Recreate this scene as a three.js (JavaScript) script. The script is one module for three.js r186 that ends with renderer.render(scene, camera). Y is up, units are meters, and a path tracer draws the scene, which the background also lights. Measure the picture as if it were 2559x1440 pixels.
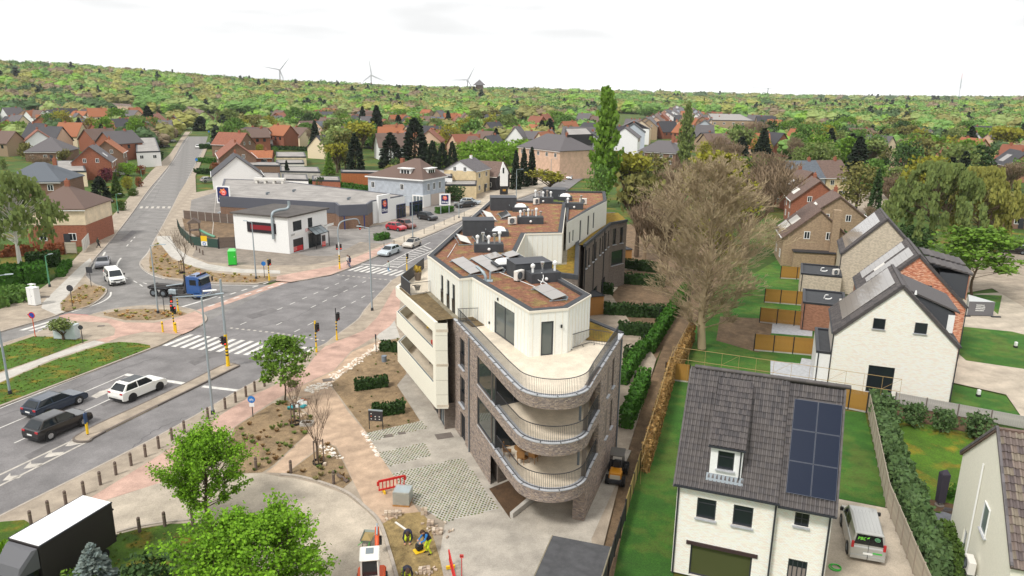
import*as THREE from 'three';
import{mergeGeometries}from 'three/addons/utils/BufferGeometryUtils.js';
import{ConvexGeometry}from 'three/addons/geometries/ConvexGeometry.js';
import{MarchingCubes}from 'three/addons/objects/MarchingCubes.js';
// ---------------------------------------------------------------- camera, sky, sun, exposure
const scene=new THREE.Scene();
const EYE=26,FOC=1850,ROLL=0.013,PITCH=Math.atan(492*Math.cos(ROLL)/FOC);
const camera=new THREE.PerspectiveCamera(2*Math.atan(720/FOC)*180/Math.PI,16/9,0.5,9000);
camera.position.set(0,EYE,0);
camera.rotation.set(-PITCH,0,ROLL,'YXZ');
const renderer=new THREE.WebGLRenderer({antialias:true});
renderer.toneMapping=THREE.LinearToneMapping;
renderer.toneMappingExposure=1.84;
renderer.shadowMap.enabled=true;
let seed=7;
function rnd(){seed=(seed+0x6d2b79f5)|0;let t=Math.imul(seed^(seed>>>15),1|seed);t=(t+Math.imul(t^(t>>>7),61|t))^t;return((t^(t>>>14))>>>0)/4294967296;}
const rr=(a,b)=>a+(b-a)*rnd(),pick=(a)=>a[Math.floor(rnd()*a.length)];
const sstep=(a,b,x)=>{const t=Math.min(1,Math.max(0,(x-a)/(b-a)));return t*t*(3-2*t);};
const HASH=new Float32Array(65536);for(let i=0;i<65536;i++)HASH[i]=rnd();
function vnoise(x,y,px,py,s=0){
const x0=Math.floor(x),y0=Math.floor(y),fx=x-x0,fy=y-y0,w=(a,p)=>((a%p)+p)%p;
const h=(a,b)=>HASH[(w(a,px)*157+w(b,py)*941+s*7919)&65535];
const u=fx*fx*(3-2*fx),v=fy*fy*(3-2*fy);
return(h(x0,y0)*(1-u)+h(x0+1,y0)*u)*(1-v)+(h(x0,y0+1)*(1-u)+h(x0+1,y0+1)*u)*v;
}
const fbm=(x,y,p,oct,s=0)=>{let a=0.5,t=0,n=0,f=1;for(let i=0;i<oct;i++){t+=a*vnoise(x*f,y*f,p*f,p*f,s+i);n+=a;a*=0.55;f*=2;}return t/n;};
{
const W=2048,H=1024,d=new Float32Array(W*H*4);
for(let j=0;j<H;j++){
const el=(j+0.5)/H*Math.PI-Math.PI/2,e=Math.max(0,el);
for(let i=0;i<W;i++){
const a=i/W,k=(j*W+i)*4;
const y=5.2*Math.log(1+e*14);
let c=fbm(a*24,y+0.6,24,4,3),c2=fbm(a*64,y*2.4+3,64,4,11);
let g=sstep(0.40,0.72,c*0.6+c2*0.4)*sstep(0.0,0.08,e);
let L=0.66-0.15*g;
d[k]=L*0.993;d[k+1]=L*0.998;d[k+2]=L;d[k+3]=1;
}
}
const t=new THREE.DataTexture(d,W,H,THREE.RGBAFormat,THREE.FloatType);
t.mapping=THREE.EquirectangularReflectionMapping;t.magFilter=THREE.LinearFilter;t.minFilter=THREE.LinearFilter;t.needsUpdate=true;
scene.background=t;scene.environment=t;
}
const sun=new THREE.DirectionalLight(new THREE.Color().setRGB(1,0.965,0.91),1.5);
sun.position.set(-140,260,60);sun.target.position.set(0,0,-90);
sun.castShadow=true;sun.shadow.radius=20;sun.shadow.mapSize.set(4096,4096);
Object.assign(sun.shadow.camera,{left:-220,right:220,top:220,bottom:-220,near:1,far:900});
scene.add(sun,sun.target);
// ---------------------------------------------------------------- survey: a sight line of the photograph meets the level y
const CR=Math.cos(ROLL),SR=Math.sin(ROLL),CP=Math.cos(PITCH),SP=Math.sin(PITCH);
function P(u,v,y=0){
const a=u-1279.5,b=720-v,X=a*CR-b*SR,Y=a*SR+b*CR;
const dx=X,dy=Y*CP-FOC*SP,dz=-Y*SP-FOC*CP,t=(y-EYE)/dy;
return new THREE.Vector3(dx*t,y,dz*t);
}
const P2=(u,v,y=0)=>{const p=P(u,v,y);return[p.x,p.z];};
const PP=(list,y=0)=>list.map(([u,v])=>P2(u,v,y));
const mpp=(u,v,y=0)=>P(u,v,y).distanceTo(new THREE.Vector3(0,EYE,0))/Math.hypot(FOC,u-1280,v-720);
// ---------------------------------------------------------------- materials
const lin=(c)=>{c/=255;return c<=0.04045?c/12.92:Math.pow((c+0.055)/1.055,2.4);};
const col=(r,g,b,k=1.55)=>new THREE.Color().setRGB(Math.min(0.85,lin(r)/k),Math.min(0.85,lin(g)/k),Math.min(0.85,lin(b)/k));
function texture(W,f,srgb=true){
const d=new Uint8Array(W*W*4);
for(let j=0;j<W;j++)for(let i=0;i<W;i++){const c=f(i/W,j/W),k=(j*W+i)*4;for(let q=0;q<3;q++)d[k+q]=Math.max(0,Math.min(255,c[q]*255));d[k+3]=255;}
const t=new THREE.DataTexture(d,W,W);t.wrapS=t.wrapT=THREE.RepeatWrapping;t.magFilter=THREE.LinearFilter;
if(srgb)t.colorSpace=THREE.SRGBColorSpace;t.needsUpdate=true;return t;
}
const g3=(v)=>[v,v,v];
const rep=(t,m,ang=0)=>{const c=t.clone();c.repeat.set(1/m,1/m);c.rotation=ang;c.needsUpdate=true;return c;};
const TX={};
TX.grain=texture(512,(x,y)=>g3(0.76+0.16*fbm(x*128,y*128,128,3,1)+0.16*fbm(x*8,y*8,8,4,5)));
TX.worn=texture(512,(x,y)=>{const a=fbm(x*6,y*6,6,5,21),b=fbm(x*160,y*160,160,2,2),s=fbm(x*3,y*9,3,4,9);return g3(0.62+0.3*a+0.16*b+0.06*s);});
TX.plank=texture(256,(x,y)=>g3(0.72+0.28*fbm(x*64,y*4,4,3,8)+0.06*rndAt(x,y)));
function rndAt(x,y){return HASH[(Math.floor(x*4096)*31+Math.floor(y*4096)*977)&65535];}
TX.soil=texture(512,(x,y)=>{const a=fbm(x*10,y*10,10,5,31),b=fbm(x*90,y*90,90,3,33);const v=0.55+0.35*a+0.25*(b-0.3);return[v,v*(0.96+0.05*b),v*0.94];});
TX.grass=texture(512,(x,y)=>{const a=fbm(x*7,y*7,7,5,41),b=fbm(x*140,y*140,140,2,43),c=sstep(0.5,0.75,fbm(x*5,y*5,5,5,47));const v=0.5+0.3*a+0.3*(b-0.2);return[v*(0.72+0.42*c),v*(0.95+0.02*c),v*(0.45+0.1*c)];});
TX.lawn=texture(512,(x,y)=>{const b=fbm(x*150,y*150,150,2,53),a=fbm(x*6,y*6,6,4,55),c=sstep(0.45,0.8,fbm(x*4,y*4,4,4,57)),v=0.55+0.3*b+0.25*a;return[v*(0.85+0.55*c),v*(1+0.08*c),v*(0.9+0.3*c)];});
TX.sedum=texture(512,(x,y)=>{const a=fbm(x*14,y*14,14,4,61),b=fbm(x*110,y*110,110,3,63),c=sstep(0.52,0.7,fbm(x*6,y*6,6,4,65));const v=0.45+0.35*a+0.5*(b-0.25);return[v*1.0,v*(0.70+0.16*c+0.1*b),v*(0.58+0.06*b)];});
TX.moss=texture(512,(x,y)=>{const a=fbm(x*10,y*10,10,4,71),b=fbm(x*120,y*120,120,3,73),c=fbm(x*5,y*5,5,3,75);const v=0.5+0.3*a+0.3*(b-0.3);return[v*(0.92+0.2*c),v*(0.95-0.05*c),v*0.42];});
TX.bumpF=texture(256,(x,y)=>g3(fbm(x*64,y*64,64,3,81)),false);
TX.mason=texture(512,(x,y)=>{const r=Math.floor(y*32),o=(r%2)*0.5,c=Math.floor(x*9+o),fy=y*32-r,fx=x*9+o-c;const j=fy<0.16||fx<0.05;const v=0.78+0.2*(HASH[(r*131+((c%9)*577))&65535]-0.4);return g3(j?0.86:v+0.06*(vnoise(x*200,y*200,200,200,4)-0.5));});
TX.faint=texture(256,(x,y)=>g3(0.95+0.05*fbm(x*40,y*40,40,3,77)));
const MATS={};
function mat(key,color,o={}){
if(MATS[key])return MATS[key];
const{tex,m=3,ang=0,bump,bm=1,phys,...rest}=o;
const C=phys?THREE.MeshPhysicalMaterial:THREE.MeshStandardMaterial;
const q=new C({color,roughness:0.85,...rest});q.name=key;
if(tex)q.map=rep(TX[tex],m,ang);
if(bump){q.bumpMap=rep(TX.bumpF,bm);q.bumpScale=bump;}
return(MATS[key]=q);
}
const plain=(key,r,g,b,rough=0.7,o={})=>mat(key,col(r,g,b,o.k??1.2),{roughness:rough,...(delete o.k,o)});
mat('asphalt',col(150,146,145,1.25),{tex:'worn',m:9,roughness:0.92,bump:0.004,bm:0.8});
mat('asphalt2',col(158,154,150,1.25),{tex:'worn',m:8,ang:0.4,roughness:0.92,bump:0.004,bm:0.8});
mat('pavers',col(196,180,160,1.2),{tex:'worn',m:5,ang:0.3,roughness:0.93,bump:0.008,bm:0.5});
mat('pinkpath',col(222,184,166,1.2),{tex:'worn',m:6,roughness:0.92,bump:0.003,bm:0.6});
mat('redpath',col(226,140,135,1.15),{tex:'worn',m:6,roughness:0.92});
mat('concrete',col(214,200,180,1.15),{tex:'worn',m:7,ang:0.7,roughness:0.9,bump:0.003});
mat('concrete2',col(205,196,182,1.2),{tex:'worn',m:6,ang:0.2,roughness:0.9,bump:0.003});
mat('concrete3',col(214,208,198,1.2),{tex:'grain',m:4,roughness:0.88});
mat('brickpath',col(218,188,160,1.15),{tex:'worn',m:4,ang:0.9,roughness:0.93,bump:0.006,bm:0.5});
mat('sand',col(206,180,128,1.2),{tex:'soil',m:3,roughness:1,bump:0.03});
mat('soil',col(202,174,140,1.25),{tex:'soil',m:5,roughness:1,bump:0.03});
mat('dirt',col(170,143,116,1.25),{tex:'soil',m:6,roughness:1,bump:0.03});
mat('darksoil',col(120,92,66,1.2),{tex:'soil',m:4,roughness:1,bump:0.03});
mat('grass',col(170,178,96,1.2),{tex:'grass',m:6,roughness:1,bump:0.05,bm:0.4});
mat('meadow',col(140,146,84,1.35),{tex:'grass',m:26,roughness:1});
mat('lawn',col(100,150,50,1.3),{tex:'lawn',m:7,roughness:1,bump:0.04,bm:0.3});
mat('yellowlawn',col(176,190,84,1.2),{tex:'grass',m:7,roughness:1,bump:0.04,bm:0.3});
mat('kerb',col(198,186,172,1.2),{tex:'grain',m:1.4,roughness:0.9});
mat('darkkerb',col(128,118,110,1.2),{tex:'grain',m:1.4,roughness:0.9});
mat('paint',col(248,244,236,1.15),{tex:'worn',m:3,roughness:0.75});
mat('oldpaint',col(226,218,206,1.2),{tex:'worn',m:2.5,roughness:0.8});
mat('sedum',col(226,208,196,1.25),{tex:'sedum',m:3.2,roughness:1,bump:0.05,bm:0.4});
mat('sedumgreen',col(214,196,130,1.15),{tex:'moss',m:4,roughness:1,bump:0.05,bm:0.4});
mat('sedumbrown',col(180,156,116,1.2),{tex:'soil',m:2.5,roughness:1,bump:0.05,bm:0.3});
mat('gravel',col(206,196,176,1.25),{tex:'soil',m:1.2,roughness:1,bump:0.03,bm:0.3});
mat('clad',col(243,239,230,1.0),{tex:'faint',m:2,roughness:0.55});
mat('clad2',col(236,228,212,1.02),{tex:'faint',m:2,roughness:0.6});
mat('panel',col(244,234,218,1.0),{tex:'faint',m:2,roughness:0.6});
mat('terrace',col(240,226,204,1.12),{tex:'grain',m:5,roughness:0.7});
mat('wood',col(196,140,74,1.1),{tex:'plank',m:2.4,roughness:0.75});
mat('bitumen',col(74,76,80,1.15),{tex:'grain',m:2,roughness:0.85});
mat('greyflat',col(190,184,178,1.3),{tex:'worn',m:9,roughness:0.9});
mat('mortar',col(136,124,114,1.15),{tex:'grain',m:1,roughness:0.95});
mat('brickdark',new THREE.Color(1,1,1),{roughness:0.9});
mat('mortarwhite',col(226,218,208,1.05),{roughness:0.95,tex:'faint',m:1});
mat('masonpink',col(206,150,122,1.1),{tex:'mason',m:2.05,roughness:0.95});
mat('masonbeige',col(206,178,146,1.1),{tex:'mason',m:2.05,roughness:0.95});
mat('masonred',col(190,120,92,1.1),{tex:'mason',m:2.05,roughness:0.95});
mat('masondark',col(140,128,118,1.0),{tex:'mason',m:2.05,roughness:0.95});
mat('masonbrown',col(160,126,104,1.1),{tex:'mason',m:2.05,roughness:0.95});
mat('render',col(242,240,236,1.0),{tex:'faint',m:3,roughness:0.85});
mat('rendergrey',col(192,200,210,1.05),{tex:'grain',m:5,roughness:0.85});
mat('rendercream',col(242,222,190,1.05),{tex:'grain',m:5,roughness:0.85});
mat('renderyellow',col(236,214,172,1.05),{tex:'grain',m:5,roughness:0.85});
mat('renderpink',col(226,190,164,1.05),{tex:'grain',m:5,roughness:0.85});
mat('blackwood',col(58,56,58,1.1),{tex:'plank',m:2,roughness:0.8});
mat('tiledark',col(96,90,90,1.35),{tex:'grain',m:1.1,roughness:0.62});
mat('tiledark2',col(108,101,99,1.35),{tex:'grain',m:1.1,roughness:0.62});
mat('tileblack',col(72,70,76,1.1),{tex:'mason',m:3,roughness:0.6});
mat('tilegrey',col(128,122,124,1.15),{tex:'mason',m:4,roughness:0.75});
mat('tilebrown',col(142,116,104,1.15),{tex:'mason',m:4,roughness:0.8});
mat('tileorange',col(206,128,84,1.15),{tex:'mason',m:4,roughness:0.8});
mat('tilered',col(178,110,84,1.15),{tex:'mason',m:4,roughness:0.8});
mat('tilebluegrey',col(120,128,138,1.15),{tex:'mason',m:4,roughness:0.7});
mat('glass',col(34,40,44,1),{roughness:0.06,phys:true,specularIntensity:1,ior:1.5});
mat('glassclear',new THREE.Color(0.92,0.96,0.95),{roughness:0.02,phys:true,transmission:1,thickness:0,ior:1.5});
mat('glasslight',col(120,130,134,1.1),{roughness:0.08,phys:true});
mat('anthracite',col(52,54,60,1.1),{roughness:0.5});
mat('black',col(34,34,36,1.1),{roughness:0.6});
mat('rubber',col(30,30,31,1.1),{roughness:0.9});
mat('white',col(240,240,238,1.1),{roughness:0.5});
mat('offwhite',col(226,222,214,1.1),{roughness:0.7});
mat('steel',col(170,182,188,1.2),{roughness:0.45,metalness:0.25});
mat('chrome',col(225,225,225,1.1),{roughness:0.2,metalness:0.9});
mat('zinc',col(120,128,134,1.1),{roughness:0.5,metalness:0.3});
mat('stone',col(206,208,212,1.15),{tex:'grain',m:1.5,roughness:0.8});
mat('solarblue',col(30,42,66,1.6),{roughness:0.35,phys:true,specularIntensity:0.25});
mat('solargrey',col(150,144,138,1.1),{roughness:0.16,phys:true,clearcoat:0.5});
mat('solardark',col(70,72,72,1.1),{roughness:0.14,phys:true,clearcoat:0.6});
mat('bark',col(110,92,74,1.1),{roughness:1,tex:'plank',m:1});
mat('yellow',col(244,200,30,1.1),{roughness:0.5});
mat('red',col(212,40,38,1.1),{roughness:0.5});
mat('orange',col(226,92,44,1.1),{roughness:0.5});
mat('blue',col(30,120,200,1.1),{roughness:0.5});
mat('green',col(40,190,50,1.1),{roughness:0.45});
const m_=(k)=>{if(!MATS[k])throw new Error('no material '+k);return MATS[k];};
// ---------------------------------------------------------------- objects
const TAKEN=new Map();
function numbered(n){const k=TAKEN.get(n)??0;TAKEN.set(n,k+1);return k?n+'_'+String(k).padStart(3,'0'):n;}
function tag(o,label,category,group){o.userData.label=label;o.userData.category=category;if(group)o.userData.group=group;return o;}
function thing(name,label,category,group,pos=[0,0,0],turn=0){
const o=new THREE.Group();o.name=numbered(name);scene.add(o);o.position.set(...pos);o.rotation.y=turn;return tag(o,label,category,group);
}
function part(name,geo,material,parent){
const o=new THREE.Mesh(geo,typeof material==='string'?m_(material):material);o.castShadow=o.receiveShadow=true;
o.name=parent?name:numbered(name);(parent??scene).add(o);return o;
}
function struct(name,geo,material){const o=part(name,geo,material);o.userData.kind='structure';return o;}
function stuff(name,geo,material,mats,colors,parent){
const o=new THREE.InstancedMesh(geo,typeof material==='string'?m_(material):material,mats.length);
mats.forEach((q,i)=>{o.setMatrixAt(i,q);if(colors)o.setColorAt(i,colors[i]);});
o.castShadow=o.receiveShadow=true;o.name=parent?name:numbered(name);o.userData.kind='stuff';(parent??scene).add(o);return o;
}
function copy(root,pos,turn,label,group){
const c=root.clone();c.name=numbered(root.name.replace(/_\d{3}$/,''));c.userData={...root.userData};scene.add(c);
if(pos)c.position.set(...pos);if(turn!==undefined)c.rotation.y=turn;if(label)c.userData.label=label;if(group)c.userData.group=group;return c;
}
// ---------------------------------------------------------------- geometries
const V=(x,y,z)=>new THREE.Vector3(x,y,z);
function raw(pos,uv){const g=new THREE.BufferGeometry();g.setAttribute('position',new THREE.Float32BufferAttribute(pos,3));g.setAttribute('uv',new THREE.Float32BufferAttribute(uv,2));g.computeVertexNormals();return g;}
const clean=(g)=>{const q=g.index?g.toNonIndexed():g;for(const k of Object.keys(q.attributes))if(!['position','normal','uv'].includes(k))q.deleteAttribute(k);if(!q.attributes.uv)q.setAttribute('uv',new THREE.Float32BufferAttribute(new Float32Array(q.attributes.position.count*2),2));return q;};
const merge=(...gs)=>mergeGeometries(gs.flat(9).map(clean));
function bx(w,h,d,x=0,y=0,z=0,ry=0,rx=0,rz=0){
const g=new THREE.BoxGeometry(w,h,d),u=g.attributes.uv,n=g.attributes.normal;
for(let i=0;i<u.count;i++){const ax=Math.abs(n.getX(i))>0.5,ay=Math.abs(n.getY(i))>0.5;u.setXY(i,u.getX(i)*(ax?d:w),u.getY(i)*(ay?d:h));}
g.translate(0,h/2,0);if(rx)g.rotateX(rx);if(rz)g.rotateZ(rz);if(ry)g.rotateY(ry);return g.translate(x,y,z);
}
function rbx(w,h,d,x,y,z,b=0.03){
const pts=[];for(const sx of[-1,1])for(const sy of[-1,1])for(const sz of[-1,1])for(let k=0;k<3;k++)pts.push(V(sx*(w/2-(k===0?0:b)),sy*(h/2-(k===1?0:b)),sz*(d/2-(k===2?0:b))));
return clean(new ConvexGeometry(pts)).translate(x,y+h/2,z);
}
const hull=(pts)=>clean(new ConvexGeometry(pts.map((p)=>V(...p))));
function cyl(r0,r1,h,x=0,y=0,z=0,n=12){return new THREE.CylinderGeometry(r1,r0,h,n).translate(x,y+h/2,z);}
function rod(a,b,r,n=6,r1=r,open=false){a=V(...a);b=V(...b);const d=b.clone().sub(a),L=d.length();const g=new THREE.CylinderGeometry(r1,r,L,n,1,open);g.translate(0,L/2,0);g.applyQuaternion(new THREE.Quaternion().setFromUnitVectors(V(0,1,0),d.normalize()));return g.translate(a.x,a.y,a.z);}
function tube(pts,r,n=5,seg){return new THREE.TubeGeometry(new THREE.CatmullRomCurve3(pts.map((p)=>V(...p))),seg??pts.length*4,r,n);}
const area2=(p)=>p.reduce((s,a,i)=>{const b=p[(i+1)%p.length];return s+a[0]*b[1]-b[0]*a[1];},0);
function capTris(poly,y,up,pos,uv){
const c=poly.map(([x,z])=>new THREE.Vector2(x,z));
for(let t of THREE.ShapeUtils.triangulateShape(c,[])){
const[a,b,d]=t.map((i)=>poly[i]);const s=(b[0]-a[0])*(d[1]-a[1])-(b[1]-a[1])*(d[0]-a[0]);
const o=(s>0)===up?[a,d,b]:[a,b,d];
for(const q of o){pos.push(q[0],y,q[1]);uv.push(q[0],-q[1]);}
}
}
function sheet(poly,y){const pos=[],uv=[];capTris(poly,y,true,pos,uv);return raw(pos,uv);}
function prism(poly,y0,y1,{top=true,bottom=false,sides=true}={}){
if(area2(poly)<0)poly=[...poly].reverse();
poly=[...poly].reverse();
const pos=[],uv=[];let s=0;
if(sides)poly.forEach((a,i)=>{
const b=poly[(i+1)%poly.length],L=Math.hypot(b[0]-a[0],b[1]-a[1]);
pos.push(a[0],y0,a[1],b[0],y0,b[1],b[0],y1,b[1],a[0],y0,a[1],b[0],y1,b[1],a[0],y1,a[1]);
uv.push(s,y0,s+L,y0,s+L,y1,s,y0,s+L,y1,s,y1);s+=L;
});
if(top)capTris(poly,y1,true,pos,uv);if(bottom)capTris(poly,y0,false,pos,uv);
return raw(pos,uv);
}
const outwardFix=(poly)=>area2(poly)<0?poly:[...poly].reverse();
function offsetLine(pts,d,closed){
const n=pts.length;return pts.map((p,i)=>{
const a=closed?pts[(i+n-1)%n]:pts[Math.max(0,i-1)],b=closed?pts[(i+1)%n]:pts[Math.min(n-1,i+1)];
let u=[p[0]-a[0],p[1]-a[1]],w=[b[0]-p[0],b[1]-p[1]];const lu=Math.hypot(...u),lw=Math.hypot(...w);if(!lu)u=w;if(!lw)w=u;
const e=Math.hypot(...u),f=Math.hypot(...w),n1=[-u[1]/e,u[0]/e],n2=[-w[1]/f,w[0]/f];let m=[n1[0]+n2[0],n1[1]+n2[1]];const q=Math.hypot(...m)||1;m=[m[0]/q,m[1]/q];
const k=d/Math.max(0.45,m[0]*n1[0]+m[1]*n1[1]);return[p[0]+m[0]*k,p[1]+m[1]*k];
});
}
function smooth(pts,per=6,closed=false){const c=new THREE.CatmullRomCurve3(pts.map(([x,z])=>V(x,0,z)),closed,'centripetal');return c.getPoints(pts.length*per).map((p)=>[p.x,p.z]);}
function ribbon(pts,w,y,w2){
const a=offsetLine(pts,-w/2),b=offsetLine(pts,(w2??w)/2),pos=[],uv=[];let s=0;
for(let i=0;i+1<pts.length;i++){
const L=Math.hypot(pts[i+1][0]-pts[i][0],pts[i+1][1]-pts[i][1]);
const q=[[a[i],s,0],[b[i],s,w],[b[i+1],s+L,w],[a[i],s,0],[b[i+1],s+L,w],[a[i+1],s+L,0]];
for(const[p,u,v]of q){pos.push(p[0],y,p[1]);uv.push(u,v);}s+=L;
}
const g=raw(pos,uv);if(g.attributes.normal.getY(0)<0)flip(g);return g;
}
function flip(g){for(const k of['position','uv']){const t=g.attributes[k],n=t.itemSize,A=t.array;for(let i=0;i<t.count;i+=3)for(let c=0;c<n;c++){const q=A[(i+1)*n+c];A[(i+1)*n+c]=A[(i+2)*n+c];A[(i+2)*n+c]=q;}}g.computeVertexNormals();return g;}
function bandWall(pts,y0,y1,t,closed){
const a=offsetLine(pts,-t/2,closed),b=offsetLine(pts,t/2,closed);
return prismAny(closed?null:[...a,...[...b].reverse()],y0,y1,a,b);
}
function prismAny(poly,y0,y1,a,b){if(poly)return prism(poly,y0,y1,{bottom:true});return merge(prism(a,y0,y1),prism(b,y0,y1));}
function dashes(pts,w,y,on,off,start=0){
const seg=[];let L=0;const cum=[0];for(let i=1;i<pts.length;i++){L+=Math.hypot(pts[i][0]-pts[i-1][0],pts[i][1]-pts[i-1][1]);cum.push(L);}
const at=(s)=>{let i=1;while(i<cum.length-1&&cum[i]<s)i++;const t=(s-cum[i-1])/(cum[i]-cum[i-1]);return[pts[i-1][0]+(pts[i][0]-pts[i-1][0])*t,pts[i-1][1]+(pts[i][1]-pts[i-1][1])*t];};
for(let s=start;s+on<L;s+=on+off)seg.push(ribbon([at(s),at(s+on)],w,y));return seg;
}
function wall(p0,p1,y0,y1,ops=[],depth=0.18,slope){
const L=Math.hypot(p1[0]-p0[0],p1[1]-p0[1]),d=[(p1[0]-p0[0])/L,(p1[1]-p0[1])/L],n=[-d[1],d[0]];
const S=[...new Set([0,L,...ops.flatMap((o)=>[o[0],o[1]])])].sort((a,b)=>a-b),H=[...new Set([y0,y1,...ops.flatMap((o)=>[o[2],o[3]])])].sort((a,b)=>a-b),pos=[],uv=[];
const pt=(s,h,q=0)=>[p0[0]+d[0]*s-n[0]*q,h,p0[1]+d[1]*s-n[1]*q];
const quad=(a,b,c,e,ua)=>{pos.push(...a,...b,...c,...a,...c,...e);uv.push(...ua[0],...ua[1],...ua[2],...ua[0],...ua[2],...ua[3]);};
for(let i=0;i+1<S.length;i++)for(let j=0;j+1<H.length;j++){
const sm=(S[i]+S[i+1])/2,hm=(H[j]+H[j+1])/2;if(ops.some((o)=>sm>o[0]&&sm<o[1]&&hm>o[2]&&hm<o[3]))continue;
quad(pt(S[i],H[j]),pt(S[i+1],H[j]),pt(S[i+1],H[j+1]),pt(S[i],H[j+1]),[[S[i],H[j]],[S[i+1],H[j]],[S[i+1],H[j+1]],[S[i],H[j+1]]]);
}
for(const[a,b,c,e]of ops){
const r=(s0,h0,s1,h1)=>quad(pt(s0,h0),pt(s1,h1),pt(s1,h1,depth),pt(s0,h0,depth),[[0,h0],[0,h1],[depth,h1],[depth,h0]]);
r(a,c,a,e);r(b,e,b,c);r(a,e,b,e);r(b,c,a,c);
}
return raw(pos,uv);
}
const dirOf=(p0,p1)=>{const L=Math.hypot(p1[0]-p0[0],p1[1]-p0[1]);return{L,d:[(p1[0]-p0[0])/L,(p1[1]-p0[1])/L],th:Math.atan2(-(p1[1]-p0[1]),p1[0]-p0[0])};};
const along=(p0,p1,s,out=0)=>{const{d}=dirOf(p0,p1);return[p0[0]+d[0]*s-d[1]*out,p0[1]+d[1]*s+d[0]*out];};
function frameGeo(w,h,t=0.06,dp=0.07,mul=[],tr=[]){
const g=[bx(w,t,dp,0,0,0),bx(w,t,dp,0,h-t,0),bx(t,h-2*t,dp,-w/2+t/2,t,0),bx(t,h-2*t,dp,w/2-t/2,t,0)];
for(const f of mul)g.push(bx(t*0.8,h-2*t,dp*0.8,-w/2+w*f,t,0));for(const f of tr)g.push(bx(w-2*t,t*0.8,dp*0.7,0,h*f,0));return merge(g);
}
function win(parent,p0,p1,[s0,s1,h0,h1],o={}){
const{th}=dirOf(p0,p1),q=along(p0,p1,(s0+s1)/2,-(o.recess??0.1)),w=s1-s0-0.004,h=h1-h0-0.004;
const f=part(o.name??'window',frameGeo(w,h,o.t??0.06,0.07,o.mul,o.tr),o.frame??'anthracite',parent);f.position.set(q[0],h0+0.002,q[1]);f.rotation.y=th;
part('pane',bx(w-0.06,h-0.06,0.02,0,0.03,-0.012),o.glass??'glass',f);
if(o.sill)part('sill',bx(w+0.16,0.06,0.24,0,-0.062,0.13+(o.recess??0.1)-0.1),o.sill,f);
return f;
}
const BRICK={m:[],c:[]};
function layBricks(store,p0,p1,y0,y1,ops,palette,bl=0.215,bh=0.052,j=0.012,proud=0.006){
const{L,th}=dirOf(p0,p1),q=new THREE.Quaternion().setFromAxisAngle(V(0,1,0),th);let row=0;
for(let y=y0;y+bh<=y1+0.02;y+=bh+j,row++){
for(let s=-(row%3)*(bl/3);s<L;s+=bl+j){
let a=Math.max(s,0.0),b=Math.min(s+bl,L);if(b-a<0.04)continue;
const ym=y+bh/2;let cut=false;
for(const o of ops)if(ym>o[2]&&ym<o[3]){if(a>=o[0]&&b<=o[1]){cut=true;break;}if(a<o[0]&&b>o[0])b=o[0];else if(a<o[1]&&b>o[1])a=o[1];}
if(cut||b-a<0.04)continue;
const c=along(p0,p1,(a+b)/2,0),pr=proud+rnd()*0.004;
store.m.push(new THREE.Matrix4().compose(V(c[0],y,c[1]),q,V(b-a,bh,pr*2)));store.c.push(pick(palette));
}
}
}
const UNIT=new THREE.BoxGeometry(1,1,1).translate(0,0.5,0);
const palette=(list,k=1.1,n=14,j=12)=>Array.from({length:n},(_,i)=>{const c=list[i%list.length],d=(rnd()-0.5)*2*j;return col(c[0]+d,c[1]+d,c[2]+d,k);});
// ================================================================ terrain, roads, pavements
const KT=0.12;
function hillAt(x,z){
const r=Math.hypot(x,z),az=Math.atan2(x,-z);
const ridge=4+38*sstep(0.12,-0.62,az)+4*Math.sin(az*9+1);
const far=sstep(620,1500,r)*ridge;
return far+(r>300?3*(fbm(x/240+50,z/240+50,128,3,91)-0.5)*sstep(300,700,r):0);
}
{
const R=[2,60,130,220,320,430,540,660,800,960,1150,1400,1750,2200,3000,4200,6200],N=72,pos=[],uv=[],v=(r,a)=>{const x=r*Math.sin(a),z=-r*Math.cos(a);return[x,-0.15+hillAt(x,z),z];};
for(let i=0;i+1<R.length;i++)for(let k=0;k<N;k++){
const a=k/N*Math.PI*2,b=(k+1)/N*Math.PI*2,q=[v(R[i],a),v(R[i],b),v(R[i+1],b),v(R[i+1],a)];
for(const j of[0,1,2,0,2,3]){pos.push(...q[j]);uv.push(q[j][0],q[j][2]);}
}
const g=raw(pos,uv);if(g.attributes.normal.getY(0)<0)flip(g);struct('ground',g,'meadow');
}
const block=(name,poly,m,y1=KT)=>struct(name,prism(poly,-0.14,y1),m);
let LV=0;
const over=(name,px,m,lv)=>struct(name,sheet(Array.isArray(px[0])?PP(px,KT):px,KT+0.004*lv),m);
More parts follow.
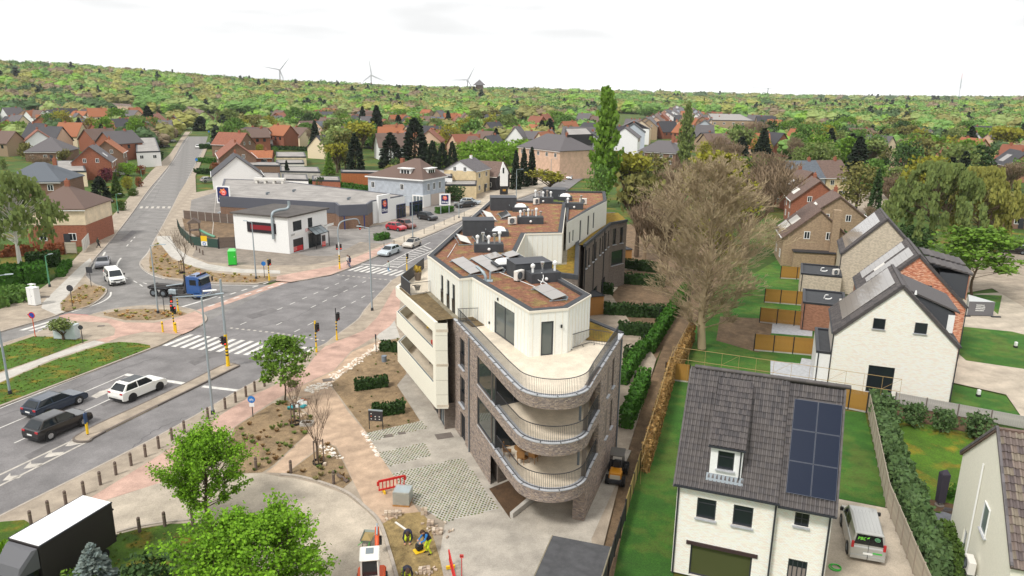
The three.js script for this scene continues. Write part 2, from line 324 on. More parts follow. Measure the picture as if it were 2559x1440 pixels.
// ---- asphalt: main road with the crossing, side road, slip road
const K1=[[-260,1430],[0,1294],[420,1080],[605,974],[690,929],[757,890],[780,876],[812,862],[830,848],[895,800],[912,776],[980,702]];
const mainRight=[...PP(K1),...[[1406,485],[1444,455],[1500,420],[1560,395]].map(([u,v])=>P2(u,v))];
const mainLeft=PP([[-260,1120],[0,1018],[380,871],[430,850],[500,817],[516,802],[690,712],[727,705],[827,687],[882,667],[945,640],[1007,612],[1055,595],[1130,563],[1200,530],[1331,484],[1406,445],[1460,418],[1530,390]]);
struct('road',sheet([...mainRight,...[...mainLeft].reverse()],0),'asphalt');
const sideL=PP([[475,330],[458,352],[425,410],[367,480],[327,537],[272,607],[230,655],[212,690],[232,742],[162,781],[132,793],[0,831],[-300,925]]);
const sideR=PP([[537,313],[522,332],[512,365],[475,440],[450,480],[425,530],[390,595],[368,637],[350,658],[364,678],[410,696],[515,708],[640,711],[700,712],[516,804],[485,776],[290,772],[232,787],[82,836],[0,862],[-300,960]]);
struct('road',sheet([...sideL,...[...sideR].reverse()],0.003),'asphalt2');
struct('road',sheet(PP([[475,331],[537,314],[600,300],[585,290],[530,305],[500,318]]),0.004),'asphalt2');
struct('road',ribbon(smooth(PP([[1483,437],[1545,404],[1620,378],[1700,352],[1760,318]])),11,-0.004),'asphalt2');
// ---- raised blocks
const blkLeft=[[232,787],[290,773],[350,766],[425,766],[485,777],[510,789],[515,801],[500,816],[455,837],[400,865],[375,874],[0,1018],[-260,1120],[-260,952],[0,863],[82,837],[150,809]];
block('pavement',PP(blkLeft),'pavers');
const blkNear=[...PP(K1),...PP([[1075,645],[1150,640],[1500,700],[1640,900],[1560,1160],[1500,1400],[1500,1700],[-260,1700]])];
block('pavement',blkNear,'pavers');
const blkIsl1=[[212,690],[236,712],[260,720],[266,729],[250,749],[215,769],[162,781],[132,793],[0,831],[-300,925],[-300,790],[0,775],[70,745],[150,690],[205,628],[243,590],[262,560],[300,520],[335,478],[378,428],[425,385],[452,345],[466,325],[478,328],[458,352],[425,410],[367,480],[327,537],[272,607],[230,655]];
block('pavement',PP(blkIsl1),'pavers');
const blkShop=[[450,480],[425,530],[390,595],[368,637],[350,658],[364,678],[410,696],[515,708],[640,711],[692,701],[727,705],[827,687],[882,667],[945,640],[1007,612],[1055,595],[1130,563],[1200,530],[1331,484],[1406,445],[1440,428],[1400,415],[1240,440],[1000,470],[545,472],[490,482],[488,440],[520,366],[512,366],[475,440]];
block('pavement',PP(blkShop),'pavers');
block('traffic_island',PP([[598,916],[580,911],[560,914],[472,957],[350,1015],[225,1073],[184,1099],[192,1106],[222,1105],[232,1097],[522,953]]),'pavers',0.13);
const kerbOn=(px,m='kerb',w=0.16,y=KT+0.012,cl)=>struct('kerb',bandWall(smooth(cl?[...PP(px),PP(px)[0]]:PP(px),4),-0.1,y,w),m);
kerbOn(K1.slice(0,6));kerbOn(K1.slice(6));kerbOn(blkLeft.slice(0,8));kerbOn(blkLeft.slice(10,13));kerbOn(blkLeft.slice(13));
kerbOn([[598,916],[580,911],[560,914],[472,957],[350,1015],[225,1073],[184,1099],[192,1106],[222,1105],[232,1097],[522,953]],'darkkerb',0.16,0.142,true);
kerbOn(blkIsl1.slice(0,10));kerbOn(blkIsl1.slice(22).concat([blkIsl1[0]]),'kerb');kerbOn(blkShop.slice(0,20));
// ---- sheets on the blocks
over('bicycle_path',[[145,791],[170,785],[230,789],[275,797],[312,806],[385,807],[437,796],[487,778],[510,790],[512,801],[497,813],[480,825],[455,836],[362,829],[300,842],[266,856],[237,851],[285,838],[288,822],[270,807],[190,803]],'pinkpath',2);
struct('bicycle_crossing',sheet(PP([[500,784],[487,777],[690,706],[727,704]]),0.008),'pinkpath');
struct('bicycle_crossing',sheet(PP([[147,790],[170,784],[234,788],[196,801]]),0.009),'redpath');
over('bicycle_path',[[690,702],[727,705],[827,687],[872,670],[945,636],[977,620],[977,606],[842,663],[760,678],[692,690]],'pinkpath',2);
over('bicycle_path',[[120,1310],[277,1246],[400,1207],[587,1066],[680,1004],[760,960],[835,925],[877,878],[935,843],[975,815],[995,790],[1002,745],[985,720],[945,790],[910,826],[812,866],[792,884],[767,918],[700,957],[622,993],[560,1032],[430,1118],[225,1245],[90,1318]],'pinkpath',2);
over('concrete_path',[[-260,1055],[0,955],[130,898],[262,856],[236,851],[130,886],[0,934],[-260,1028]],'concrete3',1);
over('concrete_path',[[140,787],[103,770],[105,757],[200,665],[225,645],[232,658],[205,695],[165,742],[150,757],[150,770],[160,781]],'concrete3',1);
over('concrete_path',[[390,590],[425,590],[440,618],[470,640],[520,660],[600,672],[700,676],[700,684],[600,682],[520,675],[460,660],[415,635],[395,610]],'concrete3',1);
over('verge',[[-260,965],[0,869],[82,841],[140,842],[222,850],[120,889],[0,930],[-260,1020]],'grass',3);
over('verge',[[-260,1060],[0,957],[130,902],[265,858],[300,855],[340,857],[374,863],[376,869],[0,1012],[-260,1110]],'grass',3);
over('planting_bed',[[258,788],[262,783],[317,773],[390,772],[450,778],[468,784],[455,789],[387,801],[312,800]],'soil',3);
over('planting_bed',[[152,776],[155,755],[178,732],[205,712],[236,714],[257,721],[262,729],[246,748],[212,767],[165,779]],'soil',3);
over('planting_bed',[[372,650],[377,625],[392,607],[402,612],[430,648],[470,662],[520,680],[600,688],[692,692],[690,698],[640,707],[515,704],[412,692],[376,678]],'soil',3);
over('planting_bed',[[587,1068],[680,1009],[720,1003],[780,1046],[767,1086],[735,1113],[685,1161],[655,1181],[600,1184],[560,1130]],'soil',3);
over('planting_bed',[[716,1183],[780,1136],[812,1108],[838,1118],[853,1146],[880,1201],[857,1221],[790,1203],[742,1191]],'soil',3);
over('parking_lane',[[700,1600],[640,1440],[600,1340],[520,1306],[425,1308],[350,1321],[292,1336],[180,1380],[0,1440],[-200,1520],[-200,1440],[110,1316],[277,1247],[400,1207],[560,1186],[655,1183],[702,1193],[740,1197],[790,1209],[865,1237],[915,1277],[945,1307],[975,1391],[992,1450],[1010,1600]],'concrete',3);
over('garden_grass',[[292,1337],[350,1322],[425,1310],[520,1308],[598,1342],[640,1442],[690,1600],[-200,1700],[-200,1525],[0,1444],[180,1382]],'grass',4);
over('verge',[[-200,1400],[0,1305],[60,1300],[90,1318],[0,1370],[-200,1450]],'grass',4);
kerbOn([[702,1191],[740,1195],[790,1207],[865,1235],[915,1275],[945,1305],[975,1390],[992,1450]],'kerb',0.2,KT+0.1);
kerbOn([[292,1336],[350,1321],[425,1309],[520,1307],[598,1341],[640,1441]],'kerb',0.16,KT+0.08);
over('brick_path',[[767,1086],[780,1046],[790,1000],[820,962],[836,976],[870,1030],[917,1083],[945,1133],[980,1184],[1030,1256],[1055,1290],[1060,1325],[945,1304],[915,1272],[882,1202],[855,1144],[840,1116],[812,1106],[775,1136],[714,1183],[665,1181],[690,1162],[738,1114]],'brickpath',1);
over('brick_path',[[700,962],[760,962],[835,927],[880,880],[950,850],[955,862],[880,915],[826,958],[800,985],[782,1042],[722,1001]],'brickpath',1);
over('front_yard',[[827,961],[878,918],[952,862],[953,853],[1000,846],[1015,935],[992,963],[1050,1052],[917,1082],[836,975]],'soil',2);
over('concrete_drive',[[992,963],[1015,935],[1060,960],[1180,1100],[1300,1060],[1520,1060],[1545,1119],[1578,1126],[1478,1347],[1500,1700],[1050,1700],[1090,1440],[1112,1305],[1030,1255],[980,1184],[915,1083],[1050,1053]],'concrete2',2);
over('pavement_strip',[[952,852],[1000,845],[985,800],[1010,760],[990,790],[940,842]],'concrete3',1);
over('work_trench',[[1000,1285],[1052,1280],[1070,1300],[1100,1400],[1120,1500],[1000,1500],[985,1400],[955,1310]],'sand',3);
over('bare_soil',[[1222,1222],[1275,1297],[1345,1246],[1300,1190]],'darksoil',3);
{
const fields=[[[915,1083],[1052,1053],[1067,1070],[927,1104]],[[945,1133],[1060,1107],[1077,1139],[970,1167]],[[980,1184],[1156,1145],[1180,1178],[1245,1272],[1112,1305],[1030,1256]]];
const ms=[],cs=[],inside=(p,poly)=>{let c=false;for(let i=0,j=poly.length-1;i<poly.length;j=i++){const[xi,zi]=poly[i],[xj,zj]=poly[j];if((zi>p[1])!==(zj>p[1])&&p[0]<(xj-xi)*(p[1]-zi)/(zj-zi)+xi)c=!c;}return c;};
const q=new THREE.Quaternion().setFromAxisAngle(V(0,1,0),0.35+Math.PI/4),ca=Math.cos(0.35),sa=Math.sin(0.35),greens=palette([[96,112,58],[120,122,70],[92,98,58],[126,118,78]],1.2,12,10);
for(const f of fields){
const poly=PP(f,KT),xs=poly.map((p)=>p[0]),zs=poly.map((p)=>p[1]);struct('grass_pavers',sheet(poly,KT+0.013),'concrete3');
for(let i=-70;i<70;i++)for(let k=-70;k<70;k++){const a=(i+(k&1)*0.5)*0.235,b=k*0.2,cx=(Math.min(...xs)+Math.max(...xs))/2+a*ca+b*sa,cz=(Math.min(...zs)+Math.max(...zs))/2-a*sa+b*ca;if(inside([cx,cz],poly)){ms.push(new THREE.Matrix4().compose(V(cx,KT+0.008,cz),q,V(rr(0.11,0.145),rr(0.012,0.02),rr(0.11,0.14))));cs.push(pick(greens));}}
}
stuff('grass_in_pavers',UNIT,mat('grasscell',new THREE.Color(1,1,1),{roughness:1}),ms,cs).userData.label='tufts of grass and soil filling the open cells of the concrete pavers';
}
// ---- right hand plots
const yard=(name,px,m,lv=0)=>struct(name,sheet(PP(px,0),-0.06+0.006*lv),m);
yard('dirt_path',[[1380,1560],[1478,1347],[1578,1126],[1622,960],[1662,850],[1705,755],[1760,660],[1830,660],[1760,770],[1700,870],[1665,945],[1560,1300],[1520,1560]],'dirt',1);
yard('garden_soil',[[1450,900],[1450,640],[1560,560],[1800,560],[1790,640],[1705,755],[1640,900],[1578,1126],[1530,1126]],'dirt',0);
yard('house_lawn',[[1560,1302],[1662,950],[1730,905],[1730,1000],[1700,1300],[1660,1620],[1500,1620]],'lawn',2);
yard('house_lawn',[[2060,1000],[2105,1025],[2162,1030],[2218,1268],[2095,1245],[2060,1240]],'lawn',2);
yard('driveway',[[2080,1244],[2098,1246],[2218,1269],[2285,1400],[2340,1560],[2060,1620],[2050,1300]],'concrete',2);
yard('back_lawn',[[1666,938],[1730,830],[1790,740],[1940,650],[2030,650],[2040,990],[1930,990],[1700,960]],'lawn',1);
yard('patio',[[1926,900],[2000,908],[2004,894],[2030,898],[2035,960],[2060,975],[2050,990],[1925,965]],'stone',3);
yard('patio',[[1932,797],[2032,805],[2030,840],[1928,832]],'stone',3);
yard('patio',[[2000,695],[2026,697],[2024,715],[1998,712]],'stone',3);
yard('bare_soil',[[1800,790],[1932,797],[1928,832],[1895,880],[1790,850]],'dirt',2);
const patch=mat('asphaltpatch',col(136,132,131,1.25),{tex:'worn',m:4,roughness:0.95}),seal=mat('sealant',col(92,90,90,1.25),{roughness:0.8});
for(const q of[[[610,790],[680,770],[700,776],[632,798]],[[470,905],[540,875],[556,882],[486,914]],[[60,1140],[150,1095],[166,1104],[76,1150]],[[300,600],[330,575],[342,580],[312,606]],[[820,735],[860,715],[874,720],[836,741]],[[250,1010],[285,994],[292,999],[258,1016]]])struct('road_repair',sheet(PP(q),0.007),patch);
for(const q of[[[0,1040],[120,1000],[260,940],[400,890]],[[300,1150],[380,1080],[470,1040]],[[560,850],[640,820],[720,800],[800,760]],[[330,560],[370,520],[400,470]],[[690,745],[780,722],[880,690]]])struct('road_seam',ribbon(smooth(PP(q),8).map(([x,z],i)=>[x+0.12*Math.sin(i*1.9),z+0.1*Math.cos(i*2.7)]),0.05,0.0095),seal);
yard('neighbour_lawn',[[2200,1020],[2260,1045],[2460,1080],[2400,1290],[2300,1270],[2250,1180]],'yellowlawn',2);
yard('garden_border',[[2225,1035],[2262,1048],[2460,1088],[2500,1060],[2230,1005]],'darksoil',3);
yard('garden_border',[[2270,1235],[2400,1262],[2395,1290],[2360,1278],[2280,1275]],'darksoil',3);
yard('slate_path',[[2290,1272],[2350,1282],[2362,1266],[2395,1272],[2370,1330],[2400,1480],[2420,1640],[2330,1640],[2310,1400]],plain('slate',118,120,126,0.8,{tex:'worn',m:3}),3);
yard('border',[[2170,1000],[2225,1010],[2300,1280],[2330,1640],[2290,1640],[2215,1265]],'darksoil',1);
yard('front_lawn',[[2400,815],[2530,828],[2620,850],[2620,930],[2415,900],[2392,880]],'lawn',3);
yard('front_lawn',[[2372,957],[2515,990],[2552,1040],[2470,1032],[2362,1012]],'lawn',3);
yard('paved_court',[[2385,770],[2420,735],[2500,730],[2620,800],[2620,1080],[2560,1050],[2515,985],[2380,955],[2372,1020],[2340,1010]],'concrete',2);
yard('road',[[2395,735],[2420,690],[2440,640],[2470,610],[2700,640],[2700,830],[2600,790],[2480,720]],'pavers',3);
yard('road',[[2150,560],[2110,520],[2120,480],[2160,470],[2240,490],[2200,540],[2220,600],[2190,620]],'pavers',3);
yard('front_lawn',[[2420,735],[2505,738],[2495,785],[2440,740]],'lawn',4);
// ---- supermarket car park and corner yard
over('car_park',[[500,600],[470,560],[478,500],[540,480],[600,560],[830,560],[900,570],[990,555],[1060,520],[1130,500],[1195,505],[1200,518],[1125,552],[1020,592],[965,610],[900,605],[830,640],[770,640],[600,600]],mat('lot',col(166,160,154,1.25),{tex:'worn',m:7,roughness:0.93}),2);
over('paved_yard',[[480,640],[500,600],[590,600],[770,632],[830,620],[975,595],[978,602],[905,632],[812,656],[760,664],[600,662],[520,655]],mat('yardpave',col(168,156,142,1.25),{tex:'worn',m:4,roughness:0.95,bump:0.006}),1);
over('forecourt',[[1195,505],[1240,470],[1330,455],[1400,436],[1400,445],[1330,478],[1200,525]],'concrete',2);
over('footpath',[[978,600],[1060,572],[1125,545],[1200,512],[1270,490],[1330,470],[1406,440],[1406,444],[1331,481],[1200,527],[1130,560],[1055,592],[1007,609]],'concrete',3);
over('play_yard',[[455,545],[590,560],[592,598],[500,596],[462,575]],'dirt',3);
// ---- painted markings
const RY=0.012;
function marks(name,geos,m='paint',pname='line'){const g=new THREE.Group();g.name=numbered(name);g.userData.kind='structure';scene.add(g);geos.forEach((q)=>part(pname,q,m,g));return g;}
const ln=(px,w=0.14,y=RY)=>ribbon(PP(px),w,y),sm=(px,w=0.14,y=RY)=>ribbon(smooth(PP(px),6),w,y);
marks('edge_marking',[ln([[-260,1122],[0,1021],[382,870]]),sm([[-260,1424],[0,1289],[418,1077],[600,973]]),sm([[905,795],[921,775],[986,703]]),sm([[812,864],[834,850],[900,801]],0.1)]);
marks('lane_marking',[ln([[-200,1150],[0,1070],[310,938]]),ln([[35,1108],[292,990]])]);
marks('stop_line',[ln([[312,936],[466,960]],0.5),ln([[506,966],[597,977]],0.45),ln([[452,768],[542,741]],0.4)],'paint','bar');
marks('hatching',[ln([[182,1101],[0,1187],[-200,1285]],0.2),ln([[215,1106],[0,1214],[-200,1318]],0.2),...[[0,0],[52,-28],[104,-56],[-52,30]].map(([a,b])=>sheet(PP([[58+a,1172+b],[77+a,1153+b],[78+a,1160+b],[108+a,1158+b],[100+a,1165+b],[72+a,1171+b]]),RY))],'oldpaint');
marks('lane_arrow',[sheet(PP([[227,991],[250,978],[268,974],[268,983],[240,996]]),RY),sheet(PP([[250,980],[283,967],[284,969],[266,979]]),RY+0.004)],'oldpaint','arrow');
for(const row of[[[692,775],[750,750],[825,717],[880,693]],[[777,769],[829,744],[895,712],[925,697]],[[852,772],[899,747],[945,722]],[[600,812],[640,795]],[[690,813],[725,796]],[[735,830],[805,795]]])
marks('lane_marking',dashes(PP(row),0.13,RY,1.1,1.5),'paint','dash');
marks('guide_dots',[...dashes(PP([[575,820],[687,832],[812,852]]),0.3,RY,0.34,0.4),...dashes(PP([[842,687],[990,702]]),0.3,RY,0.4,0.45)],'oldpaint','dot');
function zebra(a,b,top,n,sw=0.5,m='paint'){
const A=P(...a),B=P(...b),T=P(...top),e=T.clone().sub(A),s=B.clone().sub(A).multiplyScalar(1/(n-1)),gs=[];
const w=s.clone().multiplyScalar(sw);for(let i=0;i<n;i++){const p=A.clone().addScaledVector(s,i);gs.push(sheet([[p.x,p.z],[p.x+w.x,p.z+w.z],[p.x+w.x+e.x,p.z+w.z+e.z],[p.x+e.x,p.z+e.z]],RY));}
marks('zebra_crossing',gs,m,'stripe');
}
zebra([405,864],[748,903],[474,836],16);zebra([868,676],[985,690],[903,664],9);zebra([46,826],[92,828],[132,800],3);zebra([348,521],[418,521],[351,516],6,0.5,'oldpaint');
{
const gs=[ln([[958,664],[1015,634],[1075,606]],0.2),ln([[992,670],[1040,645],[1085,625]],0.2),ln([[903,660],[992,668]],0.4)];
for(let i=0;i<11;i++){const t=i/11;gs.push(ln([[963+t*105,663-t*52],[1000+t*85,661-t*42]],0.28));}marks('hatching',gs);
}
marks('edge_marking',[sm([[391,592],[370,632],[351,656],[357,672],[384,689],[412,697]],0.3),sm([[277,730],[274,741],[250,757],[178,780]],0.22),sm([[430,697],[515,711],[640,714]],0.16),sm([[236,790],[292,775],[352,768],[425,768]],0.14),sm([[302,645],[295,655],[290,670]],0.25),sm([[0,829],[80,806],[130,794]],0.12),sm([[0,865],[84,838],[150,811]],0.15),ln([[262,630],[257,640]],0.3),sm([[239,655],[231,672]],0.25)]);
marks('lane_marking',[[[312,693],[318,698]],[[333,702],[342,707]],[[349,711],[356,716]],[[357,707],[367,710]],[[337,592],[334,596]],[[330,600],[326,605]],[[320,611],[316,616]]].map((q)=>ln(q,0.18)),'paint','dash');
marks('edge_marking',[sm([[1007,616],[1055,598],[1130,566],[1200,533],[1331,487],[1406,448]],0.14),sm([[360,500],[425,415],[472,340]],0.1),sm([[443,500],[470,445],[510,365]],0.1)],'oldpaint');
marks('bicycle_crossing_marking',[...dashes(PP([[520,766],[715,706]]),0.3,RY,1.0,1.0),...dashes(PP([[545,745],[690,700]]),0.3,RY,1.0,1.0)],'paint','dash');
marks('parking_marking',[[[960,612],[990,622]],[[1000,598],[1030,604]],[[1060,572],[1090,577]],[[1130,520],[1170,528]],[[540,485],[530,590]]].map((q)=>ribbon(PP(q,KT),0.12,KT+0.02)),'oldpaint');
for(const[u,v,w]of[[108,743,1.4],[1004,1083,0.6],[970,1090,0.7],[820,950,1.0],[252,815,0.7],[1110,1090,1.3]]){const p=P(u,v,KT);const g=part('drain_cover',bx(w,0.014,w*0.7,p.x,KT+0.012,p.z,0.35),'darkkerb');tag(g,'flat dark metal drain cover set in the paving','drain cover','drain covers in the paving');}
// ================================================================ the wedge shaped apartment building
const Lp=(z)=>[-3.88+0.3558*(z+52.48),z],Rp=(z)=>[8.06-0.3424*(z+50.81),z];
const apt=thing('apartment_building','wedge shaped dark brick apartment building with rounded balconies and a cream clad penthouse','building');
const TIP=(()=>{
const apex=[2.5,-34.56],r=2.3,a=19.25*Math.PI/180,c=[apex[0]+0.01,apex[1]-r/Math.sin(a)];
const res=[];const t0=Math.PI-0.342,t1=0.33;
for(let i=0;i<=22;i++){const t=t0+(t1-t0)*i/22;res.push([c[0]+r*Math.cos(t+0),c[1]+r*Math.sin(t)]);}
return res;
})();
const outline=(zl,zr)=>[Lp(zl),Lp(-42.2),...TIP,Rp(-42.2),Rp(zr)];
const brickPal=palette([[150,136,126],[132,118,110],[162,146,132],[116,106,102],[140,128,120],[150,134,120]],0.98,24,9);
const aptBricks={m:[],c:[]};
{
const l0=Lp(-56.5),l1=Lp(-45.2),SL=(z)=>(z+56.5)*Math.hypot(0.3558,1);
const opsL=[[SL(-52.4),SL(-51.15),3.02,5.25],[SL(-52.4),SL(-51.15),6.05,8.3],[SL(-52.3),SL(-51.1),0.1,2.35],[SL(-48.15),SL(-45.2)+0.001,3.24,5.42],[SL(-48.15),SL(-45.2)+0.001,6.31,8.36]];
part('wall',wall(l0,l1,0,9.1,opsL,0.25),'mortar',apt);
layBricks(aptBricks,l0,l1,0.02,9.08,opsL,brickPal);
opsL.slice(0,2).forEach((o)=>{const f=win(apt,l0,l1,o,{mul:[0.5],recess:0.14,sill:'stone'});part('glass_balustrade',bx(o[1]-o[0]-0.02,1.05,0.03,0,0.0,0.1),plain('tintglass',40,42,48,0.08,{phys:true}),f);});
win(apt,l0,l1,opsL[2],{mul:[0.5],name:'door',recess:0.14});
const w0=Lp(-48.15),w1=Lp(-44.45);
for(const y of[3.24,6.31]){const L=dirOf(w0,w1).L;win(apt,w0,w1,[0,L,y,y+2.06],{t:0.07,recess:0.08,glass:mat('bigpane',col(60,66,64,1),{phys:true,roughness:0.04,specularIntensity:1})});}
for(const[y0,y1,zl,zr]of[[2.38,3.14,-45.2,-44.0],[5.42,6.21,-48.1,-44.0],[8.36,9.12,-48.1,-50.8]]){
const ol=outline(y0<3?-45.2:-45.2,zr),inner=offsetLine(ol,-0.24);
part('brick_band',prism([...ol,...[...inner].reverse()],y0,y1,{bottom:true}),'mortar',apt);
for(let i=0;i+1<ol.length;i++)layBricks(aptBricks,ol[i],ol[i+1],y0+0.01,y1,[],brickPal);
const cl=outline(y0<3?-48.1:y0<8?-48.1:-54.2,y0<8?-44.0:-50.85),co=offsetLine(cl,0.04),ci=offsetLine(cl,-0.34);
part('coping',prism([...co,...[...ci].reverse()],y1+0.002,y1+0.07,{bottom:true}),'stone',apt);
const sl=offsetLine(outline(-46.6,-46.6),-0.25);
part('balcony_floor',prism(sl,y0+0.06,y1-0.04,{bottom:true}),'terrace',apt);
}
const r0=Rp(-40.9),r1=Rp(-50.81),SR_=(z)=>(-40.9-z)*Math.hypot(0.3424,1),rb=Rp(-44.0);
const opsR=[[SR_(-45.9),SR_(-46.5),3.25,5.35],[SR_(-47.5),SR_(-48.1),3.25,5.35],[SR_(-45.9),SR_(-46.5),6.3,8.4],[SR_(-47.5),SR_(-48.1),6.3,8.4],[-0.001,SR_(-44.0),2.38,9.2]];
part('wall',wall(r0,r1,0,9.1,opsR,0.3),'mortar',apt);layBricks(aptBricks,r0,r1,0.02,9.08,opsR,brickPal);
opsR.slice(0,4).forEach((o)=>win(apt,r0,r1,o,{recess:0.16,sill:'stone',t:0.05}));
const ri=offsetLine([r0,r1],-0.75),pier=[ri[0],r0];
part('pier',prism([r0,Rp(-44.4),offsetLine([Rp(-44.4),r1],-0.75)[0],ri[0]],0,2.38),'mortar',apt);
layBricks(aptBricks,pier[0],pier[1],0.02,2.36,[],brickPal);
for(const y of[3.1,6.17]){const a=Rp(-44.0),b=offsetLine([a,r1],-0.3)[0],e=[b[0]-0.25,-46.9];part('wall',prism([a,b,e,Rp(-46.9)],y,y+2.3),'mortar',apt);layBricks(aptBricks,b,a,y+0.1,y+2.25,[],brickPal);layBricks(aptBricks,e,b,y+0.1,y+2.25,[],brickPal);}
for(const y of[3.12,6.19]){
const a=Lp(-44.45),b=[2.3,-46.3],c=[5.4,-46.6];
win(apt,a,b,[0.02,dirOf(a,b).L,y,y+2.22],{t:0.08,mul:[0.36,0.7],recess:0,glass:'glass'});
part('wall',wall(b,c,y,y+2.3),'masondark',apt);
}
part('wall',prism([[Lp(-56.5)[0]+0.6,-56.5],[Lp(-48.3)[0]+0.6,-48.6],[Lp(-48.3)[0]+1.5,-47.4],[2.2,-46.9],[Rp(-47)[0]-0.9,-47],[Rp(-50.8)[0]-0.6,-50.6],[5.6,-57],[2,-66],[-5.5,-60]],2.4,9.0),'masondark',apt);
part('carport_wall',prism([[Lp(-56.5)[0]+0.5,-56.5],[Lp(-45.22)[0]+0.5,-45.4],[-0.3,-45.8],[1.2,-47.5],[5.0,-48.6],[Rp(-50.8)[0]-0.5,-50.7],[5.6,-57],[2,-66],[-5.5,-60]],0,2.42),'masondark',apt);
part('ramp_wall',prism([[0.05,-41.2],[0.25,-41.1],[1.75,-43.3],[1.5,-43.5]],0.1,0.5),'concrete3',apt);
for(const y of[3.1,6.17])part('column',cyl(0.08,0.08,2.3,4.35,y,-42.6,12),'zinc',apt);
for(const p of[along(l0,l1,SL(-49.9),0.07),along(r0,r1,SR_(-50.1),0.07),along(l0,l1,0.5,0.07)])part('downpipe',cyl(0.05,0.05,9.0,p[0],0,p[1],10),'zinc',apt);
}
function railing(parent,pts,y,h=1.0,step=0.115,cap='anthracite'){
const rail=part('railing',merge(bandWall(pts,y+h,y+h+0.035,0.045),bandWall(pts,y+0.06,y+0.085,0.03)),cap,parent);
const bar=railing.bar??=cyl(0.009,0.009,1,0,0,0,4);let acc=0;
for(let i=0;i+1<pts.length;i++){const{L}=dirOf(pts[i],pts[i+1]);let s=acc;for(;s<L;s+=step){const p=along(pts[i],pts[i+1],s);const b=part('baluster',bar,cap,rail);b.position.set(p[0],y,p[1]);b.scale.set(1,h,1);}acc=s-L;}
const foot=railing.foot??=bx(0.05,0.03,0.16);let run=0;for(let i=0;i+1<pts.length;i++){const{L,th}=dirOf(pts[i],pts[i+1]);for(;run<L;run+=1.15){const p=along(pts[i],pts[i+1],run,0.1);const b=part('foot',foot,cap,rail);b.position.set(p[0],y,p[1]);b.rotation.y=th;}run-=L;}
return rail;
}
for(const[y,zl,zr]of[[3.2,-44.3,-44.0],[6.27,-44.3,-44.0]])railing(apt,offsetLine(outline(zl,zr),-0.1),y);
railing(apt,offsetLine(outline(-53.2,-49.4),-0.1),9.19);
{
const pent=[[-7.26,-61.9],[-6.99,-61.49],[-3.97,-54.01],[-3.04,-54.56],[1.14,-45.75],[3.70,-46.60],[5.51,-49.95],[0.33,-63.7],[1.23,-72.68],[5.0,-73.4],[6.8,-94.7],[-2.85,-96.6]];
const W=[];
const clad=(a,b,y0,y1,ops,m='clad')=>{
part('cladding',wall(a,b,y0,y1,ops,0.16),m,apt);const{L,th}=dirOf(a,b),q=new THREE.Quaternion().setFromAxisAngle(V(0,1,0),th);
for(let s=0.25;s<L;s+=0.5+0.04*((s*7)%1)){let lo=y0;for(const o of ops)if(s>o[0]-0.03&&s<o[1]+0.03){lo=o[3]+0.02;if(o[2]>y0+0.3){const p=along(a,b,s);W.push(new THREE.Matrix4().compose(V(p[0],y0,p[1]),q,V(0.028,o[2]-y0,0.05)));}}if(y1-lo<0.1)continue;const p=along(a,b,s);W.push(new THREE.Matrix4().compose(V(p[0],lo,p[1]),q,V(0.028,y1-lo-0.14,0.05)));}
};
const tall=[[3.1,3.85,9.2,11.5],[4.75,5.5,9.2,11.5],[6.2,6.95,9.2,11.5]];
clad(pent[1],pent[2],9.0,12.28,tall);tall.forEach((o)=>{const f=win(apt,pent[1],pent[2],o,{t:0.05,recess:0.1});part('glass_balustrade',bx(0.72,1.1,0.03,0,0,0.12),'tintglass' in MATS?m_('tintglass'):'glass',f);});
clad(pent[0],pent[1],9.0,12.28,[]);clad(pent[2],pent[3],9.0,12.28,[]);
const slide=[4.15,7.55,9.13,11.55];clad(pent[3],pent[4],9.0,12.28,[slide]);win(apt,pent[3],pent[4],slide,{name:'sliding_door',mul:[0.5],t:0.09,recess:0.1,glass:mat('slidepane',col(92,98,96,1),{phys:true,roughness:0.05})});
const door=[0.85,1.72,9.13,11.5];clad(pent[4],pent[5],9.0,12.28,[door]);win(apt,pent[4],pent[5],door,{name:'glass_door',t:0.08,recess:0.08,glass:m_('slidepane')});
clad(pent[5],pent[6],9.0,12.28,[]);clad(pent[6],pent[7],9.0,12.28,[]);clad(pent[7],pent[8],9.0,12.28,[]);clad(pent[8],pent[9],9.0,12.28,[]);clad(pent[9],pent[10],9.0,12.28,[[4,4.6,9.6,11.6],[9,9.6,9.6,11.6]]);clad(pent[11],pent[0],0,12.28,[]);
for(const[s,y]of[[0.55,10.2]]){const p=along(pent[3],pent[4],3.4,0.06);part('wall_lamp',bx(0.1,0.16,0.1,p[0],9.6,p[1]),'black',apt);}
{const p=along(pent[4],pent[5],2.25,0.06),q=along(pent[3],pent[4],4.9,0.06);part('wall_lamp',bx(0.12,0.2,0.1,p[0],11.0,p[1]),'black',apt);part('wall_lamp',bx(0.12,0.2,0.1,q[0],11.75,q[1]),'black',apt);}
const pin=offsetLine(pent,-0.24,true);
const ring=(poly,y0,y1,t,m,name='parapet')=>{const o=offsetLine(poly,m==='bitumen'?-0.03:0.02,true),i=offsetLine(poly,-t,true);part(name,merge(prism(o,y0,y1,{top:false}),prism(i,y0,y1,{top:false}),ribbonClosed(o,i,y1)),m,apt);};
function ribbonClosed(o,i,y){const pos=[],uv=[];o.forEach((a,k)=>{const b=o[(k+1)%o.length],c=i[(k+1)%o.length],d=i[k];for(const p of[a,b,c,a,c,d]){pos.push(p[0],y,p[1]);uv.push(p[0],p[1]);}});const g=raw(pos,uv);if(g.attributes.normal.getY(0)<0)flip(g);return g;}
ring(pent,11.9,12.33,0.46,'bitumen');ring(offsetLine(pent,0.03,true),12.14,12.3,0.05,'clad2','roof_edge');
part('green_roof',sheet(pin,12.1),'sedum',apt);
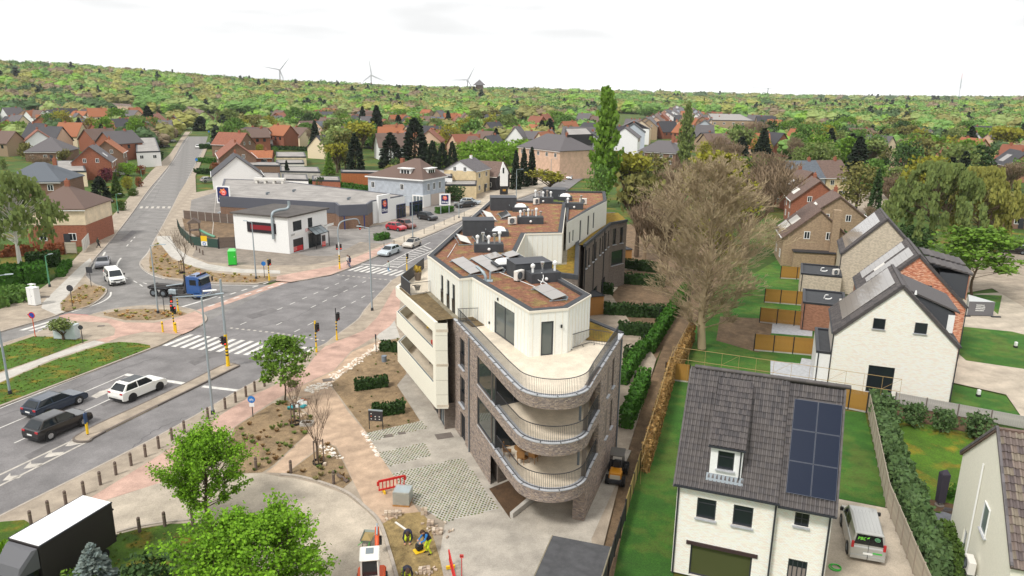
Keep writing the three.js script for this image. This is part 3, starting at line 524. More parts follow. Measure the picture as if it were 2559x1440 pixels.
part('green_roof',sheet([[-9.9,-62.6],[-5.65,-53.3],[-4.3,-54.0],[-6.9,-61.4],[-7.3,-63.6]],9.2),'sedumbrown',apt);
part('gravel_strip',sheet([[-7.0,-61.4],[-3.95,-54.0],[-3.2,-53.3],[-3.7,-53.1],[-4.5,-54.2],[-7.5,-61.6]],9.216),'gravel',apt);
part('green_roof',sheet([[7.7,-50.75],[6.9,-48.9],[5.2,-49.3],[5.6,-50.2],[3.6,-55.6],[4.4,-56.0]],9.2),'sedumgreen',apt);
part('green_roof',sheet([[-3.9,-53.9],[-2.9,-51.9],[-2.0,-52.4],[-3.0,-54.4]],9.215),'sedumbrown',apt);
part('terrace_floor',prism([Lp(-56),Lp(-42.3),...offsetLine(TIP,-0.1),Rp(-42.3),Rp(-50.8),[4.5,-55.7],[0,-62]].map((p,i)=>[p[0]*0.985+0.03,p[1]-0.12]),8.9,9.15),'terrace',apt);
railing(apt,[Lp(-53.1),[-2.5,-53.4],[-2.15,-52.6]].map((p)=>[p[0]+0.15,p[1]-0.05]),9.19);
railing(apt,[[3.95,-47.2],[5.4,-48.5],[6.75,-47.85]].map((p)=>[p[0]+0.05,p[1]-0.1]),9.19);
part('parapet',bandWall([[8.0,-50.9],[4.5,-56.2],[3.6,-55.6]],9.0,9.26,0.35),'bitumen',apt);
const a=[-5.74,-52.99],b=[-4.82,-53.03],t=[-10.3,-63.3],e=[-9.0,-69.8],f=[-7.6,-66],bk=[-5.2,-56.3];
const inn=(p,q,d)=>offsetLine([p,q],-d);
part('wing_side',wall(a,b,2.15,9.1),'panel',apt);part('wing_side',wall(b,bk,2.15,9.1),'panel',apt);
for(const y of[3.3,4.5,5.7,6.9,8.1])part('panel_joint',bx(dirOf(a,b).L,0.015,0.01,(a[0]+b[0])/2,y,(a[1]+b[1])/2+0.004,dirOf(a,b).th),'gravel',apt);
const ta=inn(t,a,0.22),et=inn(e,t,0.22),corner=[t[0]+0.28,t[1]-0.05];
for(const[y0,y1]of[[2.15,4.0],[5.52,6.84],[8.28,9.16]]){
part('parapet',prism([e,t,a,ta[1],corner,et[0]],y0,y1,{bottom:true}),'panel',apt);
if(y1<9){part('handrail',bandWall([offsetLine([e,t],-0.11)[0],[t[0]+0.15,t[1]],offsetLine([t,a],-0.11)[1]],y1+0.003,y1+0.035,0.1),'zinc',apt);}
part('balcony_floor',prism([e,t,a,b,bk,f].map((p)=>[p[0]*0.985-0.02,p[1]]),y0+0.1,y0+0.32,{bottom:true}),'terrace',apt);
}
part('jamb',prism([a,ta[1],[ta[1][0]-0.3,ta[1][1]-0.6],[a[0]-0.27,a[1]-0.62]],2.2,9.1),'panel',apt);
const in0=[-8.0,-66.2],in1=[-4.95,-57.0],iw=[[5.9,8.9,2.5,4.9],[1.5,4.5,2.5,4.9],[5.9,8.9,5.9,8.2],[1.5,4.5,5.9,8.2]];
part('wall',wall(in0,in1,2.2,9.0,iw),'panel',apt);iw.forEach((o)=>win(apt,in0,in1,o,{mul:[0.5]}));
const g0=[-9.2,-66],g1=[-5.15,-53.6],gw=[[5.2,6.0,0.4,2.0],[9.2,10.6,0.1,2.1],[11.2,12.9,0.1,2.1]];
part('wall',wall(g0,g1,0,2.3,gw),'mortar',apt);layBricks(aptBricks,g0,g1,0.02,2.2,gw,brickPal);gw.forEach((o,i)=>win(apt,g0,g1,o,{mul:i?[0.5]:[],name:i?'door':'window',glass:i===2?'glasslight':'glass'}));
part('wall',wall(g1,[-4.3,-53.9],0,2.3),'masondark',apt);
const s0=[-8.6,-70.2],s1=[-9.75,-62.9],s2=[-8.6,-60.4];
part('screen',merge(bandWall([s0,s1,s2],9.2,10.25,0.03)),plain('screen',62,60,62,0.7),apt);part('handrail',bandWall([s0,s1,s2],10.26,10.3,0.06),'zinc',apt);
part('terrace_floor',sheet([[-9.8,-62.9],[-8.6,-60.3],[-7.1,-61.4],[-7.2,-63],[-6.4,-70.2],[-8.7,-70.2]],9.205),'terrace',apt);
railing(apt,[s2,[-7.0,-61.35]],9.2);
const strip=[[0.6,-66],[3.65,-71.2],[6.15,-67.75],[8.6,-94.6],[6.8,-95],[5.0,-73.5],[1.23,-72.8]];
part('wall',prism([[0.6,-66],[3.65,-70],[6.0,-68.1],[7.7,-82.9],[12.4,-97.7],[14.9,-100.5],[15,-108],[-1,-108],[-2.85,-96.6],[-7.26,-61.9]],0,9.0),'masondark',apt);
part('green_roof',sheet(strip,9.12),'sedumgreen',apt);
part('parapet',bandWall([[2.2,-69.6],[6.05,-67.95],[8.4,-94.4],[7.0,-94.9]],8.9,9.34,0.42),'bitumen',apt);
part('gravel_strip',sheet([[5.0,-73.4],[6.75,-94.5],[7.2,-94.4],[5.5,-73.0],[1.4,-72.1],[1.3,-72.6]],9.135),'gravel',apt);
const wing=[[5.84,-79.6],[9.69,-90.14],[12.3,-96.8],[13.2,-106],[6.5,-106],[6.8,-94.7]];
const ww=[[1.2,1.7,9.7,11.0],[2.6,3.1,9.7,11.0],[5.6,6.3,9.2,11.6],[9.2,10,9.2,11.6]],ww2=[[0.6,1.2,9.6,11.6]];
clad(wing[0],wing[1],9.0,12.28,ww);ww.forEach((o)=>win(apt,wing[0],wing[1],o));clad(wing[1],wing[2],9.0,12.28,ww2);ww2.forEach((o)=>win(apt,wing[1],wing[2],o));clad(wing[2],wing[3],9.0,12.28,[]);
ring(wing,11.9,12.33,0.46,'bitumen');part('green_roof',sheet(offsetLine(wing,-0.2,true),12.09),'sedum',apt);
const brickTop=[[8.18,-82.9],[12.98,-97.6],[15.62,-100.34]];
part('green_roof',sheet([...brickTop,[15.3,-107],[13,-106],[12.3,-96.8],[9.69,-90.14],[7.6,-83.2]],9.11),'sedumgreen',apt);
part('parapet',bandWall(brickTop,8.9,9.25,0.3),'bitumen',apt);
const fw=[0.9,2.4,4.6,6.2,8.8,10.4,12.4,14.2].flatMap((s)=>[[s,s+0.7,6.1,8.3]]).concat([[1.2,3.4,0.2,2.4],[6.2,8.4,0.2,2.4],[11,13.4,0.2,2.4]]),f0=offsetLine(brickTop,0.03);
part('wall',wall(f0[0],f0[1],0,9.05,fw),'masondark',apt);fw.forEach((o)=>win(apt,f0[0],f0[1],o,{sill:o[2]>3?'stone':undefined}));
const fw2=[[0.7,1.4,6.1,8.3],[2.3,3.0,6.1,8.3],[0.6,3.2,3.2,5.2]];part('wall',wall(f0[1],f0[2],0,9.05,fw2),'masondark',apt);fw2.forEach((o)=>win(apt,f0[1],f0[2],o,{sill:'stone'}));
part('wall',wall([2.2,-69.4],[6.2,-67.7],0,8.95,[]),'masondark',apt);part('wall',wall([6.2,-67.7],[8.6,-94.6],0,8.95,[]),'masondark',apt);
for(const s of[0.4,5.5,11.6]){const p=along(f0[0],f0[1],s,0.06);part('downpipe',cyl(0.06,0.06,9,p[0],0,p[1],8),'anthracite',apt);}
stuff('cladding_seams',UNIT,'clad2',W,null,apt);
}
stuff('bricks',UNIT,'brickdark',aptBricks.m,aptBricks.c,apt);
console.log('bricks',aptBricks.m.length);
// ---------------------------------------------------------------- things on the roofs and balconies
function onRoof(u,v,y=12.1){return P(u,v,y);}
function roofHatch(u,v,w,h,d,turn,label){const p=onRoof(u,v),t=thing('roof_access_box',label,'roof box','black boxes on the flat roofs',[p.x,12.1,p.z],turn);part('box',bx(w,h,d),'bitumen',t);part('lid',bx(w+0.05,0.06,d+0.05,0,h+0.002,0),'anthracite',t);part('handle',bx(0.06,0.16,0.05,w*0.22,h*0.4,d/2+0.03),'steel',t);return t;}
roofHatch(1322,688,3.0,1.15,2.1,0.35,'large black roof box beside the penthouse air conditioner');
roofHatch(1195,585,3.1,1.5,2.2,0.1,'large black roof box behind the tilted solar panels');
roofHatch(1257,523,3.1,1.5,2.4,0.08,'large black roof box with a white dome at its side');
roofHatch(1385,496,3.0,1.3,2.4,-0.1,'black roof box at the far end of the roof');
function dome(u,v,turn,label){const p=onRoof(u,v),t=thing('roof_dome',label,'skylight','white skylight domes',[p.x,12.1,p.z],turn);part('kerb',bx(1.9,0.5,1.7),'bitumen',t);const g=hull([[-.7,0,-.6],[.7,0,-.6],[.7,0,.6],[-.7,0,.6],[-.6,.2,-.5],[.6,.2,-.5],[.6,.2,.5],[-.6,.2,.5],[-.25,.36,-.2],[.25,.36,-.2],[.25,.36,.2],[-.25,.36,.2]]).translate(0,0.52,0);part('dome',g,'white',t);}
dome(1262,672,0.35,'white skylight dome beside the penthouse roof box');dome(1246,588,0.1,'white skylight dome beside the black box behind the panels');dome(1300,527,0.08,'white skylight dome beside the second black box');dome(1412,500,-0.1,'white skylight dome at the far roof');
function ventBox(u,v,w,d,turn,n,label,acSide){
const p=onRoof(u,v),t=thing('vent_plinth',label,'roof vents','vent plinths on the flat roofs',[p.x,12.1,p.z],turn);part('plinth',bx(w,0.75,d),'bitumen',t);
for(let i=0;i<n;i++){const x=-w/2+0.3+i*(w-0.6)/Math.max(1,n-1),h=rr(0.35,0.8),z=rr(-0.2,0.2)*d;const c=part('vent_pipe',merge(cyl(0.09,0.09,h,x,0.75,z,10),cyl(0.16,0.17,0.16,x,0.75+h,z,10)),i%2?'chrome':'white',t);if(i%2===0)part('cap',cyl(0.18,0.04,0.12,x,0.92+h,z,10),'white',c);}
part('outlet',new THREE.SphereGeometry(0.14,12,8).translate(0,0.3,d/2),'white',t);
}
ventBox(1357,702,2.4,1.3,0.35,3,'black plinth with vent pipes next to tangled white hoses');ventBox(1221,628,2.6,1.3,0.1,5,'black plinth with glassy vent pipes in front of the panels');ventBox(1325,558,2.8,1.3,0.06,6,'black plinth crowded with vent pipes near the white dividing wall');ventBox(1357,507,2.6,1.4,0,5,'black plinth with vents at the far roof edge');ventBox(1435,522,2.2,1.2,-0.1,2,'small black plinth with two vents on the wing roof');
function acUnit(u,v,y,turn,label){const p=P(u,v,y),t=thing('air_conditioner',label,'air conditioner','air conditioner outdoor units',[p.x,y,p.z],turn);part('casing',rbx(0.9,0.75,0.36,0,0.08,0),'offwhite',t);part('fan_grille',new THREE.TorusGeometry(0.26,0.03,6,18).translate(-0.12,0.46,0.19),'anthracite',t);part('fan',cyl(0.24,0.24,0.01,0,0,0,16).rotateX(Math.PI/2).translate(-0.12,0.46,0.175),'zinc',t);part('stand',merge(bx(0.06,0.08,0.5,-0.3,0,0),bx(0.06,0.08,0.5,0.3,0,0)),'black',t);return t;}
acUnit(1297,702,12.1,0.9,'beige air conditioner beside the penthouse roof box');acUnit(1280,562,12.1,0.5,'beige air conditioner left of the crowded vent plinth');acUnit(1457,512,12.1,0.2,'beige air conditioner on the wing roof');acUnit(1340,512,12.1,0.9,'beige air conditioner at the far roof edge');
tag(part('hose_bundle',merge(tube([[0,.1,0],[.3,.5,.1],[.5,.7,-.2],[.2,.3,.3],[.7,.1,.4]],0.03),tube([[.1,.1,.2],[.4,.6,.0],[.6,.2,.3],[.9,.05,.6]],0.035),tube([[0,.4,-.2],[.5,.75,0],[.6,.4,.4],[.4,.05,.7],[.8,.03,.8]],0.03),tube([[-.5,.35,-.3],[-.2,.5,-.2],[.1,.55,-.1]],0.06)).translate(P(1337,706,12.1).x,12.1,P(1337,706,12.1).z),'white'),'tangled white hoses and cables beside the penthouse vent plinth','hose');
tag(part('flue_pipe',merge(tube([[0,0,0],[0,.35,0],[-.25,.7,-.2],[-.7,.95,-.7]],0.11,8),cyl(0.07,0.07,0.7,0.35,0,-0.1,8),bx(0.9,0.05,0.7,0.1,0,0)).translate(P(1213,703,12.1).x,12.12,P(1213,703,12.1).z),'steel'),'silver flue pipe at the edge of the penthouse roof','flue pipe');
for(const[a,b,c,l]of[[[1240,679],[1290,700],[1345,722],'thin white cable lying across the penthouse roof'],[[1140,610],[1128,630],[1118,645],'thin white cable lying on the rear roof']])tag(part('roof_cable',tube([a,b,c].map(([u,v])=>{const p=P(u,v,12.1);return[p.x,12.16,p.z];}),0.03,5),'white'),l,'cable');
function solarRow(u,v,n,turn,tilt,label,m='solargrey'){
const p=onRoof(u,v),t=thing('solar_rack',label,'solar panels','tilted solar panels on the flat roof',[p.x,12.12,p.z],turn),l=1.72,w=1.06;
for(let i=0;i<n;i++){const q=part('solar_panel',bx(l-0.03,0.04,w),m,t);q.position.set((i-(n-1)/2)*l,0.14+Math.abs(Math.sin(tilt))*w/2,0);q.rotation.x=tilt;part('panel_frame',merge(bx(l-0.02,0.05,0.03,0,-0.006,w/2),bx(l-0.02,0.05,0.03,0,-0.006,-w/2)),'steel',q);}
part('rack',merge(...[-1,1].map((s)=>bx(0.08,0.06,w+0.3,s*(n*l/2-0.1),0.02,0)),bx(n*l,0.03,0.3,0,0.12,-Math.sign(tilt)*0.62,0,Math.sign(tilt)*1.1)),'steel',t);
}
const RT=-1.19;
solarRow(1166,671,3,RT,0.2,'row of three grey solar panels along the penthouse roof edge');solarRow(1216,666,3,RT,0.2,'second row of three grey solar panels on the penthouse roof');solarRow(1232,647,1,RT,0.2,'single grey solar panel left of the white dome');solarRow(1276,643,1,RT,0.2,'single grey solar panel behind the penthouse dome');solarRow(1372,738,2,RT,0.2,'pair of grey solar panels at the front of the penthouse roof');
solarRow(1158,605,2,-1.38,-0.3,'pale tilted solar panels beside the black roof box','offwhite');solarRow(1200,603,2,-1.38,0.3,'dark tilted solar panels back to back with the pale ones','solardark');solarRow(1222,545,3,-1.42,-0.3,'pale tilted solar panels on the middle of the rear roof','offwhite');solarRow(1260,543,2,-1.42,0.3,'dark tilted solar panels on the middle of the rear roof','solardark');
function chairAt(x,y,z,turn,m,label,group){
const t=thing('garden_chair',label,'chair',group,[x,y,z],turn);part('seat',bx(0.46,0.05,0.46,0,0.42,0),m,t);part('backrest',bx(0.46,0.5,0.04,0,0.47,-0.23,0,-0.12),m,t);
for(const sx of[-1,1]){for(const sz of[-1,1])part('leg',cyl(0.018,0.018,0.42,sx*0.2,0,sz*0.2,6),m,t);part('armrest',bx(0.04,0.03,0.44,sx*0.24,0.64,0),m,t);}return t;
}
const wick=plain('wicker',176,128,74,0.8,{tex:'plank',m:0.5}),greyc=plain('chairgrey',110,98,86,0.6);
{const p=P(1322,1150,3.12);const t=thing('garden_table','round brown wooden table on the lowest rounded balcony','table',undefined,[p.x-0.35,3.12,p.z-0.3]);part('table_top',cyl(0.62,0.62,0.05,0,0.7,0,24),wick,t);part('leg',cyl(0.1,0.06,0.7,0,0,0,10),wick,t);part('base',cyl(0.3,0.3,0.05,0,0,0,16),wick,t);
for(const[dx,dz,r]of[[-1.05,-0.1,1.4],[0.1,-1.0,0],[0.9,-0.35,-1.6],[-0.2,0.72,3.14],[0.62,0.6,2.6]])chairAt(p.x-0.35+dx,3.12,p.z-0.3+dz,r,wick,'brown wicker chair around the table on the lowest rounded balcony','wicker chairs on the balcony');}
chairAt(-6.8,2.5,-56.6,2.4,greyc,'grey garden chair turned to the parapet on the lower white balcony','grey chairs on the white balcony');chairAt(-7.5,2.5,-57.9,2.0,greyc,'grey garden chair further along the lower white balcony');
{const t=thing('bench','red cushioned bench on the upper white balcony','bench',undefined,[-6.2,5.86,-54.9],-1.16);part('seat',rbx(1.9,0.2,0.6,0,0.3,0,0.05),plain('redcloth',190,70,58,0.9),t);part('backrest',rbx(1.9,0.45,0.16,0,0.5,-0.25,0.04),m_('redcloth'),t);for(const s of[-1,1])part('leg',bx(0.06,0.3,0.5,s*0.85,0,0),'black',t);}
tag(part('sign_board',bx(0.5,0.5,0.04,-6.4,8.0,-55.2,0.6),'yellow'),'small yellow sign hanging in the upper white balcony','sign');
{const t=thing('basket_hoop','black basketball hoop fixed to the roof terrace railing','basketball hoop',undefined,[-8.35,10.0,-60.6]);part('ring',new THREE.TorusGeometry(0.28,0.02,6,18).rotateX(Math.PI/2).translate(0.35,0,0.1),'black',t);part('net',new THREE.CylinderGeometry(0.28,0.16,0.4,10,1,true).translate(0.35,-0.2,0.1),mat('net',col(50,46,46),{roughness:1,transparent:true,opacity:0.6}),t);part('bracket',bx(0.3,0.05,0.1,0.05,-0.02,0),'black',t);}
{const t=thing('potted_plant','potted yellow plant against the dark terrace screen','plant',undefined,[-8.6,9.21,-65.5]);part('pot',cyl(0.25,0.35,0.7,0,0,0,12),greyc,t);const g=[];for(let i=0;i<40;i++){const a=rnd()*6.28,r=rnd()*0.35;g.push(new THREE.PlaneGeometry(0.12,0.3).rotateX(rr(-1,1)).rotateY(rnd()*6).translate(r*Math.cos(a),0.8+rnd()*0.5,r*Math.sin(a)));}part('foliage',merge(g),plain('yellowleaf',190,160,60,0.9),t);}
for(const[x,z,w,d,l]of[[12.5,-102.0,2.7,2.4,'wooden garden shed with dark flat roof behind the brick block'],[16.6,-113.6,3.3,2.6,'wooden garden shed with dark flat roof furthest down the gardens'],[9.4,-86.2,2.6,2.4,'wooden garden shed with flat roof closest to the penthouse']]){
const t=thing('garden_shed',l,'shed','wooden sheds behind the apartment building',[x,0,z],0.36);
for(let i=0;i<14;i++)part('board',bx(w/14-0.01,2.4,0.03,-w/2+(i+0.5)*w/14,0,d/2),'wood',t);for(let i=0;i<12;i++)part('board',bx(0.03,2.4,d/12-0.01,w/2,0,-d/2+(i+0.5)*d/12),'wood',t);
part('wall',bx(w-0.04,2.4,d-0.04),'wood',t);part('roof',merge(bx(w+0.1,0.04,d+0.1,0,2.42,0),bx(w+0.14,0.12,0.08,0,2.4,d/2+0.05),bx(w+0.14,0.12,0.08,0,2.4,-d/2-0.05),bx(0.08,0.12,d,w/2+0.05,2.4,0),bx(0.08,0.12,d,-w/2-0.05,2.4,0)),'bitumen',t);
}
// ================================================================ foliage
function leafGeo(leaves){
const pos=[],colr=[],q=new THREE.Quaternion(),e=new THREE.Euler(),a=V(0,0,0);
for(const[x,y,z,s,t,st=1,dir]of leaves){
if(dir){q.setFromUnitVectors(V(0,1,0),dir);const q2=new THREE.Quaternion().setFromAxisAngle(V(0,1,0),rnd()*6.28);q.multiply(q2);}else{e.set(rnd()*6.28,rnd()*6.28,rnd()*6.28);q.setFromEuler(e);}
const P4=[[-s*0.5,-s*0.5*st,0],[s*0.5,-s*0.4*st,s*0.16],[s*0.45,s*0.5*st,0],[-s*0.4,s*0.45*st,-s*0.18]].map((p)=>a.set(...p).applyQuaternion(q).add(V(x,y,z)).toArray());
for(const i of[0,1,2,0,2,3]){pos.push(...P4[i]);colr.push(t[0],t[1],t[2]);}
}
const g=new THREE.BufferGeometry();g.setAttribute('position',new THREE.Float32BufferAttribute(pos,3));g.setAttribute('color',new THREE.Float32BufferAttribute(colr,3));g.computeVertexNormals();return g;
}
const tone=(j=0.28,hue=0.1)=>{const v=1-j/2+rnd()*j,h=(rnd()-0.5)*hue;return[v*(1+h),v,v*(1-h)];};
function limbs(list){return merge(list.map(([a,b,r0,r1])=>rod(a,b,r0,r0>0.08?7:r0>0.02?4:3,r1,true)));}
function broadCrown({H=10,R=4,cb=2.2,lobes=16,leaves=1500,s=0.42,top=0.8,fill=0.35,squash=1,ls=1,j=0.34}){
const L=[],li=[[[0,0,0],[0,cb+1,0],0.26,0.2],[[0,cb+1,0],[0,H*0.8,0],0.2,0.05]],out=[],ch=H-cb;
for(let i=0;i<lobes;i++){
const f=(i+0.5)/lobes,y=cb+ch*(0.12+0.8*f),prof=Math.sin(Math.PI*Math.min(1,0.16+f*0.84*top)),a=i*2.4+rnd()*0.8,r=R*prof*rr(0.45,0.68),lr=ls*R*rr(0.32,0.48)*(0.7+0.4*prof);
L.push([Math.cos(a)*r,Math.min(H-lr*0.7,y),Math.sin(a)*r,lr]);li.push([[0,cb*rr(0.8,1.2)+ch*f*0.4,0],[Math.cos(a)*r,y,Math.sin(a)*r],0.09-0.04*f,0.02]);
}
L.push([0,H-R*0.35,0,R*0.36]);
for(let i=0;i<leaves;i++){
const l=L[i%L.length],d=V(rnd()-0.5,rnd()-0.5,rnd()-0.5).normalize(),k=l[3]*(rnd()<fill?rr(0.3,0.85):rr(0.82,1.08));
out.push([l[0]+d.x*k,l[1]+d.y*k*0.85*squash,l[2]+d.z*k,s*rr(0.6,1.3),tone(j)]);
}
return{crown:leafGeo(out),trunk:limbs(li)};
}
function bareTree({H=10,R=4,lv=4,n=4,leaf=0,s=0.16,up=0.5,cb=0.22,r0=0.28,twig=0.02}){
const li=[],out=[];
(function grow(p,d,len,r,k){
const q=p.clone().addScaledVector(d,len);li.push([p.toArray(),q.toArray(),r,Math.max(twig,r*0.6)]);
if(k===0){for(let i=0;i<leaf;i++){const c=q.clone().add(V(rr(-0.5,0.5),rr(-0.5,0.5),rr(-0.5,0.5)));out.push([c.x,c.y,c.z,s*rr(0.6,1.3),tone()]);}return;}
const m=k===lv?n+3:n;for(let i=0;i<m;i++){const a=(i/m)*6.28+rnd()*1.2,sp=k===lv?rr(0.35,0.95):rr(0.4,0.9),e=V(Math.cos(a)*sp*R/4,up+rnd()*0.5,Math.sin(a)*sp*R/4).add(d.clone().multiplyScalar(0.55)).normalize();grow(p.clone().lerp(q,k===lv?rr(0.55,1):rr(0.45,1)),e,len*rr(0.55,0.78)*(k===lv?1.5:1),Math.max(twig,r*0.5),k-1);}
})(V(0,0,0),V(0,1,0),H*cb,r0,lv);
return{crown:out.length?leafGeo(out):null,trunk:limbs(li)};
}
function leaderTree({H=20,R=8,n=74,lv=4,k=4,y0=0.12,r0=0.3,twig=0.011,leaf=0,s=0.2,up0=0.6,w=0.07,sp=0.5,j=0.34}){
const li=[],out=[],grow=(p,d,len,r,q)=>{const e=p.clone().addScaledVector(d,len);li.push([p.toArray(),e.toArray(),r,Math.max(twig,r*0.55)]);if(!q){for(let i=0;i<leaf;i++){const c=p.clone().lerp(e,rnd()*1.1).add(V(rr(-sp,sp),rr(-sp,sp),rr(-sp,sp)));out.push([c.x,c.y,c.z,s*rr(0.6,1.3),tone(j)]);}return;}for(let i=0;i<k;i++){const f=V(rr(-1,1),rr(-0.35,0.8),rr(-1,1)).multiplyScalar(0.62).add(d).normalize();grow(p.clone().lerp(e,rr(0.35,1)),f,len*rr(0.45,0.7),Math.max(twig,r*0.5),q-1);}};
for(let i=0;i<8;i++)li.push([[0.12*Math.sin(i),H*i/9,0.12*Math.cos(i*1.7)],[0.12*Math.sin(i+1),H*(i+1)/9,0.12*Math.cos(i*1.7+1.7)],r0*(1-i/9),r0*(1-(i+1)/9)]);
for(let i=0;i<n;i++){const f=i/n,y=H*(y0+(0.9-y0)*f),a=i*2.4+rnd(),pr=Math.sin(Math.PI*(0.22+0.72*f)),up=up0+0.9*f;grow(V(0,y,0),V(Math.cos(a),up,Math.sin(a)).normalize(),R*pr*rr(0.34,0.54),w*(1-0.5*f),lv);}return{crown:out.length?leafGeo(out):null,trunk:limbs(li)};
}
function coneCrown({H=10,R=2.4,leaves=1300,s=0.42,cb=0.6,pow=0.9,droop=0.35}){
const out=[];for(let i=0;i<leaves;i++){const f=Math.pow(rnd(),0.75),y=H-(H-cb)*f,a=rnd()*6.28,w=0.82+0.18*Math.sin(a*5+Math.floor(f*11)*2.1),r=R*Math.pow(f,pow)*w*Math.sqrt(rr(0.45,1));out.push([Math.cos(a)*r,y-r*droop*0.4,Math.sin(a)*r,s*rr(0.6,1.3),tone(0.4),1.5,V(Math.cos(a),-droop,Math.sin(a)).normalize()]);}
return{crown:leafGeo(out),trunk:limbs([[[0,0,0],[0,H*0.9,0],0.2,0.03]])};
}
function poplarCrown({H=20,R=2.4,leaves=3600,s=0.4}){
const out=[],li=[[[0,0,0],[0,H*0.92,0],0.4,0.04]],st=[];
for(let i=0;i<46;i++){const f=i/46,y=1.4+f*H*0.82,a=i*2.4,pr=(f<0.25?0.45+f*2.2:1-Math.pow((f-0.25)/0.75,1.6)*0.9),r=R*pr;const b=V(Math.cos(a)*r,Math.min(H,y+rr(1.8,3.6)),Math.sin(a)*r);st.push([V(0,y,0),b,0.3+0.32*pr*R/2.4]);li.push([[0,y*0.9,0],b.toArray(),0.07,0.02]);}
for(let i=0;i<leaves;i++){const[a,b,w]=st[i%st.length],t=rr(0.25,1.04),p=a.clone().lerp(b,t);p.x*=1;out.push([p.x+rr(-w,w),p.y+rr(-0.5,0.5),p.z+rr(-w,w),s*rr(0.6,1.3),tone(0.4),1.5,V(rr(-0.5,0.5),1,rr(-0.5,0.5)).normalize()]);}
return{crown:leafGeo(out),trunk:limbs(li)};
}
function droopCrown({H=12,R=4,leaves=2600,s=0.3,cb=2}){
const out=[],li=[[[0,0,0],[0,H*0.85,0],0.24,0.05]],n=64;
for(let i=0;i<n;i++){const f=Math.pow(rnd(),0.8),a=i*2.4,r=R*Math.sqrt(f)*rr(0.5,1),y0=H-(H-cb)*0.62*f*f*rr(0.6,1.1),len=rr(1.2,3.4)*(0.4+f)*H/12;li.push([[0,y0*0.7,0],[Math.cos(a)*r,y0,Math.sin(a)*r],0.06,0.015]);for(let k=0;k<leaves/n;k++){const t=rnd(),w=0.5;out.push([Math.cos(a)*r*(1+0.12*t)+rr(-w,w),y0-t*len+rr(-0.2,0.3),Math.sin(a)*r*(1+0.12*t)+rr(-w,w),s*rr(0.6,1.2),tone(0.3),1.8,V(rr(-0.3,0.3),-1,rr(-0.3,0.3)).normalize()]);}}
return{crown:leafGeo(out),trunk:limbs(li)};
}
const leafMat=(key,r,g,b,o={})=>mat('leaf_'+key,col(r,g,b,o.k??1.2),{roughness:0.9,vertexColors:true,side:THREE.DoubleSide,phys:true,transmission:['fresh','bright','soft','gold','lime','laurel'].includes(key)?0.25:0,thickness:0,specularIntensity:0.25});
for(const[k,...c]of[['fresh',122,158,58],['bright',130,176,46],['mid',104,138,66],['soft',134,150,86],['yellow',150,150,78],['olive',130,128,74],['deep',70,94,54],['dark',52,64,48],['brown',128,112,88],['twig',140,122,98],['blue',128,140,134],['lime',138,176,66],['purple',110,54,66],['gold',164,162,62],['hedge',74,118,44],['hedgedark',58,84,42],['yew',84,108,48],['laurel',98,124,76],['copper',150,92,62],['dry',172,138,86]])leafMat(k,...c);
const LM=(k)=>m_('leaf_'+k);
const KIND={
broad0:broadCrown({lobes:15}),broad1:broadCrown({lobes:20,R:4.2,cb:1.6,leaves:1700}),broad2:broadCrown({lobes:12,R:3.6,cb:2.6,leaves:1300}),broad3:broadCrown({lobes:18,R:4,cb:2,leaves:1000,s:0.36,fill:0.5}),
airy0:bareTree({lv:4,n:4,leaf:3,s:0.34,up:0.35}),airy1:bareTree({lv:4,n:4,leaf:2,s:0.4,up:0.45}),
bare0:bareTree({lv:5,n:4,leaf:0,up:0.4,twig:0.022}),cone0:coneCrown({}),cone1:coneCrown({R:2,pow:0.7,leaves:1200,cb:0.3}),cone2:coneCrown({R:2.6,pow:0.55,leaves:1500,cb:0.2,droop:0.1}),
poplar:poplarCrown({}),droop:droopCrown({}),shrub0:broadCrown({H:3,R:1.6,cb:0.2,lobes:12,leaves:700,s:0.26}),shrub1:broadCrown({H:3,R:1.9,cb:0.1,lobes:14,leaves:900,s:0.22,fill:0.2}),
};
const KH={broad0:[10,4],broad1:[10,4.2],broad2:[10,3.6],broad3:[10,4],airy0:[10,4],airy1:[10,4],bare0:[10,4],cone0:[10,2.4],cone1:[10,2],cone2:[10,2.6],poplar:[20,3],droop:[12,4.4],shrub0:[3,1.7],shrub1:[3,2]};
for(const k in KIND){
const b=new THREE.Box3().setFromBufferAttribute((KIND[k].crown??KIND[k].trunk).attributes.position);KH[k]=[b.max.y,(b.max.x-b.min.x+b.max.z-b.min.z)/4];
}
function treeAt(x,z,H,R,kind,leaf,label,group,o={}){
const y=o.y??-0.12,t=thing(o.name??(kind[0]==='s'?'shrub':kind.startsWith('cone')?'conifer_tree':kind==='poplar'?'poplar_tree':'tree'),label,kind[0]==='s'?'shrub':'tree',group,[x,y,z],rnd()*6.28),K=KIND[kind];
t.scale.set(R/KH[kind][1],(H-y)/KH[kind][0],R/KH[kind][1]);
part('trunk',K.trunk,o.bark??(kind.startsWith('bare')?mat('twigbark',col(142,122,98,1.1),{roughness:1}):'bark'),t);if(K.crown)part('crown',K.crown,LM(leaf),t);return t;
}
function tree(u,v,H,w,kind,leaf,label,group,o){const p=P(u,v,H);const R=w/2*p.distanceTo(camera.position)/Math.hypot(FOC,u-1280,v-720);return treeAt(p.x,p.z,H,R,kind,leaf,label,group,o);}
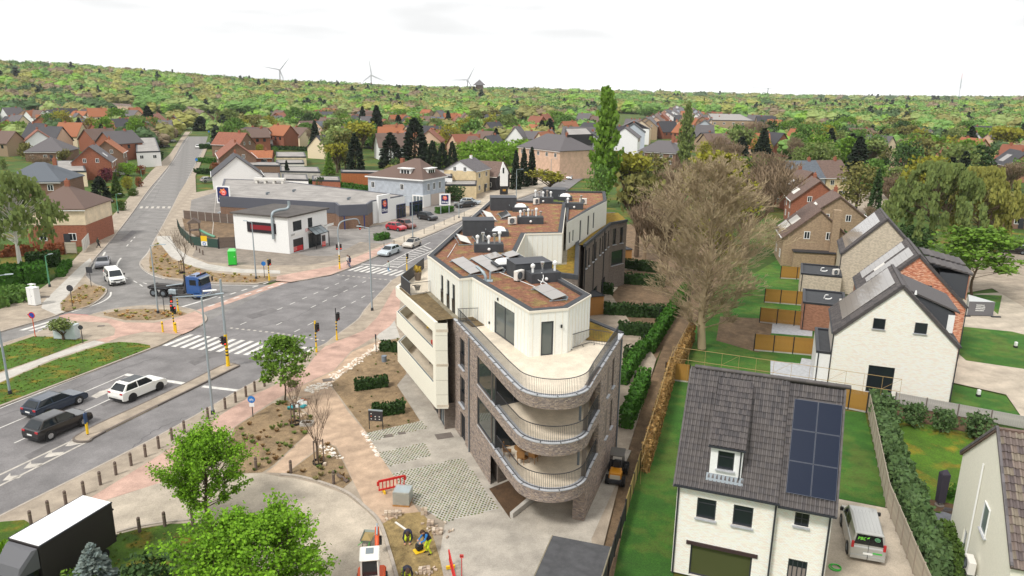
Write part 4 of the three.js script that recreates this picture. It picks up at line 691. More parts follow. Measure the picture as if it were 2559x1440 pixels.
function hedge(pts,w,h,leaf,label,o={}){
const t=thing(o.name??'hedge',label,'hedge',o.group),out=[],y=o.y??-0.1,s=o.s??0.2;
for(let i=0;i+1<pts.length;i++){
const{L,d}=dirOf(pts[i],pts[i+1]),n=Math.round(L*(w+2*h)*1.5/s/s),ec=Math.round(w*h*1.5/s/s);
for(const a of[0,L])for(let k=0;k<ec;k++){const p=along(pts[i],pts[i+1],a+rr(-0.06,0.06),rr(-w/2,w/2));out.push([p[0],y+rnd()*h,p[1],s*rr(0.6,1.3),tone(0.5)]);}
for(let k=0;k<n;k++){const q=rnd()*(w+2*h),a=rnd()*L;let o2,yy;if(q<w){o2=q-w/2;yy=h;}else{o2=q<w+h?-w/2:w/2;yy=(q-w)%h;}const wob=0.1*Math.sin(a*3.1+i)+rr(-0.09,0.07);const p=along(pts[i],pts[i+1],a,o2*(1+wob));out.push([p[0],y+yy*(1+wob*0.4)+rr(-0.05,0.05),p[1],s*rr(0.6,1.3),tone(0.5)]);}
}
part('foliage',leafGeo(out),LM(leaf),t);
part('inner_stems',merge(pts.slice(0,-1).map((p,i)=>{const q=pts[i+1],{L,th}=dirOf(p,q);return bx(L*0.99,h*0.86,w*0.7,(p[0]+q[0])/2,y,(p[1]+q[1])/2,th);})),o.core??mat('hedgecore_'+leaf,m_('leaf_'+leaf).color,{roughness:1}),t);return t;
}
const TUFT=(()=>{const o=[];for(let i=0;i<26;i++){const a=rnd()*6.28,l=rr(0.4,1);o.push([Math.cos(a)*0.22*l,0.22,Math.sin(a)*0.22*l,0.16,tone(0.4),3,V(Math.cos(a)*0.7,1,Math.sin(a)*0.7).normalize()]);}return leafGeo(o);})();
function inPoly(p,poly){let c=false;for(let i=0,j=poly.length-1;i<poly.length;j=i++){const[xi,zi]=poly[i],[xj,zj]=poly[j];if((zi>p[1])!==(zj>p[1])&&p[0]<(xj-xi)*(p[1]-zi)/(zj-zi)+xi)c=!c;}return c;}
function tufts(px,n,y,cols,label,sc=[0.3,0.75]){
const poly=PP(px,y),xs=poly.map((p)=>p[0]),zs=poly.map((p)=>p[1]),ms=[],cs=[];
for(let i=0;i<n*30&&ms.length<n*0.6;i++){const x=rr(Math.min(...xs),Math.max(...xs)),z=rr(Math.min(...zs),Math.max(...zs));if(!inPoly([x,z],poly))continue;const k=rr(...sc);ms.push(new THREE.Matrix4().compose(V(x,y,z),new THREE.Quaternion().setFromAxisAngle(V(0,1,0),rnd()*6),V(k,k*rr(0.6,1.2),k)));cs.push(pick(cols));}
const o=stuff('ground_cover',TUFT,mat('tuft',new THREE.Color(1,1,1),{roughness:1,vertexColors:true,side:THREE.DoubleSide}),ms,cs);o.userData.label=label;return o;
}
const tuftCols=[col(186,178,104,1.1),col(204,188,122,1.1),col(214,190,130,1.1),col(160,166,88,1.1),col(206,166,108,1.1)];
tufts([[258,788],[262,783],[317,773],[390,772],[450,778],[468,784],[455,789],[387,801],[312,800]],70,KT+0.01,tuftCols,'dry tufts of ornamental grass on the traffic island');
tufts([[152,776],[155,755],[178,732],[205,712],[236,714],[257,721],[262,729],[246,748],[212,767],[165,779]],70,KT+0.01,tuftCols,'dry tufts of ornamental grass in the bed beside the slip road');
tufts([[372,650],[377,625],[392,607],[402,612],[430,648],[470,662],[520,680],[600,688],[692,692],[690,698],[640,707],[515,704],[412,692],[376,678]],190,KT+0.01,tuftCols,'dry tufts of ornamental grass in the curved corner bed');
const gcols=[col(120,136,66,1.1),col(150,140,90,1.1),col(104,124,56,1.1),col(150,120,80,1.1)];
tufts([[587,1068],[680,1009],[720,1003],[780,1046],[767,1086],[735,1113],[685,1161],[655,1181],[600,1184],[560,1130]],120,KT+0.01,gcols,'low scattered plants in the soil bed beside the pink bicycle path',[0.25,0.7]);
tufts([[716,1183],[780,1136],[812,1108],[838,1118],[853,1146],[880,1201],[857,1221],[790,1203],[742,1191]],30,KT+0.01,gcols,'low plants in the small bed around the staked sapling',[0.25,0.7]);
tufts([[827,961],[878,918],[952,862],[1000,846],[1015,935],[992,963],[1050,1052],[917,1082],[836,975]],60,KT+0.005,gcols,'sparse weeds on the bare front yard',[0.12,0.35]);
const ggr=[col(112,134,52,1.1),col(136,146,62,1.1),col(154,148,76,1.1)];
tufts([[-100,905],[0,869],[82,841],[140,842],[222,850],[120,889],[0,930],[-100,965]],420,KT+0.005,ggr,'rough grass on the upper verge',[0.12,0.3]);
tufts([[-100,1000],[0,957],[130,902],[265,858],[300,855],[340,857],[374,863],[376,869],[0,1012],[-100,1050]],620,KT+0.005,ggr,'rough grass on the verge along the main road',[0.12,0.3]);
tufts([[292,1337],[350,1322],[425,1310],[520,1308],[598,1342],[640,1442],[650,1500],[-60,1520],[180,1382]],500,KT+0.005,ggr,'worn grass under the trees beside the parking lane',[0.1,0.26]);
// ================================================================ houses on the right
const GT=-0.358,whitePal=palette([[238,230,220],[232,224,212],[240,234,224],[228,219,207],[238,230,218]],0.93,18,2),redPal=palette([[214,148,118],[196,124,96],[226,170,140],[206,136,104],[184,112,90],[228,186,160]],1.05,24,10);
const loc=(O,t)=>(x,z)=>[O[0]+Math.cos(t)*x+Math.sin(t)*z,O[1]-Math.sin(t)*x+Math.cos(t)*z];
const TILE=(()=>{const n=5,w=0.208,l=0.39,prof=(i)=>0.03+0.034*Math.sin(i/(n-1)*Math.PI*2+0.6),pos=[],uv=[];const pt=(i,y,dz)=>[-w/2+w*i/(n-1),y,prof(i)+dz];const quad=(a,b,c,d)=>{for(const p of[a,b,c,a,c,d]){pos.push(...p);uv.push(p[0],p[1]);}};
for(let i=0;i+1<n;i++){quad(pt(i,0,0.05),pt(i+1,0,0.05),pt(i+1,l,0),pt(i,l,0));quad(pt(i,0,-0.03),pt(i+1,0,-0.03),pt(i+1,0,0.05),pt(i,0,0.05));}quad(pt(0,0,0),pt(0,0,0.03),pt(0,l,0),pt(0,l,-0.03));quad(pt(n-1,0,0),pt(n-1,l,-0.03),pt(n-1,l,0),pt(n-1,0,0.03));return raw(pos,uv);})();
const tileMats=['tiledark','tiledark2'].map(m_).concat([mat('tiledark3',col(102,95,93,1.35),{tex:'grain',m:1.1,roughness:0.66})]);
function slope(parent,w,len,pos,pitch,yaw,{skip=[],singles=0,m='tiledark',scale=1,cols=null,rows}={}){
const d=part('roof',bx(w,len,0.06,w/2,0,-0.03),m,parent);d.position.set(...pos);d.rotation.set(-(Math.PI/2-pitch),yaw,0,'YXZ');
const tw=0.21*scale,th=0.335*scale,nx=Math.round(w/tw),ny=Math.round(len/th),sx=w/nx/0.208,sy=len/ny/0.335,M=[];let c=0;
for(let j=0;j<ny;j++)for(let i=0;i<nx;i++){
const x=(i+0.5)*w/nx,y=j*len/ny;if(skip.some((s)=>x>s[0]&&x<s[1]&&y>s[2]&&y<s[3]))continue;
if(c<singles){const t=part('tile',TILE,pick(tileMats),d);t.position.set(x,y,0);t.scale.set(sx,sy,1);c++;}else M.push(new THREE.Matrix4().compose(V(x,y,0),new THREE.Quaternion(),V(sx,sy,scale)));
}
if(M.length)stuff('tiles',TILE,mat('tileinst',new THREE.Color(1,1,1),{tex:'grain',m:1.1,roughness:0.64}),M,M.map(()=>pick(cols??tileCols)),d);return d;
}
const tileCols=[col(96,90,90,1.35),col(106,99,98,1.35),col(88,83,84,1.35),col(110,103,101,1.35)];
function panelGrid(deck,x0,y0,nx,ny,w,h,m,name='solar_panel',z=0.12,gap=0.015){
for(let i=0;i<nx;i++)for(let j=0;j<ny;j++){const p=part(name,bx(w-gap,h-gap,0.035,0,0,0),m,deck);p.position.set(x0+(i+0.5)*w,y0+j*h+gap/2,z);}
}
{// ---- the white house with the dormer and six blue panels
const O=[8.94,-35.95],h=thing('white_house','white brick house with dark tiled roof, one dormer and six blue solar panels','house',undefined,[O[0],0,O[1]],GT);
const E=5.6,R=10.9,half=4.04,pitch=Math.atan2(R-E,half),len=Math.hypot(R-E,half),B={m:[],c:[]};
const fA=[[1.1,2.1,3.7,4.9],[3.0,4.0,3.7,4.9],[0.95,4.2,0.05,2.0]],fB=[[0.9,1.6,4.2,4.98],[0.85,1.8,0.05,2.2]];
const w=(p0,p1,y1,ops,lay=true)=>{part('wall',wall(p0,p1,0,y1,ops),'mortarwhite',h);if(lay)layBricks(B,p0,p1,0.02,y1,ops,whitePal,0.21,0.05,0.012,0.004);};
w([0.12,-0.3],[5.28,-0.3],E,fA);w([5.28,-0.62],[7.95,-0.62],E-0.05,fB);w([5.28,-0.3],[5.28,-0.62],E,[],false);w([7.95,-0.62],[7.95,-7.8],E,[]);w([0.12,-7.8],[0.12,-0.3],E,[]);w([7.95,-7.8],[0.12,-7.8],E,[],false);
const tri=(x,s)=>{const g=raw([x,E,-0.3,x,E,-7.8,x,R-0.15,-half],[0,0,7.5,0,3.75,5]);return s?flip(g):g;};part('gable',tri(0.12),'mortarwhite',h);part('gable',tri(7.95),'mortarwhite',h);
fA.slice(0,2).forEach((o)=>win(h,[0.12,-0.3],[5.28,-0.3],o,{sill:'stone',tr:[0.72]}));win(h,[0.12,-0.3],[5.28,-0.3],fA[2],{name:'garage_window',t:0.08,glass:mat('greenpane',col(78,82,52,1),{phys:true,roughness:0.05}),recess:0.16});
part('lintel',bx(3.75,0.2,0.12,2.7,2.0,-0.27),plain('browntrim',66,48,48,0.6),h);
win(h,[5.28,-0.62],[7.95,-0.62],fB[0],{mul:[0.5],tr:[0.48],sill:'stone'});const dr=win(h,[5.28,-0.62],[7.95,-0.62],fB[1],{name:'door',glass:plain('doorgrey',150,138,132,0.6),t:0.06,mul:[0.25,0.5,0.75]});part('door_glass',bx(0.82,0.35,0.03,0,1.68,0.01),'glass',dr);
slope(h,5.33,len,[-0.05,E,0],pitch,0,{singles:230,skip:[[1.62,3.36,0.7,6.3]]});
const dk=slope(h,2.78,len-0.1,[5.3,E-0.12,-0.02],pitch,0,{singles:60,skip:[[0.35,2.4,1.0,5.6]]});
slope(h,8.13,len,[8.08,E,-8.08],pitch,Math.PI);
const ry=R+0.06;for(let i=0;i<22;i++)part('ridge_tile',cyl(0.13,0.12,0.4,0,0,0,7).rotateZ(-Math.PI/2).translate(0.15+i*0.37,ry,-half),tileMats[i%3],h);
for(const[x,y]of[[-0.05,0],[8.06,0]])for(let i=0;i<20;i++){const t=i/20*len;part('verge_tile',bx(0.1,0.12,0.36,x,E+Math.sin(pitch)*t-0.02,-Math.cos(pitch)*(t+0.15),0,pitch),tileMats[i%3],h);}
for(let j=0;j<3;j++)for(let i=0;i<2;i++){const p=part('solar_panel',bx(1.18,1.66,0.04),'solarblue',dk);p.position.set(0.28+0.6+i*1.2,0.72+j*1.68,0.14);part('panel_frame',merge(bx(1.18,0.02,0.05,0,0,0),bx(1.18,0.02,0.05,0,1.64,0),bx(0.02,1.66,0.05,-0.58,0,0),bx(0.02,1.66,0.05,0.58,0,0)),plain('pvframe',66,74,92,0.4),p);}
const dz=-0.5,x0=1.68,x1=3.32,yb=6.15,yt=8.02,dw=[[0.38,1.22,yb+0.55,yb+1.6]];
const dpart=part('dormer',merge(wall([x0,dz],[x1,dz],yb,yt,dw),raw([x0,yb,dz,x0,yt,dz,x0,10.3,-3.6,x1,yb,dz,x1,10.3,-3.6,x1,yt,dz],[0,0,0,1,1,1,0,0,1,1,0,1])),'render',h);win(dpart,[x0,dz],[x1,dz],dw[0],{sill:'stone',tr:[0.65]});
const dp=Math.atan2(10.5-yt,3.7-0.35);slope(h,1.86,Math.hypot(10.5-yt,3.35),[x0-0.11,yt+0.03,-0.35],dp,0,{singles:10});
part('lead_flashing',bx(1.9,0.03,0.42,2.5,6.2,-0.4,0,pitch),'zinc',h);part('downpipe',cyl(0.035,0.035,1.8,3.22,6.2,dz+0.06,8),'anthracite',h);
part('gutter',bx(5.4,0.1,0.13,2.65,E-0.08,0.05),'anthracite',h);part('gutter',bx(2.8,0.1,0.13,6.68,E-0.2,0.03),'anthracite',h);part('gutter',bx(1.9,0.08,0.1,2.5,yt-0.05,-0.3),'anthracite',h);
for(const[x,z]of[[0.2,-0.22],[5.2,-0.22],[7.85,-0.54]])part('downpipe',cyl(0.05,0.05,5.5,x,0,z,10),'anthracite',h);
stuff('bricks',UNIT,mat('brickinst',new THREE.Color(1,1,1),{roughness:0.9}),B.m,B.c,h);
}
// ---- row of gabled houses behind: gable to the street, ridge running back
function rowHouse(label,O,W,D,E,R,o){
const h=thing(o.name,label,'house',undefined,[O[0],0,O[1]],GT),B={m:[],c:[]},c=W/2,pitch=Math.atan2(R-E,c),len=Math.hypot(R-E,c)+0.12,ops=o.ops??[];
part('wall',wall([0,0],[W,0],0,E,ops.filter((q)=>q[3]<E)),o.mortar,h);part('wall',merge(wall([W,0],[W,-D],0,E),wall([W,-D],[0,-D],0,E),wall([0,-D],[0,0],0,E)),o.side??o.mortar,h);
part('gable',raw([0,E,0,W,E,0,c,R,0],[0,0,W,0,c,R-E]),o.mortar,h);part('gable',flip(raw([0,E,-D,W,E,-D,c,R,-D],[0,0,W,0,c,R-E])),o.mortar,h);
if(o.pal){
layBricks(B,[0,0],[W,0],0.02,E,ops,o.pal,0.24,0.06,0.012,0.004);
for(let y=E;y<R-0.1;y+=0.072){const k=(y-E)/(R-E)*c;layBricks(B,[k,0],[W-k,0],y,y+0.05,ops.map((q)=>[q[0]-k,q[1]-k,q[2],q[3]]),o.pal,0.24,0.06,0.012,0.004);}
stuff('bricks',UNIT,m_('brickinst'),B.m,B.c,h);
}
ops.forEach((q)=>win(h,[0,0],[W,0],q,{recess:q[3]>E?-0.02:0.1,sill:'stone',...(q[4]??{})}));
const dk=slope(h,D+0.2,len,[-0.08,E-0.05,-D-0.1],pitch,-Math.PI/2,{scale:1.4,skip:o.skipL??[]}),dr=slope(h,D+0.2,len,[W+0.08,E-0.05,0.1],pitch,Math.PI/2,{scale:1.4,skip:o.skipR??[]});
part('ridge',bx(0.24,0.12,D+0.25,c,R+0.02,-D/2),'tiledark',h);
const vg=(x,s)=>bx(len,0.16,0.14,s*0,0,0,0,0,0);for(const s of[-1,1]){const m=part('verge',bx(len,0.2,0.16,0,-0.16,0),'tiledark',h);m.position.set(c+s*(c/2+0.04),(E+R)/2-0.0,0.06);m.rotation.z=-s*pitch;}
part('gutter',bx(0.13,0.1,D,-0.2,E-0.12,-D/2),'anthracite',h);part('gutter',bx(0.13,0.1,D,W+0.2,E-0.12,-D/2),'anthracite',h);
for(const x of[-0.08,W+0.06])part('downpipe',cyl(0.05,0.05,E,x,0,0.07,8),'anthracite',h);
if(o.pv)for(const[x0,y0,nx,ny]of o.pv){panelGrid(dk,x0,y0,nx,ny,1.05,0.6,'solargrey','solar_panel',0.14,0.01);}
return{h,dk,dr,c,pitch};
}
{
const a=rowHouse('white brick gabled house with a solar roof and a dark slate dormer',[28.9,-62.98],9.7,8.4,5.5,10.3,{name:'gabled_house',mortar:'mortarwhite',pal:whitePal,ops:[[2.95,3.9,6.3,7.25],[6.2,7.15,6.3,7.25],[3.1,5.2,0.4,2.9]],pv:[[0.4,1.1,6,9]],skipL:[[0.4,6.6,1.1,6.4]]});
const d=part('dormer',hull([[7.4,6.6,-1.2],[7.4,6.6,-7.4],[9.3,8.05,-1.2],[9.3,8.05,-7.4],[5.6,9.6,-1.2],[5.6,9.6,-7.4],[9.3,6.0,-1.2],[9.3,6.0,-7.4]]),plain('slateside',74,76,82,0.6),a.h);part('dormer_roof',hull([[5.3,9.75,-1.0],[5.3,9.75,-7.6],[9.6,8.1,-1.0],[9.6,8.1,-7.6],[5.3,9.9,-1.0],[5.3,9.9,-7.6],[9.6,8.25,-1.0],[9.6,8.25,-7.6]]),'tiledark',d);part('dormer_cheek',bx(0.5,1.6,0.06,9.05,6.3,-1.16),'render',d);
part('vent_cap',cyl(0.12,0.06,0.35,6.0,9.5,-0.8,10),'white',a.h);
const b=rowHouse('red brick gabled house with solar roof and tiled dormers',[36.8,-75.3],9.7,9.5,5.5,10.4,{name:'brick_house',mortar:'masonpink',pal:redPal,ops:[[5.1,6.4,6.4,7.4]],pv:[[0.4,0.9,3,9],[4.4,1.2,4,9]],skipL:[]});
part('skylight',bx(0.9,1.3,0.08),'offwhite',b.dk).position.set(3.95,2.4,0.13);
for(const[z0,z1,yt]of[[-1.0,-4.2,8.6],[-5.0,-8.6,8.7]]){const dm=part('dormer',bx(2.6,2.5,z0-z1-0.2,8.4,yt-2.5,(z0+z1)/2),m_('slateside'),b.h);part('dormer_front',bx(0.1,2.6,z0-z1,9.75,yt-2.6,(z0+z1)/2),'masonpink',dm);const g=hull([[6.0,yt+0.9,z0],[6.0,yt+0.9,z1],[10.0,yt,z0+0.2],[10.0,yt,z1-0.2],[6.0,yt+1,z0],[6.0,yt+1,z1],[10.0,yt+0.12,z0+0.2],[10.0,yt+0.12,z1-0.2]]);part('dormer_roof',g,'tiledark',dm);for(let k=0;k<8;k++)part('tile_course',bx(0.48,0.06,z0-z1+0.3,6.3+k*0.5,yt+0.93-k*0.11,(z0+z1)/2),tileMats[k%3],dm);}
const c=rowHouse('cream gabled house with a long solar array furthest in the row',[44.2,-97.2],9.7,10,5.5,10.5,{name:'gabled_house',mortar:mat('rendwarm',col(238,222,200,1.0),{tex:'mason',m:2,roughness:0.9}),ops:[[8.2,9.0,6.2,7.2]],pv:[[0.5,0.8,8,9]]});
for(const[x,z,w,d,m,label]of[[30.3,-67.6,1.9,7.6,'render','narrow white flat roofed extension beside the white gabled house'],[36.4,-83.2,4.6,6.4,'masonpink','red brick flat roofed extension between the patios'],[41.6,-97.2,5.0,6.4,m_('rendwarm'),'cream flat roofed extension of the furthest house']]){
const t=thing('house_extension',label,'extension','flat roofed extensions of the row houses',[x,0,z],GT);part('wall',bx(w,3.1,d),m,t);part('roof',bx(w-0.5,0.02,d-0.5,0,3.101,0),'bitumen',t);
part('parapet',merge(bx(w+0.06,0.22,0.3,0,3.1,d/2-0.12),bx(w+0.06,0.22,0.3,0,3.1,-d/2+0.12),bx(0.3,0.22,d-0.54,w/2-0.12,3.1,0),bx(0.3,0.22,d-0.54,-w/2+0.12,3.1,0)),'anthracite',t);part('downpipe',cyl(0.05,0.05,3.1,-w/2+0.2,0,d/2+0.06,8),'anthracite',t);
if(w>3){part('roof_pipes',merge(tube([[0,3.1,0],[0.1,3.5,0],[0.4,3.6,0.1]],0.07,6),tube([[0.1,3.15,0.3],[0.6,3.2,0.4],[0.8,3.3,0.2]],0.08,6)),'white',t);}
}
acUnit(2088,688,3.12,0.3,'beige air conditioner on the cream flat roofed extension');acUnit(2106,765,3.12,0.3,'white air conditioner on the red brick extension');
}
{// ---- house at the lower right corner: gable towards the path, ridge running right
const h=thing('white_house','cream rendered house with weathered brown tiles beside the slate path','house',undefined,[27.1,0,-40.3],GT-Math.PI/2);
const W=11.4,E=5.4,R=9.5,D=10,c=W/2,pitch=Math.atan2(R-E,c),len=Math.hypot(R-E,c)+0.3,ops=[[3.0,3.8,0.9,2.3],[5.6,6.3,0.7,2.0],[7.9,8.6,0.9,2.2]];
const q=[[0,0],[W,0]].map(([x,z])=>[x,z]);
h.rotation.y=GT-Math.PI/2;const cream=mat('creamwall',col(244,232,216,0.98),{tex:'faint',m:3,roughness:0.9});
part('wall',wall([0,0],[W,0],0,E,ops),cream,h);part('wall',merge(wall([W,0],[W,-D],0,E),wall([0,-D],[0,0],0,E)),cream,h);part('gable',raw([0,E,0,W,E,0,c,R,0],[0,0,W,0,c,R-E]),cream,h);
ops.forEach((o)=>win(h,[0,0],[W,0],o,{frame:'white',sill:'stone',glass:'glasslight'}));win(h,[0,0],[W,0],[6.0,7.1,4.0,5.6],{frame:'white',sill:'stone',recess:-0.05,glass:'glasslight'});
const oc=[col(118,104,98,1.1),col(134,118,108,1.1),col(104,92,90,1.1),col(140,128,112,1.1)];
slope(h,D,len,[W+0.25,E-0.15,0.12],pitch,Math.PI/2,{scale:1.3,m:'tilebrown',cols:oc});slope(h,D,len,[-0.25,E-0.15,-D+0.12],pitch,-Math.PI/2,{scale:1.3,m:'tilebrown',cols:oc});
part('verge',bx(len,0.14,0.12,0,0,0),'tilegrey',h).position.set(0,0,0);const v1=h.children[h.children.length-1];v1.position.set(c/2-0.1,(E+R)/2,0.08);v1.rotation.z=pitch;const v2=part('verge',bx(len,0.14,0.12),'tilegrey',h);v2.position.set(W-c/2+0.1,(E+R)/2,0.08);v2.rotation.z=-pitch;
part('downpipe',cyl(0.05,0.05,5.6,4.6,1.4,0.08,8),'white',h);part('downpipe',tube([[4.6,1.5,0.08],[5.2,1.1,0.08],[5.3,0,0.08]],0.05,6),'white',h);
part('ridge',bx(0.25,0.12,D,c,R,-D/2+0.1),'tilebrown',h);
for(const[x,y]of[[6.6,1.6],[8.8,0.6]]){const t=acUnit(2400,1350,0,0,y>1?'white air conditioner mounted high on the cream wall':'white air conditioner mounted lower on the cream wall');const p=loc([27.1,-40.3],GT-Math.PI/2)(x,0.32);t.position.set(p[0],y,p[1]);t.rotation.y=GT-Math.PI/2;part('wall_bracket',merge(bx(0.05,0.05,0.5,-0.3,-0.02,-0.08),bx(0.05,0.05,0.5,0.3,-0.02,-0.08)),'white',t);}
}
// ---- fences
function panelFence(pts,h,label,{m='fencewood',post='black',span=1.85,y=-0.06,base=true,group}={}){
const t=thing('panel_fence',label,'fence',group);
for(let i=0;i+1<pts.length;i++){const{L,th}=dirOf(pts[i],pts[i+1]),n=Math.max(1,Math.round(L/span));for(let k=0;k<n;k++){const a=along(pts[i],pts[i+1],(k+0.5)*L/n),b=along(pts[i],pts[i+1],k*L/n);const f=part('panel',FENCE(L/n-0.09,h-0.15),m,t);f.position.set(a[0],y+0.15,a[1]);f.rotation.y=th;const q=part('post',POST(h),post,t);q.position.set(b[0],y,b[1]);q.rotation.y=th;if(base){const g=part('base_board',bx(L/n-0.09,0.15,0.05),'concrete3',t);g.position.set(a[0],y,a[1]);g.rotation.y=th;}}
const e=pts[i+1],q=part('post',POST(h),post,t);q.position.set(e[0],y,e[1]);q.rotation.y=th;}
return t;
}
const FC=new Map(),cacheGeo=(k,f)=>{if(!FC.has(k))FC.set(k,f());return FC.get(k);};
const FENCE=(w,h)=>cacheGeo('f'+w.toFixed(2)+h.toFixed(2),()=>merge(Array.from({length:14},(_,i)=>bx(w/14-0.006,h,0.03+(i%2)*0.012,-w/2+(i+0.5)*w/14,0,0)))),POST=(h)=>cacheGeo('p'+h,()=>bx(0.1,h+0.04,0.1));
mat('fencewood',col(188,140,62,1.1),{tex:'plank',m:1.6,roughness:0.8});
panelFence(PP([[1884,875],[2030,888]]),1.85,'brown board fence with black posts between the two nearest patios');panelFence(PP([[1898,805],[2028,818]]),1.85,'brown board fence with black posts behind the stone patio');panelFence(PP([[1910,755],[2030,765]]),1.85,'brown board fence with black posts beside the upper lawn');panelFence(PP([[1950,695],[2032,700]]),1.85,'brown board fence with black posts below the beige brick house');
panelFence([P2(1662,948),P2(1722,955)],1.75,'brown board fence across the end of the lawn strip');panelFence(PP([[2075,1012],[2165,1030]]),1.85,'brown board fence behind the white house beside the concrete wall');
panelFence(PP([[1665,948],[1622,1092],[1562,1300]]),1.5,'slatted tan fence between the dirt path and the lawn',{m:mat('fencetan',col(192,168,104,1.1),{tex:'plank',m:1.2,roughness:0.85}),base:false});
panelFence(PP([[1562,1300],[1520,1440]]),1.4,'low dark board along the end of the tan fence',{m:'blackwood',base:false});
panelFence(PP([[2168,1030],[2215,1266],[2282,1432],[2320,1520]]),1.75,'precast concrete panel wall beside the driveway',{m:mat('precast',col(206,194,174,1.1),{tex:'worn',m:2,roughness:0.9}),post:mat('precastpost',col(160,148,134,1.1),{roughness:0.9}),span:1.5,base:false}).userData.category='wall';
panelFence(PP([[2236,1012],[2560,1074]]),1.2,'low grey concrete wall behind the flowering shrubs',{m:mat('precastgrey',col(196,192,186,1.1),{tex:'worn',m:2,roughness:0.9}),post:'darkkerb',span:2.4,base:false}).userData.category='wall';
{
const trellis=(pts,y0,y1,label)=>{const t=thing('trellis',label,'trellis',undefined);const bam=mat('bamboo',col(186,156,104,1.2),{roughness:0.7});for(let i=0;i+1<pts.length;i++){const[a,b]=[pts[i],pts[i+1]],{L}=dirOf(a,b),n=Math.round(L/1.5);for(const y of[y0,y1])part('rail',rod([a[0],y,a[1]],[b[0],y,b[1]],0.022),bam,t);for(let k=0;k<=n;k++){const p=along(a,b,k*L/n),q=along(a,b,Math.min(L,(k+1)*L/n));part('stake',rod([p[0],0,p[1]],[p[0],y1,p[1]],0.015),bam,t);if(k%3===0&&k<n)part('brace',rod([p[0],y0,p[1]],[q[0],y1,q[1]],0.012),bam,t);}}return t;};
trellis(PP([[1676,950],[2060,1010],[2240,1040]]),2.2,3.3,'bamboo trellis above the fence behind the white house');trellis(PP([[1676,950],[1633,1100],[1600,1210]]),1.7,2.9,'bamboo trellis with dry vines along the tan fence');trellis([P2(1676,950),P2(1725,850)],1.5,2.6,'bamboo trellis running back beside the big bare tree');
hedge(PP([[1678,950],[1640,1085],[1612,1180]]),0.5,2.3,'dry','brown dry leaved hedge along the tan fence',{s:0.16,core:mat('drycore',LM('dry').color,{roughness:1})});
hedge(PP([[1690,935],[1728,850]]),0.6,2.0,'dry','brown dry leaved hedge beside the big bare tree',{s:0.16,core:m_('drycore')});
}
// ---- hedges in the gardens behind the apartment building
const hg='dark green conifer hedges dividing the gardens';
for(const[a,b,l]of[[[1510,787],[1660,793],'dark green conifer hedge beside the nearest shed'],[[1545,836],[1628,842],'short dark conifer hedge behind the brick corner'],[[1530,705],[1660,716],'dark conifer hedge below the middle shed'],[[1540,668],[1640,680],'dark conifer hedge at the furthest shed'],[[1560,900],[1600,905],'short dark conifer hedge closest to the building corner'],[[1508,735],[1530,738],'pair of small conifers beside the shed terrace']])hedge(PP([a,b]),0.9,1.6,'hedgedark',l,{s:0.22,group:hg});
hedge(PP([[1562,1075],[1590,1010],[1610,960]]),1.0,1.7,'hedge','bright green hedge at the brick corner along the dirt path',{s:0.2});hedge(PP([[1555,965],[1585,915],[1610,880]]),0.9,1.6,'hedge','bright green hedge beside the garden gate',{s:0.2});hedge(PP([[1622,882],[1652,832],[1690,775],[1715,735]]),1.0,1.7,'hedge','bright green hedge running along the dirt path to the big tree',{s:0.2});
for(const[u,v,l]of[[1608,870,'black garden gate in the bright hedge'],[1648,800,'black garden gate further along the hedge'],[1585,970,'black garden gate nearest to the brick corner']]){const p=P(u,v),t=thing('garden_gate',l,'gate','black gates in the hedges',[p.x,-0.06,p.z],1.25);part('frame',merge(bx(0.06,1.5,0.06,-0.5,0,0),bx(0.06,1.5,0.06,0.5,0,0),bx(1,0.05,0.05,0,1.4,0),bx(1,0.05,0.05,0,0.15,0)),'black',t);for(let i=0;i<8;i++)part('bar',bx(0.02,1.25,0.02,-0.42+i*0.12,0.2,0),'black',t);}
tag(part('terrace_slab',bx(5,0.1,4,P(1560,665).x,-0.05,P(1560,665).z,GT),'terrace'),'pale terrace slab beside the furthest shed','terrace');tag(part('terrace_slab',bx(3.5,0.1,4.5,P(1503,725).x,-0.05,P(1503,725).z,GT),'terrace'),'pale terrace slab between the two sheds','terrace');
hedge(PP([[2190,1025],[2232,1180],[2290,1330],[2340,1460]]),1.3,1.9,'laurel','loose grey green laurel hedge along the concrete panel wall',{s:0.22});
for(const[u,v,H,w,l]of[[2293,1005,2.1,62,'flowering evergreen shrub with white blossoms before the low wall'],[2365,1020,2.0,66,'rounded evergreen shrub in the middle of the low wall'],[2452,1030,2.2,85,'wide evergreen shrub with pale blossoms before the low wall'],[2222,990,2.4,90,'tall evergreen shrub at the corner of the concrete walls'],[2300,1200,1.0,50,'low green shrub at the edge of the yellowish lawn']])tree(u,v,H,w,'shrub0','laurel',l,'evergreen shrubs before the low wall');
hedge(PP([[2368,1345],[2385,1420],[2400,1470]]),1.0,1.3,'yew','yellow green clipped hedge under the cream wall',{s:0.16});tree(2395,1215,1.0,60,'shrub1','hedge','low green shrub beside the closed parasol');tree(2270,1215,1.0,50,'shrub1','fresh','small light green shrub at the end of the slate path');
{const p=P(2348,1262),t=thing('closed_parasol','closed dark parasol in its cover beside the lawn','parasol',undefined,[p.x,-0.02,p.z]);part('cover',hull([[-.22,.25,-.2],[.22,.25,-.2],[.22,.25,.2],[-.22,.25,.2],[-.26,2.3,-.24],[.26,2.3,-.24],[.26,2.3,.24],[-.26,2.3,.24],[.1,2.6,0],[-.15,2.55,0]]),plain('parasol',60,54,66,0.85),t);part('pole',cyl(0.04,0.04,0.3,0,0,0,8),'white',t);part('foot',cyl(0.3,0.28,0.06,0,0,0,12),'darkkerb',t);}
